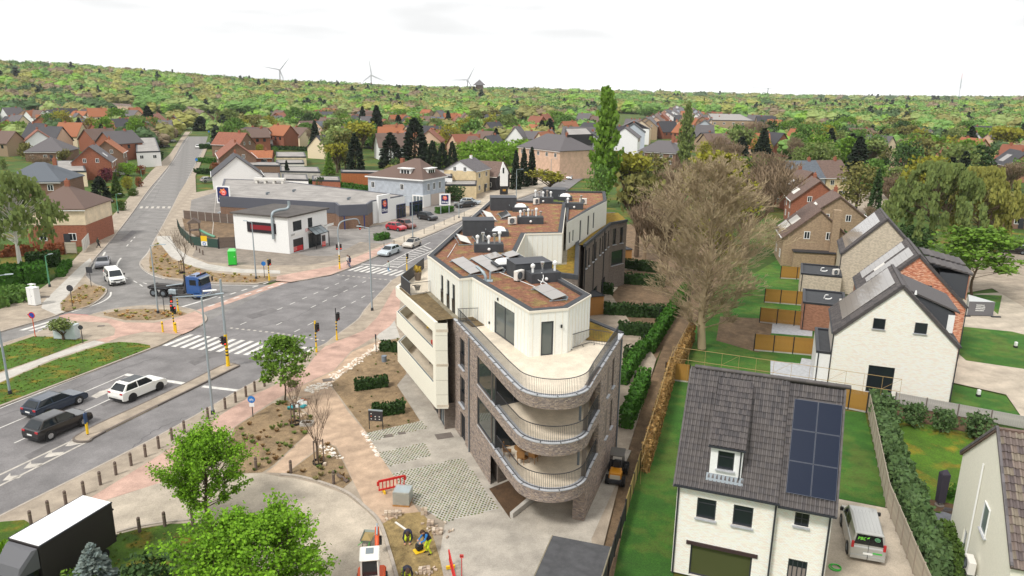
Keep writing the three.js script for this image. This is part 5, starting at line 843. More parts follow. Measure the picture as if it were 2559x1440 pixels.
for(const[u,v,l]of[[2538,868,'white garden lamp post on the upper front lawn'],[2445,990,'white garden lamp post on the lower front lawn']]){const p=P(u,v),t=thing('garden_meter',l,'garden post','white posts on the front lawns',[p.x,-0.05,p.z]);part('base',bx(0.3,0.2,0.3),'black',t);part('post',rbx(0.26,0.45,0.26,0,0.2,0),'white',t);}
{
const Q=[[2417,788],[2481,790],[2415,770]].map(([u,v])=>P2(u,v)),t=thing('sign_block','grey triangular sign enclosure with white lettering beside the street','sign'),H=1.75,pale=mat('signpale',col(206,208,208,1.1),{roughness:0.6});
[[0,1],[1,2],[2,0]].forEach(([i,j])=>{const{L,th}=dirOf(Q[i],Q[j]),c=along(Q[i],Q[j],L/2);part('board',bx(L,H,0.08,c[0],0.02,c[1],th),i?pale:plain('signgrey',118,116,120,0.6),t);});
part('top_cover',sheet(Q,H+0.025),pale,t);for(const k of[0,1])part('foot',bx(1.1,0.12,0.3,Q[k][0]+(k?0.2:-0.4),-0.05,Q[k][1]+0.35),'anthracite',t);
const{L,th}=dirOf(Q[0],Q[1]);[[0.52,0.86,1.3],[0.62,0.98,1.06],[0.66,1.0,0.83],[0.58,0.9,0.6]].forEach(([a,w,y],k)=>{for(let i=0;i<14;i++){const s=L*0.3+(i/14)*L*0.36*w,c=along(Q[0],Q[1],s,0.05);part('lettering',bx(0.07+0.05*HASH[i*7+k],0.12-0.05*HASH[i*3+k*5],0.01,c[0],y,c[1],th),'white',t);}});
}
{const p=P(2087,1418),t=tag(part('garden_hose',merge(new THREE.TorusGeometry(0.32,0.03,6,24).rotateX(Math.PI/2),new THREE.TorusGeometry(0.26,0.03,6,24).rotateX(Math.PI/2).translate(0.05,0.05,0.03)).translate(p.x,-0.01,p.z),'green'),'green garden hose coiled on the driveway','hose');}
{const p=P(1415,1400,2.3),t=thing('dark_shed','low shed with black felt roof at the edge of the drive','shed',undefined,[p.x+0.35,0.1,p.z+0.3],GT+0.05);part('wall',bx(3.0,2.15,3.6),'blackwood',t);part('roof',bx(3.2,0.12,3.8,0,2.16,0,0,0.03),mat('felt',col(88,88,90,1.15),{tex:'worn',m:2,roughness:0.9}),t);for(const s of[-1,1])part('roof_trim',bx(0.06,0.14,3.84,s*1.63,2.15,0,0,0.03),'gravel',t);}
// ================================================================ the town
const TWIN=(w,h)=>cacheGeo('tw'+w+h,()=>frameGeo(w,h,0.1,0.08,[0.5]));
const TPANE=(w,h)=>cacheGeo('tp'+w+h,()=>bx(w-0.1,h-0.1,0.04,0,0.05,-0.01));
function stdWin(t,x,y,z,r,w=1.2,h=1.3,frame='white'){const f=part('window',TWIN(w,h),frame,t);f.position.set(x,y,z);f.rotation.y=r;part('pane',TPANE(w,h),'glass',f);}
function H(r1,r2,R,E,D,wm,rm,label,o={}){
let a=P(...r1,R),b=P(...r2,R);if(o.len)b=a.clone().add(b.sub(a).setLength(o.len));const L=a.distanceTo(b)+(o.hip?D*0.7:0),c=a.clone().add(b).multiplyScalar(0.5),g=o.ground??hillAt(c.x,c.z),t=thing(o.name??'house',label,o.cat??'house',o.group,[c.x,g,c.z],Math.atan2(-(b.z-a.z),b.x-a.x));
R-=g;E=Math.min(E,R-0.8);const hl=L/2,hd=D/2,ov=0.35;
const rect=[[-hl,hd],[hl,hd],[hl,-hd],[-hl,-hd]];part('wall',prism(rect,-0.1,E),wm,t);
if(o.hip)part('roof',hull([...rect.map(([x,z])=>[x*(1+ov/hl),E-0.02,z*(1+ov/hd)]),...rect.map(([x,z])=>[x*(1+ov/hl),E+0.12,z*(1+ov/hd)]),[-hl+hd*0.85,R,0],[hl-hd*0.85,R,0]]),rm,t);
else{
for(const s of[1,-1])part('gable',raw([s*hl,E,s*hd,s*hl,E,-s*hd,s*hl,R-0.1,0],[0,0,D,0,hd,3]),o.gable??wm,t);
const len=Math.hypot(R-E,hd)+ov,pt=Math.atan2(R-E,hd);const rf=[1,-1].map((s)=>{const m=part('roof',bx(L+2*ov,len,0.16,0,0,0),s>0?rm:o.roof2??rm,t);m.position.set(0,E-Math.sin(pt)*ov,s*(hd+Math.cos(pt)*ov));m.rotation.set(-(Math.PI/2-pt),s>0?0:Math.PI,0,'YXZ');return m;});
if(o.velux)for(let i=0;i<o.velux;i++)part('roof_window',bx(0.9,1.2,0.08,-L*0.3+i*L*0.3,len*0.45,0.1),'glasslight',rf[0]);
if(o.pv)for(const s of o.pv){const[k,x,y,nx,ny]=s;for(let i=0;i<nx;i++)for(let j=0;j<ny;j++)part('solar_panel',bx(1.02,1.62,0.05,x+i*1.04,y+j*1.64,0.14),o.pvm??'solargrey',rf[k]);}
}
if(o.chim!==0){const cx=(o.chim??0.5)*hl,ch=part('chimney',bx(0.7,1.5,0.6,cx,R-0.7,0.1),o.cm??'masonred',t);part('chimney_pot',cyl(0.13,0.11,0.35,cx,R+0.8,0.1,8),'tileorange',ch);}
const n=Math.max(1,Math.round(L/4));for(const s of[1,-1]){for(let i=0;i<n;i++){const x=-hl+(i+0.5)*L/n;stdWin(t,x,0.9,s*hd,s>0?0:Math.PI);if(E>4.6)stdWin(t,x,E-1.9,s*hd,s>0?0:Math.PI);}if(!o.hip){stdWin(t,s*hl,E>4?E-0.2:E*0.35,D*0.16,s*Math.PI/2,0.9,1.2);stdWin(t,s*hl,E>4?E-0.2:E*0.35,-D*0.16,s*Math.PI/2,0.9,1.2);}}
part('gutter',merge(bx(L+0.6,0.12,0.14,0,E-0.24,hd+ov),bx(L+0.6,0.12,0.14,0,E-0.24,-hd-ov)),'white',t);part('door',bx(1,2.1,0.08,hl*0.3,0,hd+0.02),'anthracite',t);
return t;
}
function flat(px,Hh,wm,label,o={}){
let q=PP(px,Hh);if(q.length===3)q=[...q,[q[0][0]+q[2][0]-q[1][0],q[0][1]+q[2][1]-q[1][1]]];q=outwardFix(q);const t=thing(o.name??'flat_building',label,o.cat??'building',o.group);
part('wall',prism(q,-0.1,Hh-0.02),wm,t);const i=offsetLine(q,-0.35,true),e=offsetLine(q,0.06,true);
part('roof',sheet(i,Hh-0.12+(o.lift??0.14)),o.rm??'greyflat',t);q.forEach((p,k)=>{const b=q[(k+1)%q.length];part('parapet',prism([e[k],e[(k+1)%q.length],i[(k+1)%q.length],i[k]],Hh-(o.fascia??0.3),Hh+0.12),o.pm??'anthracite',t);const{L,th}=dirOf(p,b);if(o.win)for(let s=1.5;s+1<L;s+=o.win){const c=along(p,b,s);stdWin(t,c[0],Hh>4.5?Hh-2.3:1,c[1],th,1.2,1.2,o.frame);}});
return{t,q};
}
const canvasMat=(key,w,h,draw,o={})=>{const cv=document.createElement('canvas');cv.width=w;cv.height=h;draw(cv.getContext('2d'));const tx=new THREE.CanvasTexture(cv);tx.colorSpace=THREE.SRGBColorSpace;const m=mat(key,new THREE.Color(0.9,0.9,0.9),{roughness:0.5,...o});m.map=tx;return m;};
{
const{t,q}=flat([[548,492],[838,508],[846,515],[917,512],[930,503],[1009,489],[690,452],[560,448]],4.6,'masonbrown','low brick supermarket with a dark fascia and pale flat roof',{name:'supermarket',fascia:2.0,pm:plain('fascia',92,94,104,0.6)});
const logo=canvasMat('oklogo',256,320,(g)=>{g.fillStyle='#fff';g.fillRect(0,0,256,320);g.fillStyle='#262a5e';g.beginPath();g.roundRect(14,14,228,292,26);g.fill();g.fillStyle='#f0543c';g.beginPath();g.arc(136,112,62,0,7);g.fill();g.fillStyle='#f7a05a';g.beginPath();g.arc(92,66,16,0,7);g.arc(150,48,12,0,7);g.arc(70,110,13,0,7);g.fill();g.strokeStyle='#fff';g.lineWidth=6;g.beginPath();g.arc(122,102,14,0,7);g.moveTo(170,102);g.arc(156,102,14,0,7);g.moveTo(110,140);g.quadraticCurveTo(138,164,168,138);g.stroke();g.fillStyle='#fff';g.font='bold 84px sans-serif';g.fillText('OKay',30,268);});
const board=(u,v,y,w,h,th,parent,dz=0)=>{const p=P(u,v,y);const s=part('sign_board',bx(w+0.2,h+0.2,0.16),'white',parent);s.position.set(p.x,y-h/2,p.z+dz);s.rotation.y=th;part('logo',new THREE.PlaneGeometry(w,h).translate(0,h/2+0.1,0.09),logo,s);};
const th0=dirOf(P2(548,492,4.6),P2(838,508,4.6)).th,r0=P2(930,503,4.6),r1=P2(1009,489,4.6),th1=dirOf(r0,r1).th;
board(561,487,4.8,3.0,3.4,th0,t,0.6);part('white_wall',bx(dirOf(r0,r1).L+0.1,4.5,0.3,(r0[0]+r1[0])/2,0,(r0[1]+r1[1])/2,th1),'render',t);{const c=along(r0,r1,3.0,0.35),s=part('entrance_pylon',bx(3.6,5.6,0.5),'render',t);s.position.set(c[0],0,c[1]);s.rotation.y=th1;part('logo',new THREE.PlaneGeometry(2.2,3.2).translate(0,3.3,0.27),logo,s);}
for(const[s0,w]of[[7.2,3.0],[11.6,4.4]]){const c=along(r0,r1,s0+w/2,0.2),f=part('shop_window',frameGeo(w,2.9,0.1,0.1,[0.33,0.66],[0.72]),plain('shopblue',34,50,110,0.5),t);f.position.set(c[0],0.1,c[1]);f.rotation.y=th1;part('pane',bx(w-0.1,2.8,0.03,0,0.05,0),'glass',f);}
const cA=P2(846,515,4.6),cB=P2(917,512,4.6);for(const s of[0.2,0.9])part('canopy_post',bx(0.2,2.7,0.2,cA[0]+(cB[0]-cA[0])*s,0,cA[1]+(cB[1]-cA[1])*s+0.4),m_('shopblue'),t);
for(const[u,v]of[[667,487],[733,480],[870,500]]){const p=P(u,v,4.6);part('roof_vent',merge(cyl(0.25,0.25,0.5,0,0,0,10),bx(0.5,0.3,0.3,0.3,0.3,0)).translate(p.x,4.6,p.z),'zinc',t);}{const p=P(675,458,4.6);part('roof_unit',merge(bx(7,0.5,1.6,0,0.7,0),...[-3,-1,1,3].map((x)=>bx(0.5,0.7,1.4,x,0,0))).translate(p.x,4.6,p.z),'offwhite',t);}
const p=P(1112,535,KT),s=thing('supermarket_sign','supermarket sign on two posts between the clipped hedges','sign',undefined,[p.x,KT,p.z],0.15);part('post',cyl(0.1,0.1,3.2,-0.9,0,0,8),'steel',s);part('post',cyl(0.1,0.1,3.2,0.9,0,0,8),'steel',s);const f=part('sign_board',bx(2.4,2.5,0.3,0,1.9,0),'white',s);part('logo',new THREE.PlaneGeometry(1.8,2.2).translate(0,3.15,0.16),logo,f);
}
{
const b0=P2(589,621,KT),b1=P2(724,635,KT),b2=P2(820,607,KT),b3=[b0[0]+b2[0]-b1[0],b0[1]+b2[1]-b1[1]],Hh=6.0,t=thing('pizzeria','white two storey pizzeria with red lettering and a flat dark roof','building'),red=plain('pizzared',214,36,40,0.5);
const L2=dirOf(b1,b2).L,th2=dirOf(b1,b2).th,th1=dirOf(b0,b1).th,ops=[[1.0,3.6,0.15,2.3],[4.9,8.3,0.1,2.6],[8.6,11.2,0.3,2.5],[1.2,3.4,3.6,5.2],[5.0,6.2,3.6,5.2],[9.0,11.2,3.8,5.3]].filter((o)=>o[1]<L2);
part('wall',wall(b0,b1,0,Hh),'render',t);part('wall',wall(b1,b2,0,Hh,ops),'render',t);part('wall',merge(wall(b2,b3,0,Hh),wall(b3,b0,0,Hh)),'render',t);const rf=offsetLine([b0,b1,b2,b3],0.35,true);part('roof',prism(rf,Hh,Hh+0.25,{bottom:true}),mat('pizzaroof',col(104,98,94,1.2),{tex:'worn',m:5,roughness:0.9}),t);
const menu=canvasMat('menu',128,128,(g)=>{g.fillStyle='#d22c30';g.fillRect(0,0,128,128);g.fillStyle='#efe6da';for(let i=0;i<12;i++)for(let k=0;k<3;k++)g.fillRect(8+(i%6)*20,20+k*30+(i>5?12:0),12,6);g.fillStyle='#3a3434';g.fillRect(0,0,128,18);});
ops.forEach((o,i)=>win(t,b1,b2,o,{mul:i===1?[0.25,0.5,0.75]:i>2?[0.5]:[],frame:'black',glass:i===0?menu:'glass'}));
{const c=along(b1,b2,6.6,0.8),a=part('entrance_canopy',merge(bx(3.6,0.1,0.1,0,2.4,0.8),bx(3.6,0.1,0.1,0,3.4,-0.7),...[-1.75,-0.6,0.6,1.75].map((x)=>rod([x,2.45,0.8],[x,3.4,-0.7],0.05)),...[-1.75,1.75].map((x)=>bx(0.1,2.4,0.1,x,0,0.8))),'black',t);a.position.set(c[0],0.1,c[1]);a.rotation.y=th2;part('canopy_glass',hull([[-1.75,2.46,0.8],[1.75,2.46,0.8],[1.75,3.4,-0.65],[-1.75,3.4,-0.65],[-1.75,2.44,0.8],[1.75,2.44,0.8]]),'glasslight',a);part('menu_panel',bx(0.9,1.9,0.05,0.2,0.2,0.86),menu,a);}
const text=(s,m,u,w,y,key,bg='#f2f0ec')=>{const q=canvasMat(key,512,80,(g)=>{g.fillStyle=bg;g.fillRect(0,0,512,80);g.fillStyle=m;g.font='bold 62px sans-serif';g.fillText(s,8,62,496);}),c=along(b1,b2,u+w/2,0.06),o=part('lettering',bx(w,w*0.155,0.04),q,t);o.position.set(c[0],y,c[1]);o.rotation.y=th2;};
text('DÖNER KEBAP','#333',0.6,3.4,2.75,'tx1');text('PIZZA VERONA','#d8302c',4.2,4.8,2.85,'tx2');text('PIZZA · PASTA','#333',9.3,2.6,3.0,'tx3');
{const c=along(b0,b1,dirOf(b0,b1).L*0.52,0.08),o=part('led_sign',bx(5.6,1.7,0.15),plain('ledblack',40,34,42,0.5),t);o.position.set(c[0],3.2,c[1]);o.rotation.y=th1;part('led_text',bx(4.2,0.75,0.02,0,0.5,0.085),mat('ledred',col(140,26,40,1.1),{roughness:0.5}),o);}
{const c=along(b0,b1,dirOf(b0,b1).L*0.74,0.25);part('flue',tube([[c[0],2.4,c[1]],[c[0],5.4,c[1]],[c[0]+0.1,6.6,c[1]-0.2],[c[0]+0.7,6.9,c[1]-1.2],[c[0]+1.8,7.0,c[1]-2.6],[c[0]+2.0,7.4,c[1]-2.8],[c[0]+2.0,8.2,c[1]-2.8]],0.22,10,40),'steel',t);}
}
{
const b1=P2(1064,519,KT),b2=P2(1106,505,KT),b0=P2(928,506,KT),c0=[b0[0]+b2[0]-b1[0],b0[1]+b2[1]-b1[1]],c=[(b0[0]+b2[0])/2,(b0[1]+b2[1])/2],{L,th}=dirOf(b0,b1),D=dirOf(b1,b2).L,E=6.1,R=10.6,t=thing('grey_house','pale grey house with a hipped brown roof and white dormers','house',undefined,[c[0],0,c[1]],th),l=L/2,d=D/2;
part('wall',bx(L,E,D),'rendergrey',t);part('eave',bx(L+1,0.3,D+1,0,E,0),'white',t);part('roof',hull([[-l-.45,E+.3,d+.45],[l+.45,E+.3,d+.45],[l+.45,E+.3,-d-.45],[-l-.45,E+.3,-d-.45],[l-d*1.1,R,0],[l-d*0.8,R,0],[l-d*2.2,E+0.5,0]]),'tilebrown',t);for(const[x,z,r]of[[l-d*1.1,d*0.62,0],[l-d*0.35,0,Math.PI/2]]){const dm=part('dormer',bx(3,1.5,2,0,0,0),'white',t);dm.position.set(x,E+0.9,z);dm.rotation.y=r;part('dormer_roof',bx(3.6,0.15,2.8,0,1.5,0.1),'white',dm);for(const k of[-0.8,0,0.8])part('pane',bx(0.6,0.8,0.04,k,0.4,1.01),'glass',dm);}
for(const x of[-l+1.4,2])stdWin(t,x,3.7,d,0,1,1.4);for(const z of[-d*0.5,0,d*0.5])stdWin(t,l,3.7,z,Math.PI/2,1,1.6);part('shop_front',bx(0.1,2.6,D*0.6,l+0.03,0.1,-D*0.15),plain('blind',206,190,178,0.8),t);{const f=part('bay_window',bx(3,2.8,3,l-1.2,0.05,d-1.2),'white',t);for(const k of[-0.8,0.1,1])part('pane',bx(0.7,2.2,0.04,l-1.2+k,0.4,d+0.31),'glasslight',f);}
part('chimney',bx(0.8,1.4,0.8,l-d*1.9,R-1.6,-0.5),'masonred',t);
}
H([1149,401],[1185,394],8.6,6,9,'renderyellow','tilegrey','white and cream gabled house beside the black barn',{gable:'render',cm:'render'});H([1191,401],[1258,405],7.4,3.8,8,'blackwood','tilebrown','black timber barn with a brown roof',{name:'barn',cat:'barn',chim:0,gable:'render'});
{const p=P(1259,486,KT),Ht=yAt0(1259,406,p),t=thing('advertising_tower','tall white tower with a pointed top and a black base panel','tower',undefined,[p.x,KT,p.z],0.2);part('shaft',hull([[-.95,2.2,.5],[.95,2.2,.5],[.95,2.2,-.5],[-.95,2.2,-.5],[-.95,Ht*0.72,.5],[.95,Ht*0.72,.5],[.95,Ht*0.72,-.5],[-.95,Ht*0.72,-.5],[-.3,Ht,.5],[-.3,Ht,-.5]]),'render',t);part('base_panel',bx(1.95,2.2,1.05),'black',t);part('gold_emblem',bx(0.8,0.5,0.02,0,0.9,0.54),plain('gold',200,150,60,0.4),t);part('slot_window',bx(0.4,1.4,0.06,-0.25,Ht*0.66,0.5),'glass',t);}
function yAt0(u,v,p){const a=u-1279.5,b=720-v,X=a*CR-b*SR,Y=a*SR+b*CR;return EYE+(Y*CP-FOC*SP)/Math.hypot(X,-Y*SP-FOC*CP)*Math.hypot(p.x,p.z);}
H([150,462],[180,462],9.6,6.2,10.5,'masonred','tilebrown','brick house with cream upper storey and weathered hipped brown roof',{hip:1,chim:0.05});{const t=scene.children[scene.children.length-1],b=new THREE.Box3().setFromBufferAttribute(t.children[0].geometry.attributes.position);part('cream_band',bx(b.max.x-b.min.x+0.1,2.6,b.max.z-b.min.z+0.1,0,3.55,0),'rendercream',t);}
H([78,405],[122,405],9.5,5.8,12,'masonbrown','tilebluegrey','brick house with a dark slate hipped roof and white gutters',{hip:1});H([222,366],[248,354],9.4,5,10,'masonred','tilegrey','brick house with steep grey roof beside the old gable',{len:11,pv:[[0,-2,2,2,1]]});H([262,352],[285,343],9.2,5.4,9,'masonbrown','tileorange','old brown house with a bright orange roof',{len:10});flat([[140,402],[140,428],[215,428]],4,'rendercream','cream flat roofed annex between the brick houses');H([118,342],[134,342],8,3.2,15,'masonbrown','tilegrey','bungalow with a large grey pyramid roof',{hip:1,chim:0});
H([362,304],[384,294],9.2,5.4,9,'masonred','tilegrey','brick gabled house with grey roof on the side road',{len:10,velux:2});H([392,300],[428,300],9,5.5,9,'render','tilegrey','white house with grey roof on the side road',{velux:1});H([378,287],[396,282],9,4,9,'masonred','tilered','small brick house behind the white one');H([432,290],[446,283],9,4.4,9,'masonred','tilegrey','brick gabled house near the bend of the side road',{len:9});H([262,257],[350,262],10,6.2,10,'renderpink','tilebrown','long pink row of houses with dark roofs');H([58,276],[76,267],9.6,5.4,10,'renderpink','tilegrey','pink rendered gabled house near the yellow tree',{len:11});H([96,278],[114,276],8.4,5,9,'render','tilegrey','white gabled house beside the flat white building');flat([[130,287],[130,308],[235,306]],5.5,'render','long white flat roofed building',{win:5});H([100,240],[132,240],10,6,10,'render','tileblack','white house with a black roof below the wood',{velux:2});H([300,232],[318,236],10,6,10,'masonbeige','tilebrown','beige brown roofed house above the pink row');H([345,240],[365,240],9,5,9,'render','tileorange','small white orange roofed house beside the pink row');H([372,256],[415,254],10,5,10,'masonred','tilebrown','brick house with dark brown roof and skylights',{velux:2});H([468,265],[510,278],9,4,14,'masonbrown','tilebrown','wide brown roofed bungalow near the bend');H([545,255],[560,255],9,5,9,'masonred','tileorange','house with orange gable near the willow');H([572,252],[592,252],9,5,9,'rendercream','tileorange','cream house with orange roof near the willow');H([178,230],[220,236],10,5,11,'masonbrown','tilebrown','brown house half hidden by the yellow tree');H([14,300],[26,296],8,4,8,'masonred','tileorange','orange brick gable at the edge of the left gardens');flat([[340,345],[340,380],[400,378]],5,'render','white modern house behind the slim trees',{win:4});flat([[140,330],[140,345],[235,343]],3,'masonbrown','low brick garage with a pale roof');
H([548,330],[615,332],9,4.6,11,'masonbrown','tilered','brick house with a broad red roof facing the side road');H([580,348],[600,368],9,4.6,11,'masonbrown','tilered','row of brick gables with red roofs behind the white gable',{len:22});H([590,391],[582,374],8.6,3.6,12.5,'render','tileblack','white gabled house with black roof edges behind the supermarket',{len:14,cm:'masonred'});H([612,318],[668,320],9,4,12,'render','tileblack','house with a long black roof and small skylights',{velux:3});H([678,316],[722,317],9.4,4,10,'render','tileorange','white gabled house with an orange roof');H([790,304],[825,302],9.4,5,10,'renderpink','tilebluegrey','pink house with a dark solar roof',{pv:[[0,-3,2,4,2]],pvm:'solardark'});H([845,306],[890,306],9,4.4,10,'masonred','tilegrey','house with a long grey roof and white chimney',{cm:'render'});H([802,342],[845,342],7.5,3.4,9,'masonred','tileorange','low house with a broad orange roof',{velux:1});H([618,376],[680,376],5,2.8,7,'masonred','tileorange','garage with a long orange roof');H([1015,330],[1000,325],9,5,9,'rendergrey','tilegrey','grey house hidden behind the tall pines');H([1165,340],[1195,340],8,4.5,10,'render','tilebrown','white bungalow with a dark hipped roof',{hip:1});H([1078,292],[1108,292],9,5.4,9,'render','tilebluegrey','white house with blue grey roof among the trees');H([1110,284],[1150,284],9,5.4,9,'renderpink','tileorange','pink house with an orange roof among the trees');H([790,250],[820,252],10,5,10,'masonred','tilebrown','brick house with brown roof in the far trees');H([690,250],[715,252],10,6,10,'render','tilebluegrey','white house with solar roof in the far trees');H([660,270],[690,272],10,6,10,'rendercream','tilegrey','cream apartment house in the far trees');H([995,258],[1040,260],10,5,10,'rendercream','tilegrey','cream row of houses in the far trees');H([1325,310],[1345,312],9,5,9,'render','tileorange','white house with a bright orange roof');H([1285,315],[1305,316],9,5,9,'render','tilebrown','white house with dark roof beside the orange one');
for(const[q,h,m,l]of[[[[545,430],[640,432],[640,425]],3,'render','white flat annex of the black edged house'],[[[690,400],[690,408],[760,408]],3,'offwhite','pale flat garage among the gardens'],[[[615,405],[615,413],[700,414]],3,'masonbrown','brown flat garage row among the gardens'],[[[700,416],[700,428],[800,430]],3,'concrete3','long pale garage behind the hedge'],[[[705,435],[705,448],[770,450]],3,'render','white garden pavilion behind the supermarket'],[[[655,432],[655,445],[700,446]],3,'blackwood','black garden shed behind the supermarket'],[[[780,440],[780,450],[850,452]],3,'masonred','red brick outbuilding behind the hedge'],[[[852,425],[852,430],[985,432]],5,plain('orangebrick',206,124,70,0.9,{tex:'mason',m:2}),'orange brick factory wall behind the grey house'],[[[1095,425],[1095,440],[1130,442]],5,'render','white annex of the cream gabled house'],[[[1115,452],[1110,462],[1190,462]],3.6,'renderyellow','low yellow shop beside the cream gabled house'],[[[690,380],[690,392],[765,392]],3,'rendercream','cream garden house behind the hedge']])flat(q,h,m,l,{group:'low flat roofed garden buildings'});
H([1362,333],[1420,338],13,8.6,14,'renderpink','tilegrey','beige apartment block with a steep dark roof and balconies',{hip:1,cat:'building',name:'apartment_block'});flat([[1412,322],[1418,338],[1482,336]],13,plain('scaffold',176,170,166,0.9,{tex:'mason',m:3}),'grey apartment block under construction with a dark top storey',{win:4,pm:'blackwood',fascia:3.4});H([1585,302],[1590,290],12,8,16,'render','tilegrey','tall white house with a dark timber gable on the main street',{gable:'blackwood',len:18});
[[1622,298,'tilegrey','masonbeige','grey roofed'],[1640,292,'tilebrown','renderpink','brown roofed'],[1655,286,'tilered','masonred','red brick'],[1668,281,'tileblack','render','black roofed'],[1682,277,'tilegrey','render','white'],[1695,273,'tilegrey','rendergrey','pale grey'],[1740,285,'tilegrey','render','white corner'],[1725,278,'tilebrown','rendercream','cream']].forEach(([u,v,r,w,n])=>H([u,v],[u+6,v-9],11.5,7.5,10,w,r,n+' house in the terrace along the main street',{group:'terraced houses along the main street'}));
{const{t}=flat([[1770,284],[1780,300],[1885,302]],12,'masonbeige','apartment building with white balconies beyond the main street',{win:5});}flat([[1740,308],[1745,325],[1800,326]],6,'render','white flat roofed workshop beyond the bare tree');H([1640,350],[1680,352],9,5,12,'masonbrown','tilegrey','house with a grey hipped roof below the second poplar',{hip:1});H([1818,327],[1880,330],9,5,10,'render','tilebrown','house with a brown roof behind the bare tree');H([1720,262],[1745,266],11,6,10,'renderpink','tilered','red roofed house at the far end of the street');
H([1962,402],[2040,401],9.6,5.6,9,'rendergrey','tilebluegrey','house with a blue grey slate roof joined to the brown roofed one');H([2042,401],[2100,400],9.6,5.6,9,'renderyellow','tilebrown','cream house with a weathered brown roof');H([2050,452],[2010,428],9.2,5,10,'masonred','tilebrown','red brick gabled house with pale solar panels',{len:9,pv:[[1,-3,1.5,4,1]],pvm:'offwhite'});H([2100,490],[2078,470],9.2,5,11,'masonbeige','tilebrown','beige brick gabled house with skylights',{len:9,velux:2,pv:[[1,-2,2,3,1]],pvm:'offwhite'});H([2030,430],[1960,415],9,5,9,'masonred','tilebrown','brick house at the head of the brick terrace',{len:8,pv:[[1,-2,1.5,4,1]],pvm:'offwhite'});
{const t=H([2052,525],[2020,498],9,4.6,10,'masonbeige','tilebrown','beige brick gabled house with a tall chimney stack',{len:9,chim:0,pv:[[1,-3.5,0.6,5,1],[1,-2,2.4,4,1]],pvm:'offwhite'});const hl=t.children[0].geometry.boundingBox;part('chimney',bx(1.0,9.2,1.1,-5.1,0,2.3),'masonbeige',t);part('lean_to',bx(1.6,2.6,6,-5.6,0,-0.5),'masonbeige',t);part('lean_to_roof',bx(1.9,0.15,6.2,-5.6,2.6,-0.5),'anthracite',t);}
H([2432,322],[2445,335],9.5,5,9,'render','tilegrey','white gabled house among the right hand trees');H([2405,352],[2435,352],7,3.5,10,'rendercream','tilebrown','bungalow with a brown hipped roof among the right hand trees',{hip:1});H([2525,372],[2570,380],9.5,5,10,'masonpink','tileblack','red brick house with blue solar panels at the right edge',{pv:[[0,-3,1.5,4,2]]});H([2235,405],[2255,405],8,5,8,'renderpink','tilebrown','pink house half hidden by the birch trees',{pv:[[0,-1,1,2,1]],pvm:'solarblue'});H([2490,490],[2560,492],6,3.2,9,'masonbrown','tilegrey','low house with grey tiles behind the willow');
function farHouse(x,z,L,D,E,R,turn,wm,rm,label){const t=thing('house',label,'house',label,[x,hillAt(x,z)-0.2,z],turn),l=L/2,d=D/2,o=0.4,s=E/(R-E)*0;part('wall',hull([[-l,0,-d],[l,0,-d],[l,0,d],[-l,0,d],[-l,E,-d],[l,E,-d],[l,E,d],[-l,E,d],[-l,R-0.15,0],[l,R-0.15,0]]),wm,t);for(const k of[1,-1])part('roof',hull([[-l-o,E-0.3,k*(d+o)],[l+o,E-0.3,k*(d+o)],[-l-o,E-0.05,k*(d+o)],[l+o,E-0.05,k*(d+o)],[-l-o,R,0],[l+o,R,0],[-l-o,R+0.2,0],[l+o,R+0.2,0]]),rm,t);const c=part('chimney',bx(0.8,1.6,0.7,l*0.5,R-0.8,0),'masonred',t);for(const k of[-1,1])for(const q of[-0.55,0,0.55]){const f=part('window',bx(1.1,1.3,0.1,q*l,E-1.9,k*d),'glass',t);}}
const FARW=[['render','white'],['masonred','red brick'],['rendercream','cream'],['masonbeige','beige'],['renderpink','pink']],FARR=[['tileorange','orange'],['tilered','red'],['tilegrey','grey'],['tilebrown','brown'],['tileblack','black']];
for(const[A0,A1,R0,R1,N,where]of[[-0.66,-0.36,300,640,44,'below the wooded hill'],[-0.34,-0.02,290,640,56,'in the far quarter behind the supermarket'],[0.0,0.14,260,560,14,'in the quarter before the main street'],[0.16,0.34,330,760,36,'in the town centre along the main street'],[0.36,0.66,260,520,14,'hidden in the wooded gardens']])for(let i=0;i<N;i++){const az=rr(A0,A1),r=rr(R0,R1),X=r*Math.sin(az),Z=-r*Math.cos(az),w=pick(FARW);if([[...sideL,...[...sideR].reverse()],[...mainRight,...[...mainLeft].reverse()],PP([[440,300],[620,280],[600,320],[520,330],[440,345]])].some((q)=>inPoly([X,Z],q)||inPoly([X+9,Z],q)||inPoly([X-9,Z],q)))continue;const q=pick(FARR);farHouse(X,Z,rr(9,15),rr(8,10),rr(4,6.2),rr(8.5,11),rnd()*3.14,w[0],q[0],w[1]+' house with '+q[1]+' roof '+where);}
[[1566,318],[1584,308],[1600,300],[1616,293],[1632,287],[1648,281],[1662,276],[1676,271],[1690,267],[1762,300],[1780,296],[1752,290],[1745,282],[1738,275],[1800,292],[1822,286],[1480,330],[1500,322]].forEach(([u,v],i)=>{const p=P(u,v,12),w=['render','rendergrey','rendercream','masonbeige'][i%4],q=['tilegrey','tileblack','tilebrown'][i%3];farHouse(p.x,p.z,11,11,8.2,12.2,1.3+0.1*(i%3),w,q,'tall narrow house in the rows on both sides of the main street');});
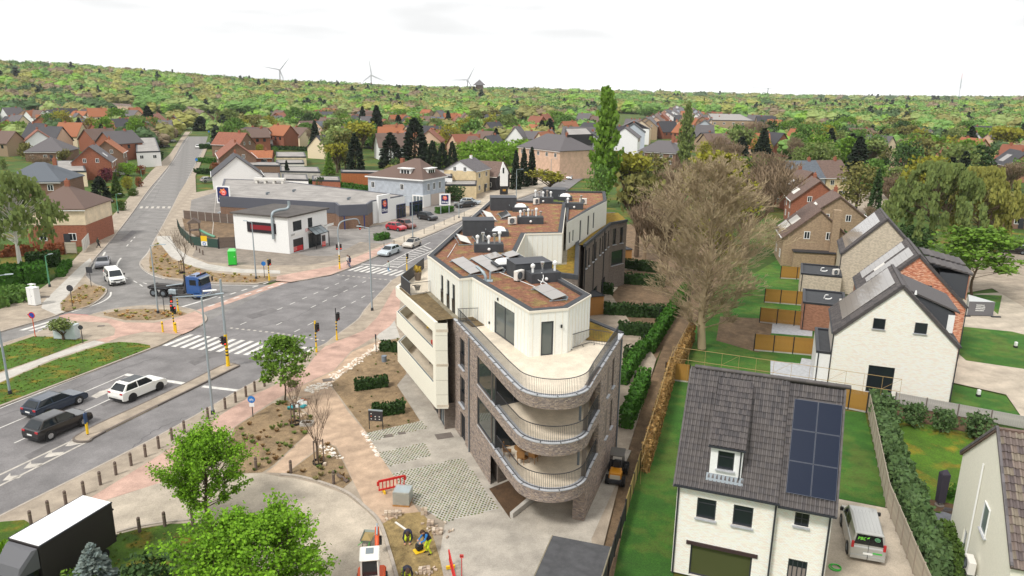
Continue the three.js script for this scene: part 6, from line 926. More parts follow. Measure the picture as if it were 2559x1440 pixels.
function turbine(u,v,vb,spin,label,Hh=120){const dist=2600,d=P(u,v,EYE+40).sub(camera.position),a=u-1279.5,b=720-v,X=a*CR-b*SR,Y=a*SR+b*CR,dx=X,dy=Y*CP-FOC*SP,dz=-Y*SP-FOC*CP,k=dist/Math.hypot(dx,dz),x=dx*k,z=dz*k,hub=EYE+dy*k,t=thing('wind_turbine',label,'wind turbine','wind turbines on the horizon',[x,0,z],Math.atan2(-x,-z)+0.2);const m=mat('turbine',col(190,190,196,1.0),{roughness:0.6});part('tower',cyl(3.2,1.8,hub,0,0,0,12),m,t);part('red_band',cyl(2.6,2.5,8,0,hub*0.55,0,12),'red',t);part('nacelle',rbx(4,4,10,0,hub-2,0,0.6),m,t);for(let i=0;i<3;i++){const q=part('blade',hull([[-1.5,0,0.5],[1.5,0,0.5],[1.5,0,-0.5],[-1.5,0,-0.5],[2.4,10,0.2],[-1,10,0.2],[0.3,54,0],[-0.2,54,0]]),m,t);q.position.set(0,hub,6);q.rotation.z=spin+i*2.094;}}
turbine(698,175,215,-0.7,'wind turbine with a blade pointing to the upper right');turbine(927,188,217,0.13,'wind turbine with one blade pointing almost straight up');turbine(1168,200,228,-0.5,'wind turbine nearest to the pointed tower roof');
{const t=thing('radio_mast','tall thin lattice mast on the horizon','mast',undefined,[1450,0,-2500]);for(const[x,z]of[[-2,2],[2,2],[0,-2]])part('leg',rod([x,0,z],[x*0.25,82,z*0.25],0.5,4),'zinc',t);part('tip',rod([0,80,0],[0,100,0],0.5,4),'red',t);const k=thing('pointed_tower','tower with a dark pointed roof on the wooded horizon','tower',undefined,[-78,0,-1700]);part('shaft',bx(16,38,16),'masonbrown',k);part('roof',hull([[-14,38,-14],[14,38,-14],[14,38,14],[-14,38,14],[0,50,0]]),'tilegrey',k);const c=thing('tower_crane','tower crane far beyond the main street','crane',undefined,[760,0,-2300]);part('mast',bx(2,44,2),'zinc',c);part('jib',bx(60,1.2,1.2,-18,44,0),'zinc',c);}
// ================================================================ vehicles (x forward, z to the right)
const ext=(pts,w,b=0.07)=>{const s=new THREE.Shape(pts.map((p)=>new THREE.Vector2(...p)));return clean(new THREE.ExtrudeGeometry(s,{depth:w-2*b,bevelEnabled:true,bevelThickness:b,bevelSize:b*0.7,bevelOffset:-b*0.7,bevelSegments:3,curveSegments:4}).translate(0,0,-w/2+b));};
const quadGeo=(a,b,c,d)=>raw([...a,...b,...c,...a,...c,...d],[0,0,1,0,1,1,0,0,1,1,0,1]);
function pane(a,b,c,d,k=0.9,off=0.012){
const p=[a,b,c,d].map((q)=>V(...q)),m=p.reduce((s,q)=>s.add(q),V(0,0,0)).multiplyScalar(0.25),n=p[1].clone().sub(p[0]).cross(p[3].clone().sub(p[0])).normalize();
return quadGeo(...p.map((q)=>q.sub(m).multiplyScalar(k).add(m).addScaledVector(n,off).toArray()));
}
const CARS={
suv:[4.6,1.86,1.64,1.02,1.05,0.35,-1.55,-2.12,1.0,0.36,1.42,-1.36],wagon:[4.75,1.84,1.48,0.95,1.0,0.2,-1.7,-2.25,0.9,0.33,1.45,-1.38],hatch:[4.0,1.76,1.5,0.95,0.95,0.25,-1.3,-1.88,0.92,0.32,1.25,-1.25],coupe:[4.5,1.86,1.42,0.93,0.95,0.1,-0.9,-1.9,0.9,0.34,1.4,-1.35],
};
function car(kind,paint,at,to,label,o={}){
const[L,W,H,B,cx,rf,rb,tx,hh,wr,wf,wb]=CARS[kind],l=L/2,p=P(...at,o.y??0),q=P(...to,o.y??0),t=thing(o.name??'car',label,'car',o.group,[p.x,o.y??0.012,p.z],Math.atan2(-(q.z-p.z),q.x-p.x));
const pm=typeof paint==='string'?m_(paint):paint,hw=W/2-0.07,tw=W/2-0.25,G=(k,f)=>cacheGeo(kind+k,f);
part('body',G('b',()=>ext([[l-0.02,0.32],[l,0.55],[l-0.1,hh-0.18],[l-0.35,hh-0.06],[cx+0.15,hh+0.02],[cx-0.2,B+0.03],[-l+0.35,B+0.05],[-l+0.06,B-0.02],[-l,0.6],[-l+0.04,0.32],[-l+0.2,0.24],[l-0.2,0.22]],W)),pm,t);
const roofFn=()=>hull([[cx,B-0.02,hw],[cx,B-0.02,-hw],[tx,B,hw],[tx,B,-hw],[rf,H-0.05,tw],[rf,H-0.05,-tw],[(rf+rb)/2+0.3,H,tw-0.16],[(rf+rb)/2+0.3,H,-tw+0.16],[(rf+rb)/2-0.3,H,tw-0.16],[(rf+rb)/2-0.3,H,-tw+0.16],[rf-0.12,H-0.015,tw-0.1],[rf-0.12,H-0.015,-tw+0.1],[rb+0.15,H-0.02,tw-0.1],[rb+0.15,H-0.02,-tw+0.1],[(rf+rb)/2,H-0.03,tw],[(rf+rb)/2,H-0.03,-tw],[rb,H-0.06,tw],[rb,H-0.06,-tw]]);
part('cabin',G('c',roofFn),pm,t);const gm=m_('glass');
part('windscreen',G('w',()=>pane([cx,B,hw],[cx,B,-hw],[rf,H-0.05,-tw],[rf,H-0.05,tw],0.9)),gm,t);
part('rear_window',G('r',()=>pane([tx,B+0.04,-hw],[tx,B+0.04,hw],[rb,H-0.08,tw],[rb,H-0.08,-tw],0.86)),gm,t);
for(const s of[1,-1]){
const xm=(rf+rb)/2-0.05,a=[cx-0.1,B+0.02,s*hw],b=[xm+0.03,B+0.02,s*hw],c=[xm,H-0.06,s*tw],d=[rf+0.02,H-0.07,s*tw],e=[tx+0.2,B+0.03,s*hw],f=[rb,H-0.08,s*tw],w3=(v)=>s>0?v:[v[1],v[0],v[3],v[2]];
part('side_window',G('s'+s,()=>pane(...w3([b,a,d,c]),0.92)),gm,t);part('side_window',G('t'+s,()=>pane(...w3([e,b,c,f]),0.9)),gm,t);
part('headlight',G('h'+s,()=>rbx(0.18,0.14,0.36,l-0.16,hh-0.32,s*(W/2-0.26),0.03)),'glasslight',t);part('tail_light',G('k'+s,()=>rbx(0.14,0.18,0.34,-l+0.09,B-0.2,s*(W/2-0.22),0.03)),plain('taillight',190,30,40,0.3),t);
part('mirror',G('m'+s,()=>rbx(0.14,0.13,0.2,cx-0.25,B+0.02,s*(W/2+0.06),0.03)),o.mirror??pm,t);
for(const x of[wf,wb]){part('wheel_arch',G('a'+s+x,()=>cyl(wr+0.06,wr+0.06,0.1,0,0,0,18).rotateX(Math.PI/2).translate(x,wr,s*(W/2-0.02)-0.04*s)),'black',t);const w=part('wheel',G('y',()=>cyl(wr,wr,0.22,0,-0.11,0,20).rotateX(Math.PI/2)),'rubber',t);w.position.set(x,wr,s*(W/2-0.09));const rim=part('rim',G('rim'+s,()=>merge(cyl(wr*0.62,wr*0.58,0.02,0,0,0,14).rotateX(s*Math.PI/2).translate(0,0,s*0.112),...[0,1,2,3,4].map((i)=>bx(0.06,wr*0.6,0.02,0,0,s*0.13,0,0,i*1.2566)))),o.rim??'zinc',w);}
}
part('number_plate',G('n',()=>bx(0.02,0.11,0.5,-l-0.012,0.62,0)),'white',t);part('grille',G('g',()=>bx(0.04,0.18,0.9,l-0.03,0.42,0)),'black',t);part('bumper',G('u',()=>bx(0.06,0.16,W-0.3,-l+0.03,0.3,0)),'black',t);
if(o.rails)for(const s of[-1,1])part('roof_rail',tube([[rf-0.1,H-0.03,s*tw],[(rf+rb)/2,H+0.04,s*tw],[rb+0.1,H-0.03,s*tw]],0.022,5),'chrome',t);
if(o.roof)part('roof_panel',quadGeo([rf-0.1,H-0.02,tw-0.12],[rf-0.1,H-0.02,-tw+0.12],[rb+0.3,H-0.012,-tw+0.12],[rb+0.3,H-0.012,tw-0.12]).translate(0,0.02,0),o.roof,t);
return t;
}
const paintOf=(k,r,g,b,mt=0.3)=>mat('paint_'+k,col(r,g,b,1.05),{roughness:0.28,metalness:mt,phys:true,clearcoat:1,clearcoatRoughness:0.05});
for(const a of[['white',244,242,236,0],['navy',26,44,66],['black',26,25,28],['silver',190,200,206],['grey',132,132,138],['beige',206,198,186],['red',196,30,48],['brown',128,70,58],['lightgrey',176,176,172]])paintOf(...a);
car('suv','paint_white',[347,985],[440,946],'white estate car with dark glass roof stopped at the line',{roof:'glass',rim:'black'});car('wagon','paint_navy',[140,1022],[232,984],'dark blue estate car with silver roof rails',{rails:true,rim:'chrome'});car('suv','paint_black',[148,1077],[242,1036],'black car with silver tail strip beside the traffic island',{rim:'chrome'});
car('coupe','paint_grey',[258,665],[250,690],'dark grey car following the white van');car('wagon','paint_silver',[973,636],[950,645],'silver estate car waiting before the zebra crossing');car('hatch','paint_beige',[1030,617],[1008,626],'beige small car with black roof behind the silver estate',{roof:'black'});
const lotY=KT+0.02;car('hatch','paint_red',[990,575],[1010,578],'bright red car in the supermarket car park',{y:lotY});car('suv','paint_brown',[1014,569],[1035,574],'brown car next to the red one',{y:lotY});car('suv','paint_black',[1068,549],[1090,553],'black car parked alone near the clipped hedge',{y:lotY});car('wagon','paint_black',[1161,518],[1140,520],'black car under the tall supermarket sign',{y:lotY});car('wagon','paint_silver',[1176,510],[1195,511],'silver car parked behind the black one',{y:lotY});car('hatch','paint_silver',[571,538],[555,538],'small silver car parked behind the pizzeria',{y:lotY});
car('hatch','paint_white',[494,370],[493,378],'small white car driving down the side road');car('wagon','paint_silver',[1424,447],[1414,452],'pale car on the far part of the main road');car('hatch','paint_lightgrey',[1431,442],[1422,446],'grey car behind the pale one on the main road');car('wagon','paint_black',[1450,424],[1440,428],'dark car parked under the green hoarding');car('wagon','paint_black',[2533,632],[2500,628],'black car parked at the street under the trees');car('hatch','paint_lightgrey',[430,355],[440,354],'grey car parked before the white house on the side road',{y:0.13});car('wagon','paint_black',[412,368],[422,367],'dark car parked by the hedge on the side road',{y:0.13});car('hatch','paint_lightgrey',[520,455],[532,454],'light car parked behind the low hedge',{y:0.13});car('hatch','paint_silver',[528,361],[518,361],'silver car between the hedges of the brick houses',{y:0.13});car('hatch','paint_white',[305,437],[312,441],'white car among the garden shrubs',{y:0.13});
function van(paint,at,to,label,name,o={}){
const p=P(...at,o.y??0),q=P(...to,o.y??0),t=thing(name,label,'van',undefined,[p.x,o.y??0.012,p.z],Math.atan2(-(q.z-p.z),q.x-p.x)),pm=m_(paint),W=1.9,l=2.4;
part('body',ext([[l,0.4],[l-0.02,0.75],[l-0.2,1.0],[l-0.85,1.14],[1.0,1.18],[-l+0.1,1.18],[-l,1.0],[-l,0.4],[-l+0.15,0.26],[l-0.2,0.26]],W),pm,t);const hw=0.9,tw=0.76,H=1.94;
part('cabin',hull([[1.55,1.1,hw],[1.55,1.1,-hw],[-l+0.03,1.1,hw],[-l+0.03,1.1,-hw],[0.75,H-0.06,tw],[0.75,H-0.06,-tw],[0,H,tw-0.12],[0,H,-tw+0.12],[-l+0.3,H-0.02,tw-0.1],[-l+0.3,H-0.02,-tw+0.1],[-l+0.12,H-0.1,tw],[-l+0.12,H-0.1,-tw]]),pm,t);
part('windscreen',pane([1.55,1.12,hw],[1.55,1.12,-hw],[0.75,H-0.06,-tw],[0.75,H-0.06,tw],0.88),'glass',t);part('rear_window',pane([-l+0.03,1.16,-hw],[-l+0.03,1.16,hw],[-l+0.12,H-0.1,tw],[-l+0.12,H-0.1,-tw],0.86),'glass',t);
for(const s of[1,-1]){const w3=(v)=>s>0?v:[v[1],v[0],v[3],v[2]];for(const[x0,x1]of[[0.45,1.3],[-0.7,0.35],...(o.win===3?[[-1.9,-0.85]]:[])])part('side_window',pane(...w3([[x0,1.14,s*hw],[x1,1.14,s*hw],[Math.min(x1,0.72),H-0.18,s*(tw+0.03)],[x0,H-0.18,s*(tw+0.03)]]),0.92),'glass',t);
part('headlight',rbx(0.2,0.2,0.3,l-0.16,0.7,s*0.7,0.04),'glasslight',t);part('tail_light',rbx(0.08,0.42,0.15,-l+0.01,0.95,s*0.84,0.02),m_('taillight'),t);part('mirror',rbx(0.14,0.24,0.2,1.2,1.18,s*1.05,0.03),'black',t);part('bumper',bx(0.1,0.2,0.9,-l-0.01,0.32,s*0.47),o.bump??pm,t);
for(const x of[1.5,-1.5]){part('wheel_arch',cyl(0.4,0.4,0.1,0,0,0,18).rotateX(Math.PI/2).translate(x,0.34,s*0.93-0.05),'black',t);const w=part('wheel',cyl(0.34,0.34,0.22,0,-0.11,0,20).rotateX(Math.PI/2),'rubber',t);w.position.set(x,0.34,s*0.87);part('rim',cyl(0.2,0.2,0.24,0,-0.12,0,12).rotateX(Math.PI/2),'zinc',w);}}
part('number_plate',bx(0.02,0.12,0.5,o.front?l+0.03:-l-0.03,o.front?0.45:0.62,0),'white',t);part('grille',bx(0.03,0.16,1.1,l+0.0,0.72,0),'black',t);part('front_bumper',bx(0.06,0.2,1.7,l,0.36,0),'black',t);
return t;
}
van('paint_white',[287,706],[310,730],'white passenger van turning out of the side road','passenger_van',{win:3,front:true});
{
const t=van('paint_lightgrey',[2150,1352],[2131,1276],'silver delivery van with green lettering on its dark rear windows','delivery_van',{y:-0.04});
const cv=document.createElement('canvas');cv.width=512;cv.height=220;const g=cv.getContext('2d');g.fillStyle='#16191b';g.fillRect(0,0,512,220);g.fillStyle='#7fe04a';g.font='bold 92px sans-serif';g.fillText('PBC',30,120);g.beginPath();g.ellipse(250,60,34,16,-0.6,0,7);g.fill();g.strokeStyle='#8ad8a0';g.lineWidth=7;g.beginPath();g.ellipse(425,74,46,40,0,0,7);g.stroke();g.beginPath();g.moveTo(390,74);g.lineTo(462,70);g.moveTo(400,92);g.lineTo(452,88);g.moveTo(402,54);g.lineTo(450,52);g.stroke();
const tx=new THREE.CanvasTexture(cv);tx.colorSpace=THREE.SRGBColorSpace;const pm=mat('vanprint',new THREE.Color(0.9,0.9,0.9),{roughness:0.12,phys:true});pm.map=tx;
part('lettering',pane([-2.37,1.16,-0.9],[-2.37,1.16,0.9],[-2.28,1.84,0.76],[-2.28,1.84,-0.76],0.84,0.03),pm,t);part('door_seam',bx(0.02,1.4,0.02,-2.41,0.4,0),'black',t);part('green_sticker',bx(0.01,0.07,0.5,-2.415,0.72,0.5),'green',t);for(let i=0;i<6;i++)part('roof_rib',bx(2.4,0.015,0.04,-0.9,1.93,-0.5+i*0.2),m_('paint_lightgrey'),t);
}
{
const A=P(205,1243,3.35),Bq=P(28,1345,3.35),D=P(281,1251,3.35),c=A.clone().add(D).multiplyScalar(0.5),dir=Bq.clone().sub(A).normalize(),t=thing('box_truck','black box truck with a white roof parked beside the wooden posts','truck',undefined,[c.x,0.13,c.z],Math.atan2(-dir.z,dir.x)),blk=mat('truckbox',col(46,40,40,1.1),{tex:'grain',m:2,roughness:0.6}),L=4.5,W=2.12,H=3.22;
part('cargo_box',rbx(L,2.5,W,L/2,0.72,0,0.03),blk,t);part('box_roof',bx(L-0.08,0.03,W-0.08,L/2,H+0.003,0),mat('truckroof',col(252,252,252,1.05),{roughness:0.4}),t);for(const s of[-1,1])part('roof_rail',bx(L,0.08,0.05,L/2,H-0.05,s*(W/2+0.005)),'anthracite',t);for(const[y,s]of[[1,1],[1.9,1],[2.7,1],[1,-1],[2.7,-1]])part('door_hinge',bx(0.06,0.1,0.14,-0.02,y,s*W/2-s*0.06),'black',t);
part('deflector',hull([[L+0.05,H-0.1,1.0],[L+0.05,H-0.1,-1.0],[L+0.05,2.0,1.0],[L+0.05,2.0,-1.0],[L+1.2,2.02,0.85],[L+1.2,2.02,-0.85],[L+0.3,H-0.12,0.9],[L+0.3,H-0.12,-0.9],[L+0.95,2.5,0.8],[L+0.95,2.5,-0.8]]),plain('deflect',100,100,104,0.45),t);
part('cab',hull([[L+0.1,0.5,0.98],[L+0.1,0.5,-0.98],[L+0.1,2.15,0.86],[L+0.1,2.15,-0.86],[L+0.9,2.12,0.82],[L+0.9,2.12,-0.82],[L+1.6,1.3,0.92],[L+1.6,1.3,-0.92],[L+2.15,1.05,0.88],[L+2.15,1.05,-0.88],[L+2.25,0.5,0.86],[L+2.25,0.5,-0.86]]),'paint_black',t);part('windscreen',pane([L+1.58,1.32,0.9],[L+1.58,1.32,-0.9],[L+0.92,2.1,-0.8],[L+0.92,2.1,0.8],0.9,0.02),'glass',t);
for(const s of[1,-1]){const w3=(v)=>s>0?v:[v[1],v[0],v[3],v[2]];part('side_window',pane(...w3([[L+0.35,1.3,s*0.94],[L+1.4,1.3,s*0.94],[L+0.85,2.05,s*0.85],[L+0.35,2.05,s*0.86]]),0.92,0.03),'glass',t);part('headlight',rbx(0.2,0.22,0.34,L+2.0,0.78,s*0.68,0.04),'glasslight',t);part('mirror',rbx(0.12,0.4,0.22,L+1.2,1.35,s*1.2,0.03),'black',t);part('side_guard',merge(bx(2.2,0.1,0.04,2.2,0.45,s*1.02),bx(2.2,0.08,0.04,2.2,0.62,s*1.02)),'steel',t);for(const x of[0.9,L+1.35]){const w=part('wheel',cyl(0.36,0.36,0.26,0,-0.13,0,20).rotateX(Math.PI/2),'rubber',t);w.position.set(x,0.36,s*0.88);part('rim',cyl(0.2,0.2,0.28,0,-0.14,0,12).rotateX(Math.PI/2),'zinc',w);}}
part('chassis',bx(L+1.2,0.2,0.9,L/2+0.4,0.5,0),'black',t);
}
{
const f=P(512,742),r=P(383,733),dir=f.clone().sub(r).normalize(),c=P(475,745),t=thing('hooklift_lorry','blue hooklift lorry without a container crossing the junction','lorry',undefined,[c.x,0.012,c.z-0.6],Math.atan2(-dir.z,dir.x)),bl=paintOf('lorryblue',30,84,150,0.1),dk=plain('lorrydark',70,66,64,0.7);
part('cab',ext([[2.0,0.7],[2.1,1.2],[2.05,1.75],[1.85,2.75],[1.6,2.95],[0.2,2.95],[0.1,2.8],[0.1,0.7]],2.4,0.08),bl,t);part('windscreen',pane([2.1,1.8,1.05],[2.1,1.8,-1.05],[1.92,2.6,-1.02],[1.92,2.6,1.02],0.96,0.04),'glass',t);part('sun_visor',bx(0.3,0.06,2.2,2.02,2.68,0,0,0,-0.3),'glasslight',t);part('bumper',ext([[2.15,0.35],[2.2,0.6],[2.15,0.95],[1.0,0.95],[1.2,0.35]],2.4,0.05),bl,t);for(let i=0;i<7;i++)part('warning_stripe',bx(0.02,0.2,0.16,2.215,0.42,-1.0+i*0.33,0,0.5),'white',t);for(const s of[-1,1]){part('side_window',bx(0.9,0.7,0.03,1.1,1.85,s*1.2),'glass',t);part('mirror',rbx(0.12,0.6,0.25,2.15,1.9,s*1.4,0.03),'black',t);part('headlight',rbx(0.1,0.2,0.4,2.16,0.72,s*0.9,0.03),'glasslight',t);}
part('beacon',cyl(0.08,0.08,0.16,1.2,2.97,-0.5,8),'orange',t);part('roof_rack',merge(bx(0.1,0.2,2.0,1.6,2.95,0),bx(0.8,0.08,0.1,0.8,3.0,0.7)),'black',t);part('exhaust',cyl(0.12,0.12,2.3,-0.15,0.8,1.0,10),dk,t);part('chassis',merge(bx(6.0,0.3,0.9,-2.8,0.75,0),bx(1.0,0.5,2.2,-0.9,0.6,0)),dk,t);part('hook_arm',merge(rod([-5.4,1.2,0],[-1.2,1.35,0],0.16,6),rod([-1.2,1.3,0],[-0.5,2.6,0],0.14,6),rod([-0.5,2.6,0],[-0.9,2.75,0],0.09,6)),dk,t);part('lift_frame',merge(bx(4.6,0.14,0.18,-3.2,1.15,0.55),bx(4.6,0.14,0.18,-3.2,1.15,-0.55),bx(0.2,0.3,1.9,-5.5,1.0,0)),dk,t);part('tank',rbx(1.2,0.6,0.5,-1.9,0.5,0.95,0.05),'steel',t);part('hydraulic_cylinder',rod([-3.4,1.25,0.2],[-1.0,1.7,0.2],0.08,8),'steel',t);part('mudguard',merge(bx(2.6,0.06,0.5,-4.0,1.12,0.95),bx(2.6,0.06,0.5,-4.0,1.12,-0.95)),'black',t);
for(const s of[-1,1])for(const x of[1.2,-3.3,-4.7]){const w=part('wheel',cyl(0.5,0.5,0.34,0,-0.17,0,22).rotateX(Math.PI/2),'rubber',t);w.position.set(x,0.5,s*1.0);part('rim',cyl(0.27,0.27,0.36,0,-0.18,0,14).rotateX(Math.PI/2),'zinc',w);}
}
{
const p=P(1541,1195),t=thing('wheel_loader','yellow compact wheel loader with a black canopy on the dirt path','wheel loader',undefined,[p.x,-0.03,p.z],1.32),ye=plain('loaderyellow',226,152,30,0.45),dk=m_('anthracite');
part('rear_body',rbx(0.9,0.6,0.85,-0.85,0.5,0,0.06),ye,t);part('engine_grille',rbx(0.06,0.36,0.7,-1.32,0.58,0,0.02),plain('loaderwhite',220,210,190,0.6),t);part('front_frame',rbx(0.9,0.4,0.6,0.75,0.45,0,0.05),dk,t);part('counterweight',rbx(0.4,0.36,0.95,-1.2,0.3,0,0.06),dk,t);part('seat',merge(rbx(0.45,0.14,0.45,-0.2,0.95,0),rbx(0.12,0.55,0.45,-0.45,1.0,0)),'black',t);for(const s of[-1,1]){part('canopy_post',rod([-0.75,1.05,s*0.42],[-0.6,2.05,s*0.4],0.035),'black',t);part('canopy_post',rod([0.4,0.8,s*0.42],[0.3,2.05,s*0.4],0.035),'black',t);for(const x of[-0.95,0.85]){const w=part('wheel',cyl(0.36,0.36,0.3,0,-0.15,0,18).rotateX(Math.PI/2),'rubber',t);w.position.set(x,0.36,s*0.52);part('rim',cyl(0.18,0.18,0.32,0,-0.16,0,12).rotateX(Math.PI/2),'zinc',w);}part('lift_arm',rod([0.4,0.85,s*0.22],[1.5,0.55,s*0.25],0.06),dk,t);}part('canopy',rbx(1.25,0.09,1.0,-0.15,2.05,0,0.03),plain('canopy',92,88,82,0.7),t);part('bucket',hull([[1.4,0.15,0.7],[1.4,0.15,-0.7],[1.45,0.65,0.7],[1.45,0.65,-0.7],[2.0,0.12,0.7],[2.0,0.12,-0.7]]),dk,t);part('dashboard',bx(0.2,0.4,0.5,0.35,0.85,0),'black',t);
}
{
const p=P(930,1480),q=P(935,1350),t=thing('mini_excavator','orange mini excavator with a white cab beside the trench','excavator',undefined,[p.x,0.13,p.z],Math.atan2(-(q.z-p.z),q.x-p.x)),wh=plain('excwhite',240,236,226,0.45),og=m_('orange');
part('upper_body',rbx(1.7,0.55,1.45,-0.3,0.6,0,0.08),og,t);part('cab_roof',rbx(1.25,0.12,1.05,-0.05,2.2,-0.05,0.05),wh,t);part('cab_frame',merge(...[-1,1].flatMap((s)=>[rod([0.5,1.1,s*0.45-0.05],[0.42,2.22,s*0.42-0.05],0.05),rod([-0.6,1.1,s*0.45-0.05],[-0.55,2.22,s*0.42-0.05],0.05)]),bx(1.15,0.5,0.95,-0.05,0.75,-0.05)),wh,t);part('cab_glass',bx(1.0,1.05,0.85,-0.05,1.18,-0.05),'glass',t);part('roof_hatch',bx(0.5,0.02,0.4,0.1,2.325,-0.05),'glasslight',t);
for(const s of[-1,1]){const k=part('track',ext([[-0.9,0.05],[-1.0,0.25],[-0.85,0.5],[0.85,0.5],[1.0,0.25],[0.9,0.05]],0.34,0.04),'rubber',t);k.position.z=s*0.65;for(const x of[-0.7,0,0.7])part('roller',cyl(0.16,0.16,0.38,0,-0.19,0,12).rotateX(Math.PI/2).translate(x,0.27,0),'zinc',k);}part('boom',tube([[0.7,0.95,0.3],[1.3,2.0,0.3],[2.2,2.35,0.3]],0.12,6),og,t);part('arm',rod([2.2,2.35,0.3],[3.2,1.2,0.3],0.1,6),og,t);part('hydraulic_cylinder',merge(rod([0.9,1.0,0.3],[1.5,1.85,0.3],0.05),rod([1.5,2.35,0.3],[2.4,2.45,0.3],0.05)),'steel',t);part('bucket',hull([[3.1,1.25,0.1],[3.1,1.25,0.5],[3.0,0.7,0.1],[3.0,0.7,0.5],[3.45,0.75,0.1],[3.45,0.75,0.5]]),'rubber',t);part('dozer_blade',bx(0.08,0.35,1.5,1.2,0.15,0),og,t);
}
// ================================================================ people: one continuous body per pose
function bodyMesh(bones,pal){
const N=60,S=1.02,C=[0,0.95,0],mc=new MarchingCubes(N,new THREE.MeshStandardMaterial(),false,false,60000),sd=(p,b)=>{const pa=p.clone().sub(b[0]),ba=b[1].clone().sub(b[0]),h=Math.max(0,Math.min(1,pa.dot(ba)/Math.max(1e-6,ba.lengthSq())));return pa.addScaledVector(ba,-h).length()-(b[2]+(b[3]-b[2])*h);};
const B=bones.map(([a,b,ra,rb,k])=>[V(...a),V(...b),ra,rb,k]),p=V(0,0,0);
for(let z=0;z<N;z++)for(let y=0;y<N;y++)for(let x=0;x<N;x++){p.set(C[0]+(x-N/2)/(N/2)*S,C[1]+(y-N/2)/(N/2)*S,C[2]+(z-N/2)/(N/2)*S);let s=0;for(const b of B)s+=Math.exp(-sd(p,b)*45);mc.field[x+y*N+z*N*N]=Math.log(s+1e-30)/45;}
mc.isolation=0;mc.update();const n=mc.count,pos=new Float32Array(n*3),colr=new Float32Array(n*3);
for(let i=0;i<n;i++){p.set(mc.positionArray[i*3]*S+C[0],mc.positionArray[i*3+1]*S+C[1],mc.positionArray[i*3+2]*S+C[2]);p.toArray(pos,i*3);let bst=1e9,k=0;for(const b of B){const d=sd(p,b);if(d<bst){bst=d;k=b[4];}}pal[k].toArray(colr,i*3);}
const g=new THREE.BufferGeometry();g.setAttribute('position',new THREE.BufferAttribute(pos,3));g.setAttribute('normal',new THREE.BufferAttribute(mc.normalArray.slice(0,n*3),3));g.setAttribute('color',new THREE.BufferAttribute(colr,3));g.computeVertexNormals();return g;
}
const skin=col(206,156,126,1.1);
function figure(pose,[top,leg,shoe,hair,sleeve],where,turn,label,scale=1){
const hand=(w,d,s)=>{const o=[];const v=V(...w);for(let i=0;i<4;i++)o.push([w,v.clone().add(V(...d).multiplyScalar(0.1-Math.abs(i-1.4)*0.012)).add(V(0,0,(i-1.5)*0.02)).toArray(),0.016,0.011,0]);o.push([w,v.clone().add(V(d[0]*0.05+0.03,d[1]*0.05,s*0.05)).toArray(),0.016,0.012,0]);o.push([w,v.clone().add(V(...d).multiplyScalar(0.05)).toArray(),0.032,0.03,0]);return o;};
const{hip,chest,neck,head,arms,legs}=pose,hv=V(...head),nv=V(...neck),up=hv.clone().sub(nv).normalize(),fw=pose.face??[1,0,0],F=V(...fw).normalize();
const at=(f,u,s)=>hv.clone().addScaledVector(F,f).addScaledVector(up,u).add(V(0,0,s)).toArray();
const bones=[[hip,chest,0.15,0.17,1],[chest,neck,0.15,0.07,1],[V(...chest).add(V(0,0.03,-0.13)).toArray(),V(...chest).add(V(0,0.03,0.13)).toArray(),0.09,0.09,1],[V(...hip).add(V(0,-0.03,-0.08)).toArray(),V(...hip).add(V(0,-0.03,0.08)).toArray(),0.11,0.11,2],[neck,head,0.05,0.07,0],[head,at(0.02,0.03,0),0.09,0.1,0],[at(-0.03,0.07,0),at(0.03,0.09,0),0.1,0.085,4],[at(-0.06,0.0,0),at(-0.05,0.06,0),0.075,0.08,4],[at(0.09,-0.01,0),at(0.125,-0.025,0),0.018,0.016,0],[at(0.02,0,0.1),at(0.02,0.02,0.105),0.015,0.015,0],[at(0.02,0,-0.1),at(0.02,0.02,-0.105),0.015,0.015,0],[at(0.07,-0.07,0),at(0.085,-0.07,0),0.03,0.02,0]];
for(const[sh,el,wr,hd,s]of arms)bones.push([sh,el,0.058,0.045,5],[el,wr,0.045,0.032,5],...hand(wr,hd,s));for(const[h,k,a,toe]of legs)bones.push([h,k,0.09,0.06,2],[k,a,0.06,0.042,2],[a,toe,0.045,0.035,3]);
const t=thing('person',label,'person',undefined,where,turn);part('body',bodyMesh(bones,[skin,top,leg,shoe,hair,sleeve??top]),mat('cloth',new THREE.Color(1,1,1),{vertexColors:true,roughness:0.9}),t);t.scale.setScalar(scale);return t;
}
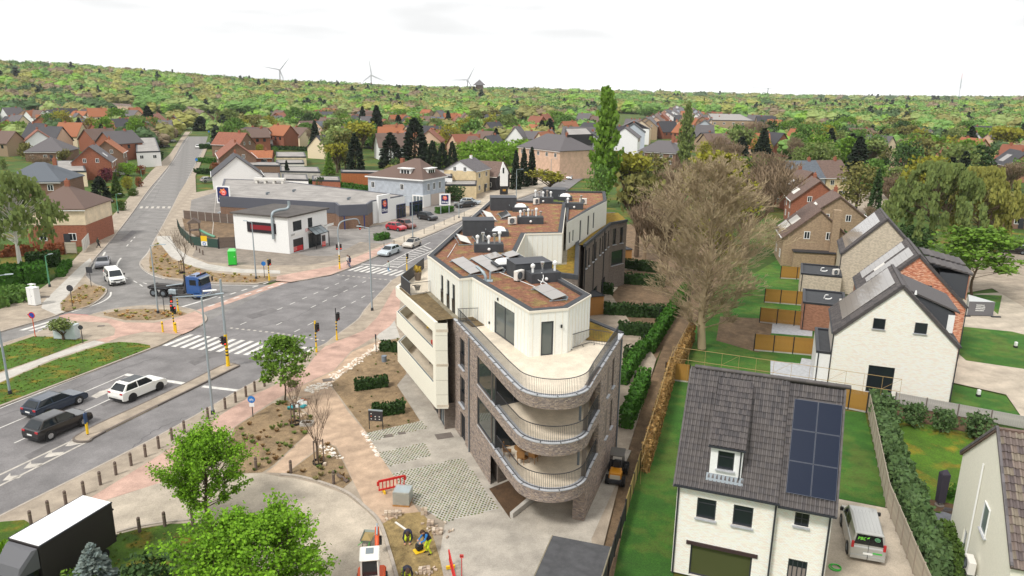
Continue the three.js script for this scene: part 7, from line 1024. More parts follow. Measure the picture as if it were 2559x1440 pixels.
const POSE={
walk:{hip:[0,0.95,0],chest:[0.02,1.3,0],neck:[0.03,1.48,0],head:[0.06,1.6,0],arms:[[[0.02,1.42,0.19],[0.1,1.15,0.24],[0.26,0.95,0.22],[0.4,-1,0],-1],[[0.02,1.42,-0.19],[-0.1,1.14,-0.23],[-0.08,0.9,-0.22],[0.2,-1,0],1]],legs:[[[0,0.92,0.09],[0.2,0.52,0.1],[0.22,0.1,0.1],[0.38,0.05,0.1]],[[0,0.92,-0.09],[0.02,0.5,-0.1],[-0.26,0.14,-0.1],[-0.12,0.04,-0.1]]]},
stoop:{hip:[-0.12,0.94,0],chest:[0.08,1.26,0],neck:[0.17,1.42,0],head:[0.27,1.5,0],face:[0.8,-0.6,0],arms:[[[0.12,1.36,0.2],[0.25,1.1,0.24],[0.46,0.98,0.16],[0.8,-0.5,0],-1],[[0.12,1.36,-0.2],[0.25,1.1,-0.24],[0.46,0.98,-0.16],[0.8,-0.5,0],1]],legs:[[[-0.1,0.9,0.1],[0.05,0.5,0.14],[-0.05,0.1,0.16],[0.13,0.05,0.17]],[[-0.1,0.9,-0.1],[0.02,0.5,-0.14],[-0.16,0.1,-0.17],[0.02,0.05,-0.18]]]},
kneel:{hip:[-0.25,0.42,0],chest:[0.08,0.66,0],neck:[0.26,0.74,0],head:[0.38,0.72,0],face:[0.5,-0.85,0],arms:[[[0.18,0.7,0.2],[0.3,0.4,0.26],[0.45,0.14,0.16],[0.6,-0.6,0],-1],[[0.18,0.7,-0.2],[0.3,0.4,-0.26],[0.45,0.14,-0.14],[0.6,-0.6,0],1]],legs:[[[-0.24,0.4,0.1],[0.08,0.1,0.16],[-0.36,0.07,0.16],[-0.5,0.04,0.16]],[[-0.24,0.4,-0.1],[0.08,0.1,-0.16],[-0.36,0.07,-0.16],[-0.5,0.04,-0.16]]]},
};
const C3=(r,g,b)=>col(r,g,b,1.1),gp=(u,v,y=KT)=>{const p=P(u,v,y);return[p.x,y+0.01,p.z];};
figure(POSE.stoop,[C3(44,40,52),C3(206,226,46),C3(40,36,34),C3(70,50,36),C3(40,120,190)],gp(1068,1385),-2.6,'worker in dark vest and lime trousers guiding the plate compactor');figure(POSE.kneel,[C3(44,46,66),C3(206,226,46),C3(36,34,34),C3(64,46,34),C3(44,46,66)],gp(1020,1352),-1.5,'kneeling worker in dark jacket laying pavers on the sand');figure(POSE.kneel,[C3(46,46,58),C3(190,210,44),C3(36,34,34),C3(70,50,36),C3(46,46,58)],gp(1016,1445),-1.2,'kneeling worker in dark jacket beside the stacked pavers');
figure(POSE.walk,[C3(196,206,196),C3(96,150,190),C3(220,216,210),C3(70,50,40),C3(196,206,196)],gp(972,681,0),2.8,'person in pale top and blue skirt walking on the zebra crossing');figure(POSE.walk,[C3(230,226,220),C3(60,70,96),C3(200,190,180),C3(60,44,36),C3(230,226,220)],gp(869,666),-0.4,'person in white top waiting at the pink path');figure(POSE.walk,[C3(60,62,90),C3(70,90,130),C3(60,50,44),C3(50,38,32),C3(60,62,90)],gp(875,669),2.6,'person in dark blue jacket waiting at the pink path');figure(POSE.walk,[C3(54,62,52),C3(50,50,54),C3(36,34,34),C3(70,56,46),C3(54,62,52)],gp(246,620),0.9,'person in dark clothes walking beside the slatted wall');
figure(POSE.walk,[C3(200,190,170),C3(70,70,74),C3(50,46,44),C3(90,66,50),C3(200,190,170)],gp(907,563),0.6,'person in beige coat at the supermarket entrance');figure(POSE.walk,[C3(70,64,66),C3(60,64,80),C3(50,46,44),C3(60,46,40),C3(70,64,66)],gp(882,567),2.0,'person in dark coat near the supermarket trolleys');
{const p=gp(246,622),t=thing('shoulder_bag','dark bag held by the person beside the slatted wall','bag',undefined,[p[0]+0.28,0.62,p[2]+0.18],0.9);part('bag_body',rbx(0.14,0.36,0.34,0,0,0,0.04),'black',t);part('handle',new THREE.TorusGeometry(0.1,0.014,5,12,Math.PI).rotateY(Math.PI/2).translate(0,0.36,0),'black',t);}
{const p=gp(1050,1378),t=thing('plate_compactor','yellow and black plate compactor standing on the sand','compactor',undefined,p,-2.6);part('plate',rbx(0.75,0.1,0.5,0,0,0,0.03),'yellow',t);part('engine',rbx(0.4,0.35,0.38,0.05,0.14,0,0.05),'black',t);part('tank',rbx(0.2,0.14,0.3,0.05,0.5,0,0.03),'zinc',t);part('handle',tube([[-0.2,0.3,0.2],[-0.5,0.95,0.2],[-0.55,1.0,0],[-0.5,0.95,-0.2],[-0.2,0.3,-0.2]],0.02,6),'black',t);}
// ================================================================ street furniture
const yAt=(u,v,x,z)=>{const a=u-1279.5,b=720-v,X=a*CR-b*SR,Y=a*SR+b*CR,dx=X,dy=Y*CP-FOC*SP,dz=-Y*SP-FOC*CP;return EYE+dy/Math.hypot(dx,dz)*Math.hypot(x,z);};
function lamp(base,top,turn,label,m='steel',arm=1.1){const p=P(...base,KT),H=yAt(...top,p.x,p.z)-KT,t=thing('street_lamp',label,'street lamp','street lamps',[p.x,KT,p.z],turn);part('pole',cyl(0.11,0.06,H,0,0,0,12),m,t);part('base_collar',cyl(0.17,0.15,0.35,0,0,0,12),'anthracite',t);part('arm',rod([0,H,0],[arm,H+0.1,0],0.035),m,t);part('lamp_head',rbx(0.65,0.1,0.26,arm+0.25,H+0.06,0,0.04),'lightgreyhead' in MATS?'steel':'steel',t);return t;}
lamp([532,1035],[511,742],0.5,'tall galvanised street lamp among the wooden posts');lamp([25,985],[-4,690],0.4,'tall galvanised street lamp on the grass verge');lamp([395,783],[379,614],0.2,'tall galvanised street lamp on the planted island');lamp([640,697],[631,556],2.6,'tall galvanised street lamp at the tip of the corner bed');lamp([930,776],[924,570],2.8,'tall galvanised street lamp on the kerb with a white band');lamp([1032,612],[1030,492],2.8,'tall galvanised street lamp behind the beige small car');lamp([1290,502],[1284,424],0.2,'galvanised street lamp beside the white advertising tower');lamp([1147,545],[1147,508],2.8,'low lamp post at the edge of the car park','steel',0.6);lamp([1376,470],[1377,398],0.2,'galvanised street lamp before the bare roadside shrub');
const grn=plain('lampgreen',96,158,122,0.5);lamp([124,717],[111,640],1.2,'green street lamp beside the clipped hedge',grn,0.5);lamp([295,533],[288,486],0.5,'green street lamp before the flower garden',grn,0.5);lamp([355,458],[349,424],0.5,'green street lamp further up the side road',grn,0.5);
const bw=['yellow','black'];
function stripes(t,r,y0,y1,n,x=0,z=0){for(let i=0;i<n;i++)part('band',cyl(r,r,(y1-y0)/n,x,y0+i*(y1-y0)/n,z,12),bw[i%2],t);}
function signalHead(t,x,y,z,turn,lit=2){const h=part('signal_head',rbx(0.28,0.86,0.22,0,0,0,0.04),'black',t);h.position.set(x,y,z);h.rotation.y=turn;[['lens_red',0.62,[120,30,30]],['lens_amber',0.36,[110,80,30]],['lens_green',0.1,[30,80,50]]].forEach(([n,yy,c],i)=>{part(n,cyl(0.085,0.085,0.03,0,-0.015,0,14).rotateX(Math.PI/2).translate(0,yy+0.09,0.12),i===lit?mat('litlens'+i,col(255,60,50,1),{emissive:new THREE.Color(1,0.08,0.05),emissiveIntensity:0.8}):plain(n,...c,0.3),h);part('visor',new THREE.CylinderGeometry(0.1,0.1,0.16,12,1,true,Math.PI*0.5,Math.PI).rotateX(Math.PI/2).translate(0,yy+0.09,0.18),'black',h);});}
function signal(base,top,turn,label,o={}){const p=P(...base,KT),H=yAt(...top,p.x,p.z)-KT,t=thing('traffic_light',label,'traffic light','traffic lights',[p.x,KT,p.z],turn),r=o.r??0.06;part('pole',cyl(r,r*0.8,H,0,0,0,12),o.pole??'black',t);stripes(t,r+0.012,o.y0??0.9,o.y1??2.1,7);part('base',cyl(r+0.05,r+0.02,o.y0??0.9,0,0,0,12),'yellow',t);if(o.yb)part('sleeve',cyl(r+0.03,r+0.03,o.yb,0,H-o.yb,0,12),'yellow',t);for(const[x,y,z,a,l]of o.heads??[[0.26,2.2,0,0],[0,2.2,0.26,1.6]])signalHead(t,x,Math.min(y,H-0.5),z,a,l);return{t,H};}
{const{t,H}=signal([570,915],[557,697],0.4,'tall traffic light gantry with yellow base on the traffic island',{r:0.13,pole:'steel',y0:0.9,y1:2.0,heads:[[-0.3,2.2,0,-1.2],[-0.1,2.2,0.3,0]]});part('sleeve',cyl(0.15,0.15,1.2,0,2.0,0,12),'yellow',t);part('mast_arm',rod([0,H*0.83,0],[-4.4,H*0.86,0.6],0.07,8),'steel',t);signalHead(t,-4.3,H*0.8,0.6,0);part('camera_box',rbx(1.2,0.12,0.3,-1.0,H*0.88,0.2,0.03),'white',t);}
signal([791,880],[788,802],0.6,'traffic light with yellow sleeve at the end of the zebra crossing',{yb:0.9});signal([842,850],[840,770],0.6,'traffic light with striped pole on the pink path corner',{r:0.055});signal([436,828],[436,766],0.2,'traffic light with a red lamp lit on the planted island',{heads:[[0,2.3,0.22,0,0],[0.25,2.0,0.1,0.5,0]]});signal([446,784],[443,718],0.2,'plain striped traffic pole on the planted island',{heads:[]});signal([673,702],[671,648],0.4,'traffic light beside the blue round sign',{yb:1.0});signal([1017,677],[1018,640],2.8,'slim traffic light before the hatched area',{heads:[[0,2.2,0.2,0]]});
{const{t,H}=signal([849,672],[849,600],0.35,'curved traffic light gantry beside the pizzeria',{r:0.09,pole:'white',heads:[[0.28,2.9,0,0],[-0.28,2.9,0,0]]});part('curved_mast',tube([[0,H-0.3,0],[0,H+1.6,0],[0.4,H+2.5,-0.3],[2.0,H+2.8,-1.2],[3.2,H+2.6,-1.9],[3.5,H+1.9,-2.1]],0.09,8,30),'steel',t);signalHead(t,3.5,H+1.0,-2.1,0);}
function post(name,cat,u,v,h,r,m,label,group,band){const p=P(u,v,KT),t=thing(name,label,cat,group,[p.x,KT,p.z]);part('post',cyl(r,r,h,0,0,0,10),m,t);part('cap',cyl(r,r*0.4,r*0.7,0,h,0,10),m,t);if(band)part('band',cyl(r+0.006,r+0.006,0.08,0,h-0.22,0,10),band,t);return t;}
const wpost=mat('weathered',col(122,106,96,1.1),{tex:'plank',m:1,roughness:0.95});
for(const[u,v]of[[78,1313],[122,1287],[165,1262],[210,1237],[251,1212],[290,1187],[328,1164],[364,1142],[397,1121],[430,1100],[461,1081],[520,1047],[563,1022],[589,1006],[615,992],[637,979],[661,966],[762,905]])post('wooden_post','bollard',u,v,0.95,0.1,wpost,'short round wooden post in the row along the main road','wooden posts along the main road','gravel');
for(const[u,v]of[[349,1330],[412,1316],[482,1313]])post('wooden_post','bollard',u,v,0.95,0.1,wpost,'short round wooden post at the edge of the worn grass','wooden posts at the worn grass','gravel');
for(const[u,v,l]of[[640,1175,'short wooden post at the corner of the planting bed'],[727,1183,'short wooden post left of the staked sapling'],[834,1210,'short wooden post beside the fallen log']])post('wooden_post','bollard',u,v,0.95,0.1,wpost,l,'wooden posts in the small bed','gravel');
{const p=P(857,1200,KT);tag(part('fallen_log',cyl(0.13,0.12,1.1,0,-0.55,0,10).rotateZ(1.45).rotateY(-0.7).translate(p.x,KT+0.14,p.z),wpost),'fallen wooden post lying beside the pavers','log');}
for(const[u,v,l]of[[407,830,'yellow bollard with black band left on the pink island'],[440,832,'yellow bollard with black band right on the pink island']])post('yellow_bollard','bollard',u,v,1.15,0.1,'yellow',l,undefined,'black');
for(const[u,v]of[[483,618],[491,625],[499,632],[507,637]])post('wooden_post','bollard',u,v,0.7,0.1,wpost,'low dark post beside the green wire fence','low posts beside the wire fence');
function signPost(base,top,label,o){const p=P(...base,KT),H=yAt(...top,p.x,p.z)-KT,t=thing('road_sign',label,'road sign',undefined,[p.x,KT,p.z],o.turn??0);part('pole',cyl(0.04,0.04,H,0,0,0,8),o.pole??'anthracite',t);o.add(t,H);return t;}
const disc=(r,z,y)=>cyl(r,r,0.03,0,-0.015,0,24).rotateX(Math.PI/2).translate(0,y,z);
signPost([88,842],[82,783],'no parking sign on an orange striped pole',{turn:-0.1,pole:'orange',add:(t,H)=>{const d=part('sign_face',disc(0.36,0.05,H-0.2),'red',t);part('blue_disc',disc(0.28,0.058,H-0.2),plain('signblue',40,70,170,0.5),d);part('red_bar',bx(0.09,0.6,0.03,0,-0.3,0,0,0,0.8).translate(0,H-0.2,0.068),'red',d);}});
signPost([632,1042],[632,993],'round blue bicycle sign with white plate',{add:(t,H)=>{const d=part('sign_face',disc(0.3,0.05,H-0.15),'blue',t);part('bicycle_symbol',merge(new THREE.TorusGeometry(0.07,0.014,5,14).translate(-0.1,H-0.2,0.07),new THREE.TorusGeometry(0.07,0.014,5,14).translate(0.1,H-0.2,0.07),rod([-0.1,H-0.2,0.07],[0,H-0.1,0.07],0.012),rod([0,H-0.1,0.07],[0.1,H-0.2,0.07],0.012),rod([-0.05,H-0.1,0.07],[0.07,H-0.1,0.07],0.012)),'white',d);part('plate',bx(0.4,0.3,0.03,0,H-0.78,0.05),'white',t);}});
signPost([661,694],[660,656],'round blue sign at the striped traffic light',{add:(t,H)=>part('sign_face',disc(0.32,0.05,H-0.15),'blue',t)});signPost([181,766],[176,716],'round sign seen from behind in the bed beside the slip road',{add:(t,H)=>part('sign_back',disc(0.4,0.05,H-0.2),'anthracite',t)});signPost([228,716],[223,668],'square sign seen from behind beside the passenger van',{add:(t,H)=>part('sign_back',bx(0.8,0.8,0.03,0,H-0.75,0.05),'anthracite',t)});signPost([207,858],[205,814],'small round sign seen from behind near the grey cabinet',{add:(t,H)=>part('sign_back',disc(0.25,0.05,H-0.15),'anthracite',t)});signPost([940,880],[937,838],'slim dark sign post at the edge of the front yard',{add:(t,H)=>part('sign_back',bx(0.14,0.5,0.06,0,H-0.4,0),'anthracite',t)});signPost([411,782],[409,738],'slim grey sign post on the planted island',{add:(t,H)=>part('sign_back',bx(0.1,0.3,0.1,0,H-0.3,0),'anthracite',t)});
signPost([219,1087],[215,1030],'blue and yellow keep left post at the end of the traffic island',{add:(t,H)=>{part('yellow_sleeve',cyl(0.1,0.1,H*0.5,0,0.1,0,10),'yellow',t);part('blue_sleeve',rbx(0.14,H*0.45,0.3,0,H*0.52,0,0.02),plain('keepblue',40,70,110,0.5),t);}});
for(const[u,v,l]of[[492,402,'blue square road sign beside the side road pavement'],[523,333,'small blue road sign far up the side road']]){signPost([u,v+12],[u,v-6],l,{add:(t,H)=>part('sign_face',bx(0.8,0.8,0.04,0,H-0.8,0.05),'blue',t)});}
function cabinet(u,v,w,h,d,turn,m,label){const p=P(u,v,KT),t=thing('utility_cabinet',label,'cabinet',undefined,[p.x,KT,p.z],turn);part('casing',rbx(w,h,d,0,0.06,0,0.02),m,t);part('plinth',bx(w-0.06,0.06,d-0.06),'darkkerb',t);part('top',rbx(w+0.06,0.07,d+0.06,0,h+0.06,0,0.02),m,t);part('door_seam',bx(0.012,h-0.15,0.01,0,0.15,d/2),'zinc',t);part('lock',bx(0.04,0.12,0.03,w*0.12,h*0.55,d/2),'zinc',t);}
cabinet(87,762,1.2,2.1,0.8,-0.3,'white','tall white utility cabinet beside the brick pavement');cabinet(82,735,0.8,1.2,0.5,-0.3,'white','small white cabinet behind the tall one');cabinet(168,846,2.5,1.5,0.8,-0.1,plain('cabgrey',206,216,218,0.6),'wide pale grey cabinet behind the slender tree');
{const p=P(582,662,KT),t=thing('portable_toilet','bright green portable toilet on the paved yard','portable toilet',undefined,[p.x,KT,p.z],0.25),g=plain('toiletgreen',48,204,62,0.4);part('cabin',rbx(1.15,2.1,1.15,0,0.1,0,0.05),g,t);part('door',bx(0.75,1.8,0.03,0.0,0.2,0.58),g,t);part('roof',hull([[-.6,2.2,-.6],[.6,2.2,-.6],[.6,2.2,.6],[-.6,2.2,.6],[-.4,2.45,-.4],[.4,2.45,-.4],[.4,2.45,.4],[-.4,2.45,.4]]),mat('toiletroof',col(120,226,130,1.1),{roughness:0.5}),t);part('handle',bx(0.14,0.1,0.04,0.35,1.3,0.6),'white',t);part('base',bx(1.2,0.1,1.2),'black',t);}
{const p=P(940,1074,KT),t=thing('notice_board','black notice board on two legs at the edge of the front yard','notice board',undefined,[p.x,KT,p.z],-0.15);for(const s of[-1,1])part('leg',bx(0.05,1.5,0.05,s*0.55,0,0),'black',t);part('panel',bx(1.15,0.85,0.05,0,0.75,0.02),plain('noticeblack',52,50,54,0.5),t);part('top_strip',bx(1.15,0.1,0.07,0,1.6,0.02),'steel',t);for(let i=0;i<7;i++)part('sticker',bx(0.09,0.07,0.01,-0.35+(i%3)*0.33,0.88+Math.floor(i/3)*0.22,0.05),i===3?'orange':'offwhite',t);}
function barrier(a,b,label,tilt=0){const A=P(...a,KT),B=P(...b,KT),L=A.distanceTo(B),t=thing('safety_barrier',label,'barrier',undefined,[(A.x+B.x)/2,KT,(A.z+B.z)/2],Math.atan2(-(B.z-A.z),B.x-A.x)),r=m_('red');t.rotation.x=tilt;const W=Math.min(L,2.1);part('top_rail',rbx(W,0.18,0.06,0,0.82,0,0.02),r,t);part('bottom_rail',rbx(W,0.14,0.06,0,0.2,0,0.02),r,t);for(let i=0;i<8;i++)part('upright',bx(0.06,0.5,0.04,-W/2+0.05+i*(W-0.1)/7,0.33,0),r,t);for(const s of[-1,1]){part('foot',bx(0.1,0.2,0.5,s*W*0.3,0,0),'yellow',t);part('end_hook',bx(0.1,0.3,0.05,s*(W/2+0.04),0.6,0),r,t);}}
barrier([946,1235],[1012,1220],'red plastic safety barrier in front of the paver pallet');barrier([1122,1410],[1140,1475],'red plastic safety barrier beside the work trench',0.15);
{const p=P(1154,1455,KT),t=thing('red_marker_post','thin red marker post with a small red panel','marker post',undefined,[p.x,KT,p.z]);part('pole',cyl(0.025,0.025,1.5,0,0,0,6),'red',t);for(let i=0;i<3;i++)part('panel_bar',bx(0.06,0.22,0.02,-0.07+i*0.07,1.5,0),'red',t);part('panel_back',bx(0.22,0.04,0.02,0,1.59,0),'red',t);}
const paverM=palette([[206,186,164],[190,170,150],[214,198,178],[176,158,142]],1.1,4,4).map((c,i)=>mat('paver'+i,c,{roughness:0.95})),PAV=rbx(0.2,0.1,0.1,0,0,0,0.008);
{const p=P(1007,1256,KT),t=thing('paver_pallet','wrapped cube of new grey pavers on the brick path','pallet',undefined,[p.x,KT,p.z],-0.1);for(let y=0;y<8;y++)for(let i=0;i<5;i++)for(const k of[0,1,2,3]){const b=part('paver',PAV,paverM[(i+y+k)%4],t);b.position.set(-0.42+i*0.21,0.1+y*0.105,k===3?-0.48:0.44-k*0.22);}part('core',bx(1.0,0.84,0.84,0,0.1,-0.05),'stone',t);part('wrap',bx(1.08,0.9,1.06,0,0.09,-0.02),mat('wrap',new THREE.Color(0.8,0.86,0.86),{phys:true,transmission:0.85,thickness:0,roughness:0.35}),t);part('pallet_board',bx(1.1,0.09,1.1),'wood',t);}
function paverStack(u,v,nx,ny,nz,label,loose=0){const p=P(u,v,KT),t=thing('paver_stack',label,'paver stack','stacks of loose pavers',[p.x,KT+0.015,p.z],rnd()*0.6-0.3);for(let y=0;y<ny;y++)for(let i=0;i<nx;i++)for(let k=0;k<nz;k++){if(rnd()<0.15*(y>0))continue;const b=part('paver',PAV,pick(paverM),t);b.position.set((i-nx/2)*0.215+rr(-0.02,0.02),y*0.102,(k-nz/2)*0.115);b.rotation.y=rr(-0.12,0.12);}for(let i=0;i<loose;i++){const b=part('paver',PAV,pick(paverM),t);b.position.set(rr(-0.8,0.8),0,rr(-0.6,0.6));b.rotation.y=rnd()*3;}}
paverStack(986,1290,5,3,3,'low wall of stacked pavers at the head of the trench',6);paverStack(1064,1288,2,5,2,'tall narrow stack of pavers beside the grass grid');paverStack(1080,1318,2,4,3,'leaning stack of pavers along the trench edge',4);paverStack(1097,1335,3,3,3,'tumbled heap of pavers behind the standing worker',10);paverStack(1066,1432,3,3,3,'stack of pavers beside the kneeling workers',8);paverStack(745,1003,4,3,4,'heap of broken pavers and rubble under the young tree',16);paverStack(815,1165,1,2,2,'two stacked pavers near the staked sapling');paverStack(752,1040,4,2,2,'row of pale paving blocks at the bed edge',3);
{const p=P(748,1018,KT),t=thing('rubbish_heap','white and turquoise bags of rubbish under the young tree','rubbish',undefined,[p.x,KT+0.01,p.z]);[['white',-0.3,0.2],['offwhite',0.25,-0.35],[plain('turq',60,170,180,0.6),0.4,0.25],[plain('rust',200,120,80,0.8),0.1,-0.8],['white',-0.1,-0.6],[m_('turq'),-0.5,0.6]].forEach(([m,x,z])=>{const q=[];for(let i=0;i<14;i++)q.push([x+rr(-0.35,0.35),rr(0,0.4),z+rr(-0.3,0.3)]);part('bag',hull(q),m,t);});}
{const p=P(920,1362,KT),t=thing('wheelbarrow','wheelbarrow full of sand beside the excavator','wheelbarrow',undefined,[p.x,KT+0.01,p.z],1.5);part('tray',merge(quadGeo([-.5,.6,.35],[.55,.65,.35],[.35,.3,.22],[-.35,.3,.22]),quadGeo([.55,.65,-.35],[-.5,.6,-.35],[-.35,.3,-.22],[.35,.3,-.22]),quadGeo([.55,.65,.35],[.55,.65,-.35],[.35,.3,-.22],[.35,.3,.22]),quadGeo([-.5,.6,-.35],[-.5,.6,.35],[-.35,.3,.22],[-.35,.3,-.22]),bx(0.7,0.02,0.44,0,0.29,0)),plain('barrow',150,160,150,0.6),t);part('sand_load',hull([[-.42,.5,.3],[.48,.52,.3],[.48,.52,-.3],[-.42,.5,-.3],[0,.68,0],[-.3,.35,0],[.3,.35,0]]),'sand',t);part('wheel',cyl(0.18,0.18,0.09,0,-0.045,0,16).rotateX(Math.PI/2).translate(0.7,0.18,0),'rubber',t);for(const s of[-1,1]){part('handle',rod([0.7,0.2,s*0.06],[-1.0,0.6,s*0.3],0.02),'green',t);part('leg',rod([-0.35,0.32,s*0.22],[-0.42,0,s*0.24],0.02),plain('barrowleg',50,80,60,0.6),t);}}
{const p=P(1006,1320,KT);tag(part('levelling_board',bx(1.5,0.06,0.12,p.x,KT+0.02,p.z,-0.8),'offwhite'),'pale levelling board lying on the sand','board');tag(part('concrete_box',merge(bx(1.0,0.25,0.08,0,0,0.3),bx(1.0,0.25,0.08,0,0,-0.3),bx(0.08,0.25,0.52,0.46,0,0),bx(0.08,0.25,0.52,-0.46,0,0)).translate(P(767,1062,KT).x,KT+0.01,P(767,1062,KT).z),'concrete3'),'open concrete box frame at the edge of the bed','concrete box');const b=P(960,904,KT),k=thing('metal_bin','small blue grey metal bin on the front yard','bin',undefined,[b.x,KT,b.z]);part('drum',cyl(0.24,0.26,0.6,0,0,0,14),plain('bin',130,142,156,0.5),k);part('rim',new THREE.TorusGeometry(0.26,0.02,6,16).rotateX(Math.PI/2).translate(0,0.6,0),'zinc',k);}
{
const ms=[],cs=[];for(const[u0,v0,u1,v1,w,n]of[[770,975,825,960,14,160],[830,945,955,860,9,240],[905,1080,945,1140,5,60],[800,1120,850,1140,14,50]])for(let i=0;i<n;i++){const t=rnd(),p=P(u0+(u1-u0)*t+rr(-w,w),v0+(v1-v0)*t+rr(-w,w)*0.6,KT),s=rr(0.06,0.26);ms.push(new THREE.Matrix4().compose(V(p.x,KT+0.005,p.z),new THREE.Quaternion().setFromEuler(new THREE.Euler(0,rnd()*6,0)),V(s,s*0.2,s*rr(0.5,1))));cs.push(pick([col(244,236,224,1.1),col(226,206,184,1.1),col(236,226,214,1.1)]));}stuff('rubble',UNIT,mat('rubble',new THREE.Color(1,1,1),{roughness:1}),ms,cs).userData.label='white chips of rubble along the edge of the front yard';
}
for(const[a,b,l]of[[[888,975],[968,965],'dark clipped hedge in the middle of the front yard'],[[932,1040],[1010,1030],'dark clipped hedge behind the notice board'],[[952,876],[1000,880],'dark clipped hedge under the white balconies']])hedge(PP([a,b],KT),0.75,1.0,'hedgedark',l,{y:KT,s:0.18});
// ================================================================ trees and gardens
KIND.near0=leaderTree({H:10,R:7.2,n:60,lv:2,k:4,y0:0.16,r0:0.2,leaf:22,s:0.17,up0:0.55,w:0.06,sp:0.36,j:0.6});KIND.near1=leaderTree({H:10,R:8,n:70,lv:2,k:4,y0:0.1,r0:0.24,leaf:26,s:0.165,up0:0.5,w:0.06,sp:0.36,j:0.6});KIND.droopbig=droopCrown({H:15,R:9,leaves:9000,s:0.34,cb:1});KIND.airynear=leaderTree({H:10,R:5,n:30,lv:2,k:4,y0:0.24,r0:0.1,leaf:7,s:0.26,up0:0.5,w:0.035,sp:0.4});KIND.sapling=bareTree({lv:3,n:4,R:2.6,up:0.7,cb:0.5,r0:0.09,twig:0.014});KIND.giant=leaderTree({n:90,up0:0.75,y0:0.1,twig:0.012});KIND.giantleaf=leaderTree({H:10,R:3,n:40,lv:3,k:4,y0:0.3,r0:0.1,leaf:2,s:0.12,up0:1,w:0.03,sp:0.2,twig:0.006});KIND.spruce=coneCrown({H:10,R:3.4,leaves:2600,s:0.3,cb:0.2,pow:0.8,droop:0.1});
for(const k of['near0','near1','airynear','sapling','giant','giantleaf','spruce','droopbig']){const b=new THREE.Box3().setFromBufferAttribute(KIND[k].trunk.attributes.position);if(KIND[k].crown)b.union(new THREE.Box3().setFromBufferAttribute(KIND[k].crown.attributes.position));KH[k]=[b.max.y,(b.max.x-b.min.x+b.max.z-b.min.z)/4];}
function treeOn(base,vTop,w,kind,leaf,label,o={}){const p=P(...base,KT),Hh=yAt(base[0],vTop,p.x,p.z);return treeAt(p.x,p.z,Hh,w/2*p.distanceTo(camera.position)/FOC,kind,leaf,label,o.group,{y:KT,...o});}
treeOn([522,1302],1052,250,'near0','bright','round bright green tree at the edge of the parking lane');treeOn([640,1545],1262,400,'near1','bright','large bright green tree overhanging the worn grass');treeOn([712,1002],832,150,'airynear','fresh','young tree with fresh sparse leaves beside the pink path');treeOn([245,1500],1350,130,'spruce','blue','blue grey spruce in front of the black truck');treeOn([212,1500],1412,90,'shrub0','fresh','yellow green shrub beside the blue spruce');treeOn([370,1500],1395,150,'shrub1','deep','spreading dark green shrub on the worn grass');treeOn([-22,1480],1335,90,'shrub0','bright','bright green shrub in front of the truck cab');
treeOn([796,1158],985,100,'sapling','mid','bare sapling tied to wooden stakes');treeOn([738,1060],905,60,'sapling','mid','thin bare sapling in the planting bed');treeOn([158,850],788,60,'airy1','soft','slender young tree before the grey cabinet');treeOn([460,682],560,70,'sapling','mid','bare young tree in the curved corner bed');treeOn([420,664],640,20,'sapling','mid','stunted bare sapling in the curved corner bed');treeOn([55,692],425,185,'droop','soft','tall birch with pale trunk in the left gardens',{bark:'offwhite'});
for(const[u,v,l]of[[796,1158,'wooden stakes around the bare sapling'],[738,1060,'wooden stakes around the thin sapling'],[455,683,'wooden stakes in the curved corner bed']]){const p=P(u,v,KT),t=thing('tree_stakes',l,'tree stakes','wooden tree stakes',[p.x,KT,p.z]);for(let i=0;i<3;i++)part('stake',cyl(0.045,0.045,1.9,0.38*Math.cos(i*2.1),0,0.38*Math.sin(i*2.1),7),wpost,t);for(let i=0;i<3;i++)part('crossbar',rod([0.38*Math.cos(i*2.1),1.75,0.38*Math.sin(i*2.1)],[0.38*Math.cos(i*2.1+2.1),1.75,0.38*Math.sin(i*2.1+2.1)],0.03),wpost,t);part('root_collar',new THREE.CylinderGeometry(0.42,0.42,0.2,14,1,true).translate(0,0.1,0),'black',t);}
treeOn([1752,872],372,400,'giant','twig','huge bare brown tree between the gardens and the lawns',{bark:mat('giantbark',col(176,158,126,1.1),{roughness:1})});treeOn([1764,780],372,215,'giantleaf','gold','slim tree with yellow green spring leaves inside the bare tree');treeOn([1660,700],455,190,'bare0','olive','bare brown tree at the end of the dirt path');treeOn([1860,640],400,190,'bare0','olive','bare brown tree beside the beige brick house');treeOn([1590,640],420,130,'airy0','olive','ivy clad tree behind the furthest shed');
tree(1522,208,28,96,'poplar','fresh','tall leafy poplar rising above the horizon');tree(1722,250,24,52,'poplar','soft','slimmer poplar beyond the bare trees');tree(1570,372,13,130,'airy0','gold','yellow green tree at the foot of the tall poplar');tree(1640,380,12,110,'broad3','olive','olive green tree behind the bare branches');tree(1500,400,13,80,'broad3','mid','green tree against the tall poplar');tree(1912,320,15,84,'cone0','dark','dark fir left of the brick terrace');tree(2095,572,5,96,'shrub1','deep','dark evergreen bush beside the cream extension');treeOn([2310,660],398,230,'droopbig','soft','large weeping pale green tree behind the gabled row');treeOn([2430,650],410,190,'droopbig','yellow','pale yellow weeping tree right behind the gabled row');treeOn([2428,738],560,210,'airynear','fresh','spreading green tree beside the sign enclosure');tree(2290,560,7,120,'broad1','deep','dark evergreen bush behind the gabled row');tree(2155,402,12,120,'broad3','olive','olive green tree beside the cream house');tree(2500,470,8,130,'airy0','olive','small olive tree at the right edge');tree(2190,515,5,50,'bare0','olive','bare shrub at the corner of the brick terrace');tree(2150,545,3,60,'shrub0','bright','bright shrub behind the beige gable');tree(1375,420,6,110,'airy1','gold','yellow twiggy shrub beside the main road');
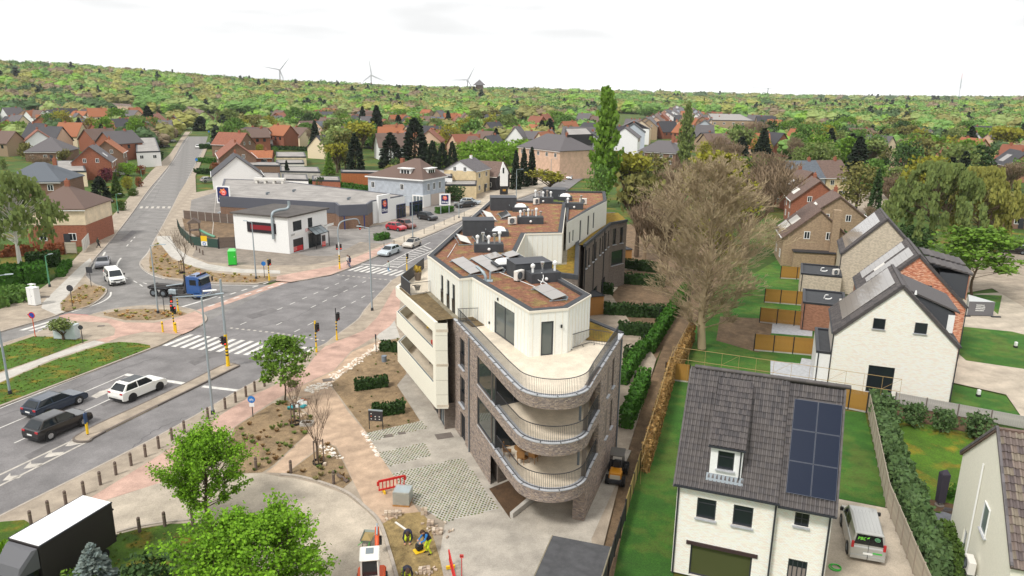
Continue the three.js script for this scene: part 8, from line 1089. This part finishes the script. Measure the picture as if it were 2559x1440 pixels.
const AREA=(u)=>u<520?'among the gardens left of the side road':u<1280?'between the houses behind the supermarket':u<1900?'near the main street beyond the poplars':'in the wooded gardens on the right',CN={fresh:'fresh green',bright:'bright green',mid:'mid green',soft:'pale green',yellow:'yellow green',olive:'olive',deep:'deep green',dark:'dark',brown:'brown',gold:'golden',lime:'lime green',twig:'bare brown',copper:'copper',purple:'purple',blue:'blue green',yew:'olive green',laurel:'grey green',hedge:'green',hedgedark:'dark green'},KN={b:'spreading tree',a:'airy tree',c:'conifer',d:'drooping tree',s:'shrub',p:'columnar tree'};
const auto=(u,v,h,w,k,c)=>{const l=CN[c]+' '+(k==='bare0'?'leafless tree':KN[k[0]])+' '+AREA(u);return tree(u,v,h,w,k,c,l,l);};
const K3={b:'broad0',B:'broad1',q:'broad2',r:'broad3',a:'airy0',A:'airy1',n:'bare0',c:'cone0',C:'cone1',k:'cone2',d:'droop',s:'shrub0',S:'shrub1'};
for(const[c,list]of Object.entries({
fresh:[[35,300,11,80,'B'],[255,290,13,55,'q'],[290,268,14,60,'q'],[335,292,13,50,'q'],[565,258,11,80,'a'],[640,300,6,60,'r'],[900,255,14,110,'b'],[1000,270,13,100,'r'],[1165,292,12,68,'B'],[1045,268,12,80,'b'],[1390,275,13,70,'b'],[1650,262,12,50,'b'],[2450,315,12,95,'B'],[2270,300,13,90,'b'],[2120,290,13,70,'d'],[2085,300,13,70,'r'],[1965,300,12,60,'b'],[1205,380,7,70,'S'],[1170,375,7,60,'S'],[680,265,12,60,'a'],[440,235,13,70,'b'],[820,380,7,34,'c']],
lime:[[1155,352,8,75,'S'],[1205,345,9,80,'S'],[1255,350,9,80,'S'],[1300,345,9,80,'S'],[1345,350,9,80,'S'],[1385,358,9,70,'S'],[1110,385,6,60,'S'],[315,405,4,50,'S'],[755,320,6,40,'S'],[870,330,6,60,'S']],
gold:[[185,230,15,95,'b'],[1110,238,16,48,'b'],[2165,248,17,70,'r'],[1150,250,13,60,'r'],[2280,245,17,70,'r'],[1290,265,13,60,'r']],
olive:[[700,240,14,80,'A'],[820,270,12,70,'r'],[1000,400,8,120,'A'],[1215,270,13,80,'A'],[2000,240,17,85,'b'],[2075,240,17,70,'r'],[2380,265,15,90,'A'],[2330,330,13,110,'A'],[2240,290,14,110,'r'],[2030,300,14,70,'r'],[1350,262,13,80,'r'],[1800,280,12,90,'A'],[2540,235,20,80,'A'],[2490,255,16,90,'r'],[60,355,6,40,'s'],[155,370,6,40,'A']],
twig:[[640,250,13,60,'n'],[750,255,12,60,'n'],[2040,262,15,70,'n'],[2440,290,12,90,'n'],[2300,340,11,80,'n'],[100,385,6,60,'n'],[1230,250,14,60,'n'],[2535,400,9,90,'n'],[1870,300,14,90,'n'],[1690,400,13,120,'n'],[1930,420,10,110,'n'],[1620,480,11,120,'n']],
dark:[[1035,293,17,90,'k'],[940,262,18,60,'c'],[975,330,12,70,'k'],[885,332,13,56,'k'],[1105,355,12,50,'k'],[1080,350,12,50,'k'],[1130,352,11,40,'k'],[905,265,16,40,'c'],[1290,372,11,34,'C'],[1310,368,11,34,'C'],[1330,366,11,34,'C'],[1375,295,13,60,'c'],[1355,300,12,50,'c'],[785,300,13,36,'C'],[845,320,9,24,'C'],[500,290,9,50,'k'],[325,225,12,30,'c'],[855,222,18,30,'c'],[245,440,6,60,'k'],[1120,275,13,28,'C'],[1240,320,11,46,'c'],[715,400,6,24,'c'],[1555,250,14,16,'C'],[1590,252,14,14,'C'],[1670,245,14,26,'c']],
deep:[[5,175,26,50,'C'],[30,230,18,60,'c'],[510,232,13,48,'b'],[640,240,13,60,'b'],[2200,235,20,22,'C'],[2230,235,20,20,'C'],[2200,420,11,40,'k'],[2260,300,14,60,'b'],[1135,462,4,60,'S'],[800,440,4,30,'S'],[2110,285,14,60,'b'],[1340,270,12,60,'b']],
mid:[[765,305,10,62,'d'],[1225,320,10,50,'d'],[600,262,12,60,'a'],[2390,420,10,80,'d'],[2150,320,13,70,'b'],[1440,265,13,70,'r'],[440,258,12,60,'b'],[830,300,10,40,'b'],[1415,285,12,60,'b'],[1820,255,14,60,'b'],[1780,250,14,60,'r'],[1230,290,12,60,'b'],[2420,300,13,60,'b'],[1620,268,12,60,'b']],
yew:[[285,430,6,36,'c'],[300,500,2.4,30,'S'],[255,505,2.2,30,'S'],[330,470,2,30,'S']],copper:[[540,405,3,40,'S'],[350,412,3,26,'S'],[345,440,3,22,'S']],purple:[[262,418,4,42,'S'],[430,325,4,24,'S']],
}))for(const[u,v,h,w,k]of list)auto(u,v,h,w,K3[k],c==='twig'?'twig':c);
hedge(PP([[-40,715],[60,708],[118,700]],0),2.6,2.6,'hedge','thick green hedge behind the green street lamp',{s:0.35});hedge(PP([[-60,770],[20,760],[60,742]],0),4,1.6,'mid','low spreading green bushes before the thick hedge',{s:0.4});hedge(PP([[150,693],[170,665]],KT),1.0,1.2,'hedge','short clipped hedge beside the stone gate pillar',{s:0.22});hedge(PP([[68,668],[150,662]],0),1.6,2.2,'hedgedark','dark hedge behind the birch',{s:0.3});hedge(PP([[0,640],[165,632]],0),1.4,1.6,'copper','brown hedge across the left garden',{s:0.3});hedge(PP([[940,602],[968,596]],KT),1.4,1.3,'hedge','clipped hedge at the entrance of the car park',{s:0.2});hedge(PP([[1092,534],[1128,528]],KT),1.6,1.4,'hedge','clipped hedge under the supermarket sign',{s:0.22});hedge(PP([[770,470],[850,478],[930,490]],0),1.6,2.4,'hedge','long clipped hedge behind the supermarket',{s:0.35});hedge(PP([[380,392],[402,396]],0),2,2.4,'hedgedark','dark hedge before the white modern house',{s:0.4});hedge(PP([[500,372],[540,372]],0),3,2,'hedgedark','dark hedge beside the brick gables',{s:0.4});hedge(PP([[495,405],[540,408]],0),2,1.6,'hedge','hedge before the red roofed gables',{s:0.4});hedge(PP([[490,432],[540,436]],0),2,1.4,'hedgedark','hedge beside the black edged white gable',{s:0.4});hedge(PP([[0,388],[45,386]],0),3,3.4,'hedgedark','tall dark hedge in the far left garden',{s:0.5});hedge(PP([[640,372],[800,378]],0),1.5,1.6,'hedgedark','long hedge between the garages',{s:0.5});
const pc={m:'precast',post:'precastpost',span:2,base:false};panelFence(PP([[105,598],[206,594]]),1.9,'pale concrete panel wall before the cream banded house',pc).userData.category='wall';panelFence(PP([[208,632],[243,588]],KT),2,'white slatted wall climbing beside the pavement',{m:'offwhite',post:'concrete3',span:1.6,base:false,y:KT}).userData.category='wall';panelFence(PP([[165,634],[192,634]]),1.9,'short concrete panel wall beside the garden gate',pc).userData.category='wall';
const wire={m:plain('wiregreen',46,76,66,0.7),post:'black',base:false,span:2.4,y:KT};panelFence(PP([[444,568],[452,588],[478,614],[546,622]],KT),1.6,'green screened wire fence around the play yard',wire);panelFence(PP([[548,622],[588,620]],KT),1.9,'grey board gate beside the pizzeria',{m:'weathered',post:'anthracite',base:false,y:KT});panelFence(PP([[460,548],[588,560]],KT),1.8,'weathered board fence behind the play yard',{m:'weathered',post:'concrete3',base:false,y:KT});
{const p=P(512,618,KT),t=thing('fence_banner','yellow and white banner hung on the green wire fence','banner',undefined,[p.x,KT+0.3,p.z+0.15],-0.15);part('yellow_sheet',bx(1.1,0.9,0.03,0,0.75,0),'yellow',t);part('white_sheet',bx(1.1,0.72,0.03,0,0,0),'white',t);part('blue_ring',new THREE.TorusGeometry(0.24,0.05,6,18).translate(0,0.36,0.03),'blue',t);const q=P(488,592,KT),s=thing('play_tower','wooden play tower with a green slide','play tower',undefined,[q.x,KT,q.z],0.3);for(const[x,z]of[[-.8,-.8],[.8,-.8],[.8,.8],[-.8,.8]])part('post',bx(0.12,2.6,0.12,x,0,z),wpost,s);part('platform',bx(1.7,0.1,1.7,0,1.2,0),wpost,s);part('roof',hull([[-1.1,2.6,-1.1],[1.1,2.6,-1.1],[1.1,2.6,1.1],[-1.1,2.6,1.1],[0,3.4,-.9],[0,3.4,.9]]),wpost,s);part('slide',tube([[0.8,1.3,0.4],[2.2,0.6,1.2],[3.4,0.15,1.8]],0.25,6),plain('slide',110,170,140,0.5),s);}
for(const[u,v]of[[960,622],[985,615],[1010,605],[1032,598],[1060,585],[1085,573],[1110,562],[1135,551],[1160,541]]){const p=P(u,v,KT),t=thing('railing_post','thin dark post of the chain along the car park','post','chain posts along the car park',[p.x,KT,p.z]);part('post',cyl(0.05,0.05,1.0,0,0,0,6),'black',t);part('cap',cyl(0.06,0.03,0.06,0,1.0,0,6),'black',t);}
// ---- scattered garden trees and the woods
const SOLID=scene.children.filter((o)=>['house','building','barn','extension'].includes(o.userData.category)&&o!==apt).map((o)=>{const b=new THREE.Box3().setFromObject(o),c=b.getCenter(V(0,0,0)),s=b.getSize(V(0,0,0));return[c.x,c.z,Math.hypot(s.x,s.z)/2];});
const ROADS=[[...mainRight,...[...mainLeft].reverse()],[...sideL,...[...sideR].reverse()],PP(blkShop),PP(blkIsl1),PP([[1470,450],[1700,380],[1800,330],[1835,285],[1760,262],[1690,262],[1560,318],[1460,345]]),blkNear,PP([[2390,600],[2800,600],[2800,1000],[2360,960]]),PP([[1440,640],[2060,560],[2600,620],[2600,1700],[1440,1700]])];
const free=(x,z,m=2)=>!SOLID.some((s)=>Math.hypot(x-s[0],z-s[1])<s[2]*0.8+m)&&!ROADS.some((r)=>inPoly([x,z],r));
const px=(x,z)=>{const fw=SP*EYE*1+CP*-z;return 1279.5+x/fw*FOC;};
for(const[N,A0,A1,R0,R1,big]of[[110,-0.62,0.62,150,470,0.35],[110,0.28,0.68,135,480,0.08],[60,-0.36,0.02,230,520,0.1],[30,-0.68,-0.36,230,520,0.1]]){let n=0;for(let i=0;i<5000&&n<N;i++){const az=rr(A0,A1),r=Math.sqrt(rr(R0*R0,R1*R1)),x=r*Math.sin(az),z=-r*Math.cos(az),u=px(x,z);if(!free(x,z,3)||(u>1100&&u<1430&&r<320))continue;n++;const sm=rnd()<big||(az<-0.28&&r<330),k=sm?pick(['shrub0','shrub1']):pick(['broad0','broad1','broad2','broad3','airy0','airy1','bare0','cone0']),c=k.startsWith('cone')?'dark':k==='bare0'?'twig':pick(['fresh','mid','soft','olive','gold','deep','mid','soft']),Hh=sm?rr(1.5,4):big<0.2?rr(9,15):rr(6,11),l=(sm?'small ':'scattered ')+CN[c]+' '+(k==='bare0'?'leafless tree':KN[k[0]])+' '+AREA(u);treeAt(x,z,Hh+hillAt(x,z),Hh*rr(0.32,0.5),k,c,l,l,{y:hillAt(x,z)-0.15});}}
{
const lump=()=>{const o=[],L=9;for(let i=0;i<L;i++){const a=i*2.4,f=i/L,r=2.6*Math.sin(Math.PI*(0.25+0.6*f))*(i%3?1:0.5),g=new THREE.IcosahedronGeometry(rr(1.7,2.5),1),p=g.attributes.position;for(let k=0;k<p.count;k++){const m=1+0.16*Math.sin(p.getX(k)*5+i)*Math.cos(p.getZ(k)*4+p.getY(k)*3);p.setXYZ(k,p.getX(k)*m,p.getY(k)*m*0.9,p.getZ(k)*m);}o.push(clean(g.translate(Math.cos(a)*r,2.6+f*5,Math.sin(a)*r)));}const g=merge(o),n=g.attributes.position.count,c=new Float32Array(n*3);for(let k=0;k<n;k+=3){const t=tone(0.22,0.06);for(let q=0;q<3;q++)c.set(t,(k+q)*3);}g.setAttribute('color',new THREE.BufferAttribute(c,3));const fl=broadCrown({H:10,R:4.4,cb:0.6,lobes:12,leaves:170,s:0.62,fill:0,j:0.25}).crown;for(const h of[g,fl]){h.deleteAttribute('uv');h.computeVertexNormals();}return mergeGeometries([g,fl]);},far={leaf:lump(),cone:coneCrown({leaves:130,s:1.0}).crown},cols=['mid','soft','olive','mid','fresh','mid','soft','yellow','olive','brown','olive','mid','deep'].map((k)=>LM(k).color),S={leaf:[[],[]],cone:[[],[]]};
const put=(r0,r1,N,h0,h1)=>{for(let i=0;i<N;i++){const az=rr(-0.7,0.7),r=Math.sqrt(rr(r0*r0,r1*r1)),x=r*Math.sin(az),z=-r*Math.cos(az);if(r<900&&!free(x,z,5))continue;const town=fbm(x/130+9,z/130+40,64,2,17);if(r<620&&az<0.25&&(town<0.42||rnd()<0.45))continue;const con=rnd()<0.045,h=rr(h0,h1)*(con?1.15:1),q=con?S.cone:S.leaf,w=h*rr(1.05,1.7),c=con?LM('dark').color:cols[Math.min(12,Math.floor(13*Math.min(0.999,Math.max(0,fbm(x/60+3,z/60+7,128,2,23)*1.9-0.45+rr(-0.16,0.16)))))];q[0].push(new THREE.Matrix4().compose(V(x,hillAt(x,z)-0.3,z),new THREE.Quaternion().setFromAxisAngle(V(0,1,0),rnd()*6.28),V(w/10,h/10,w/10)));q[1].push(c.clone().multiplyScalar(rr(1.1,1.3)));}};
put(330,620,1800,7,11);put(620,1100,5200,10,16);put(1100,2000,7000,13,20);put(2000,3600,3500,18,30);
const fm=mat('woodleaf',new THREE.Color(1,1,1),{vertexColors:true,roughness:0.95,side:THREE.DoubleSide});stuff('woodland',far.leaf,fm,...S.leaf).userData.label='continuous broadleaf woodland covering the hills and horizon';stuff('woodland',far.cone,fm,...S.cone).userData.label='scattered dark conifers in the distant woodland';
}
scene.fog=new THREE.FogExp2(new THREE.Color().setRGB(0.86,0.89,0.92),0.00007);
renderer.render(scene,camera);
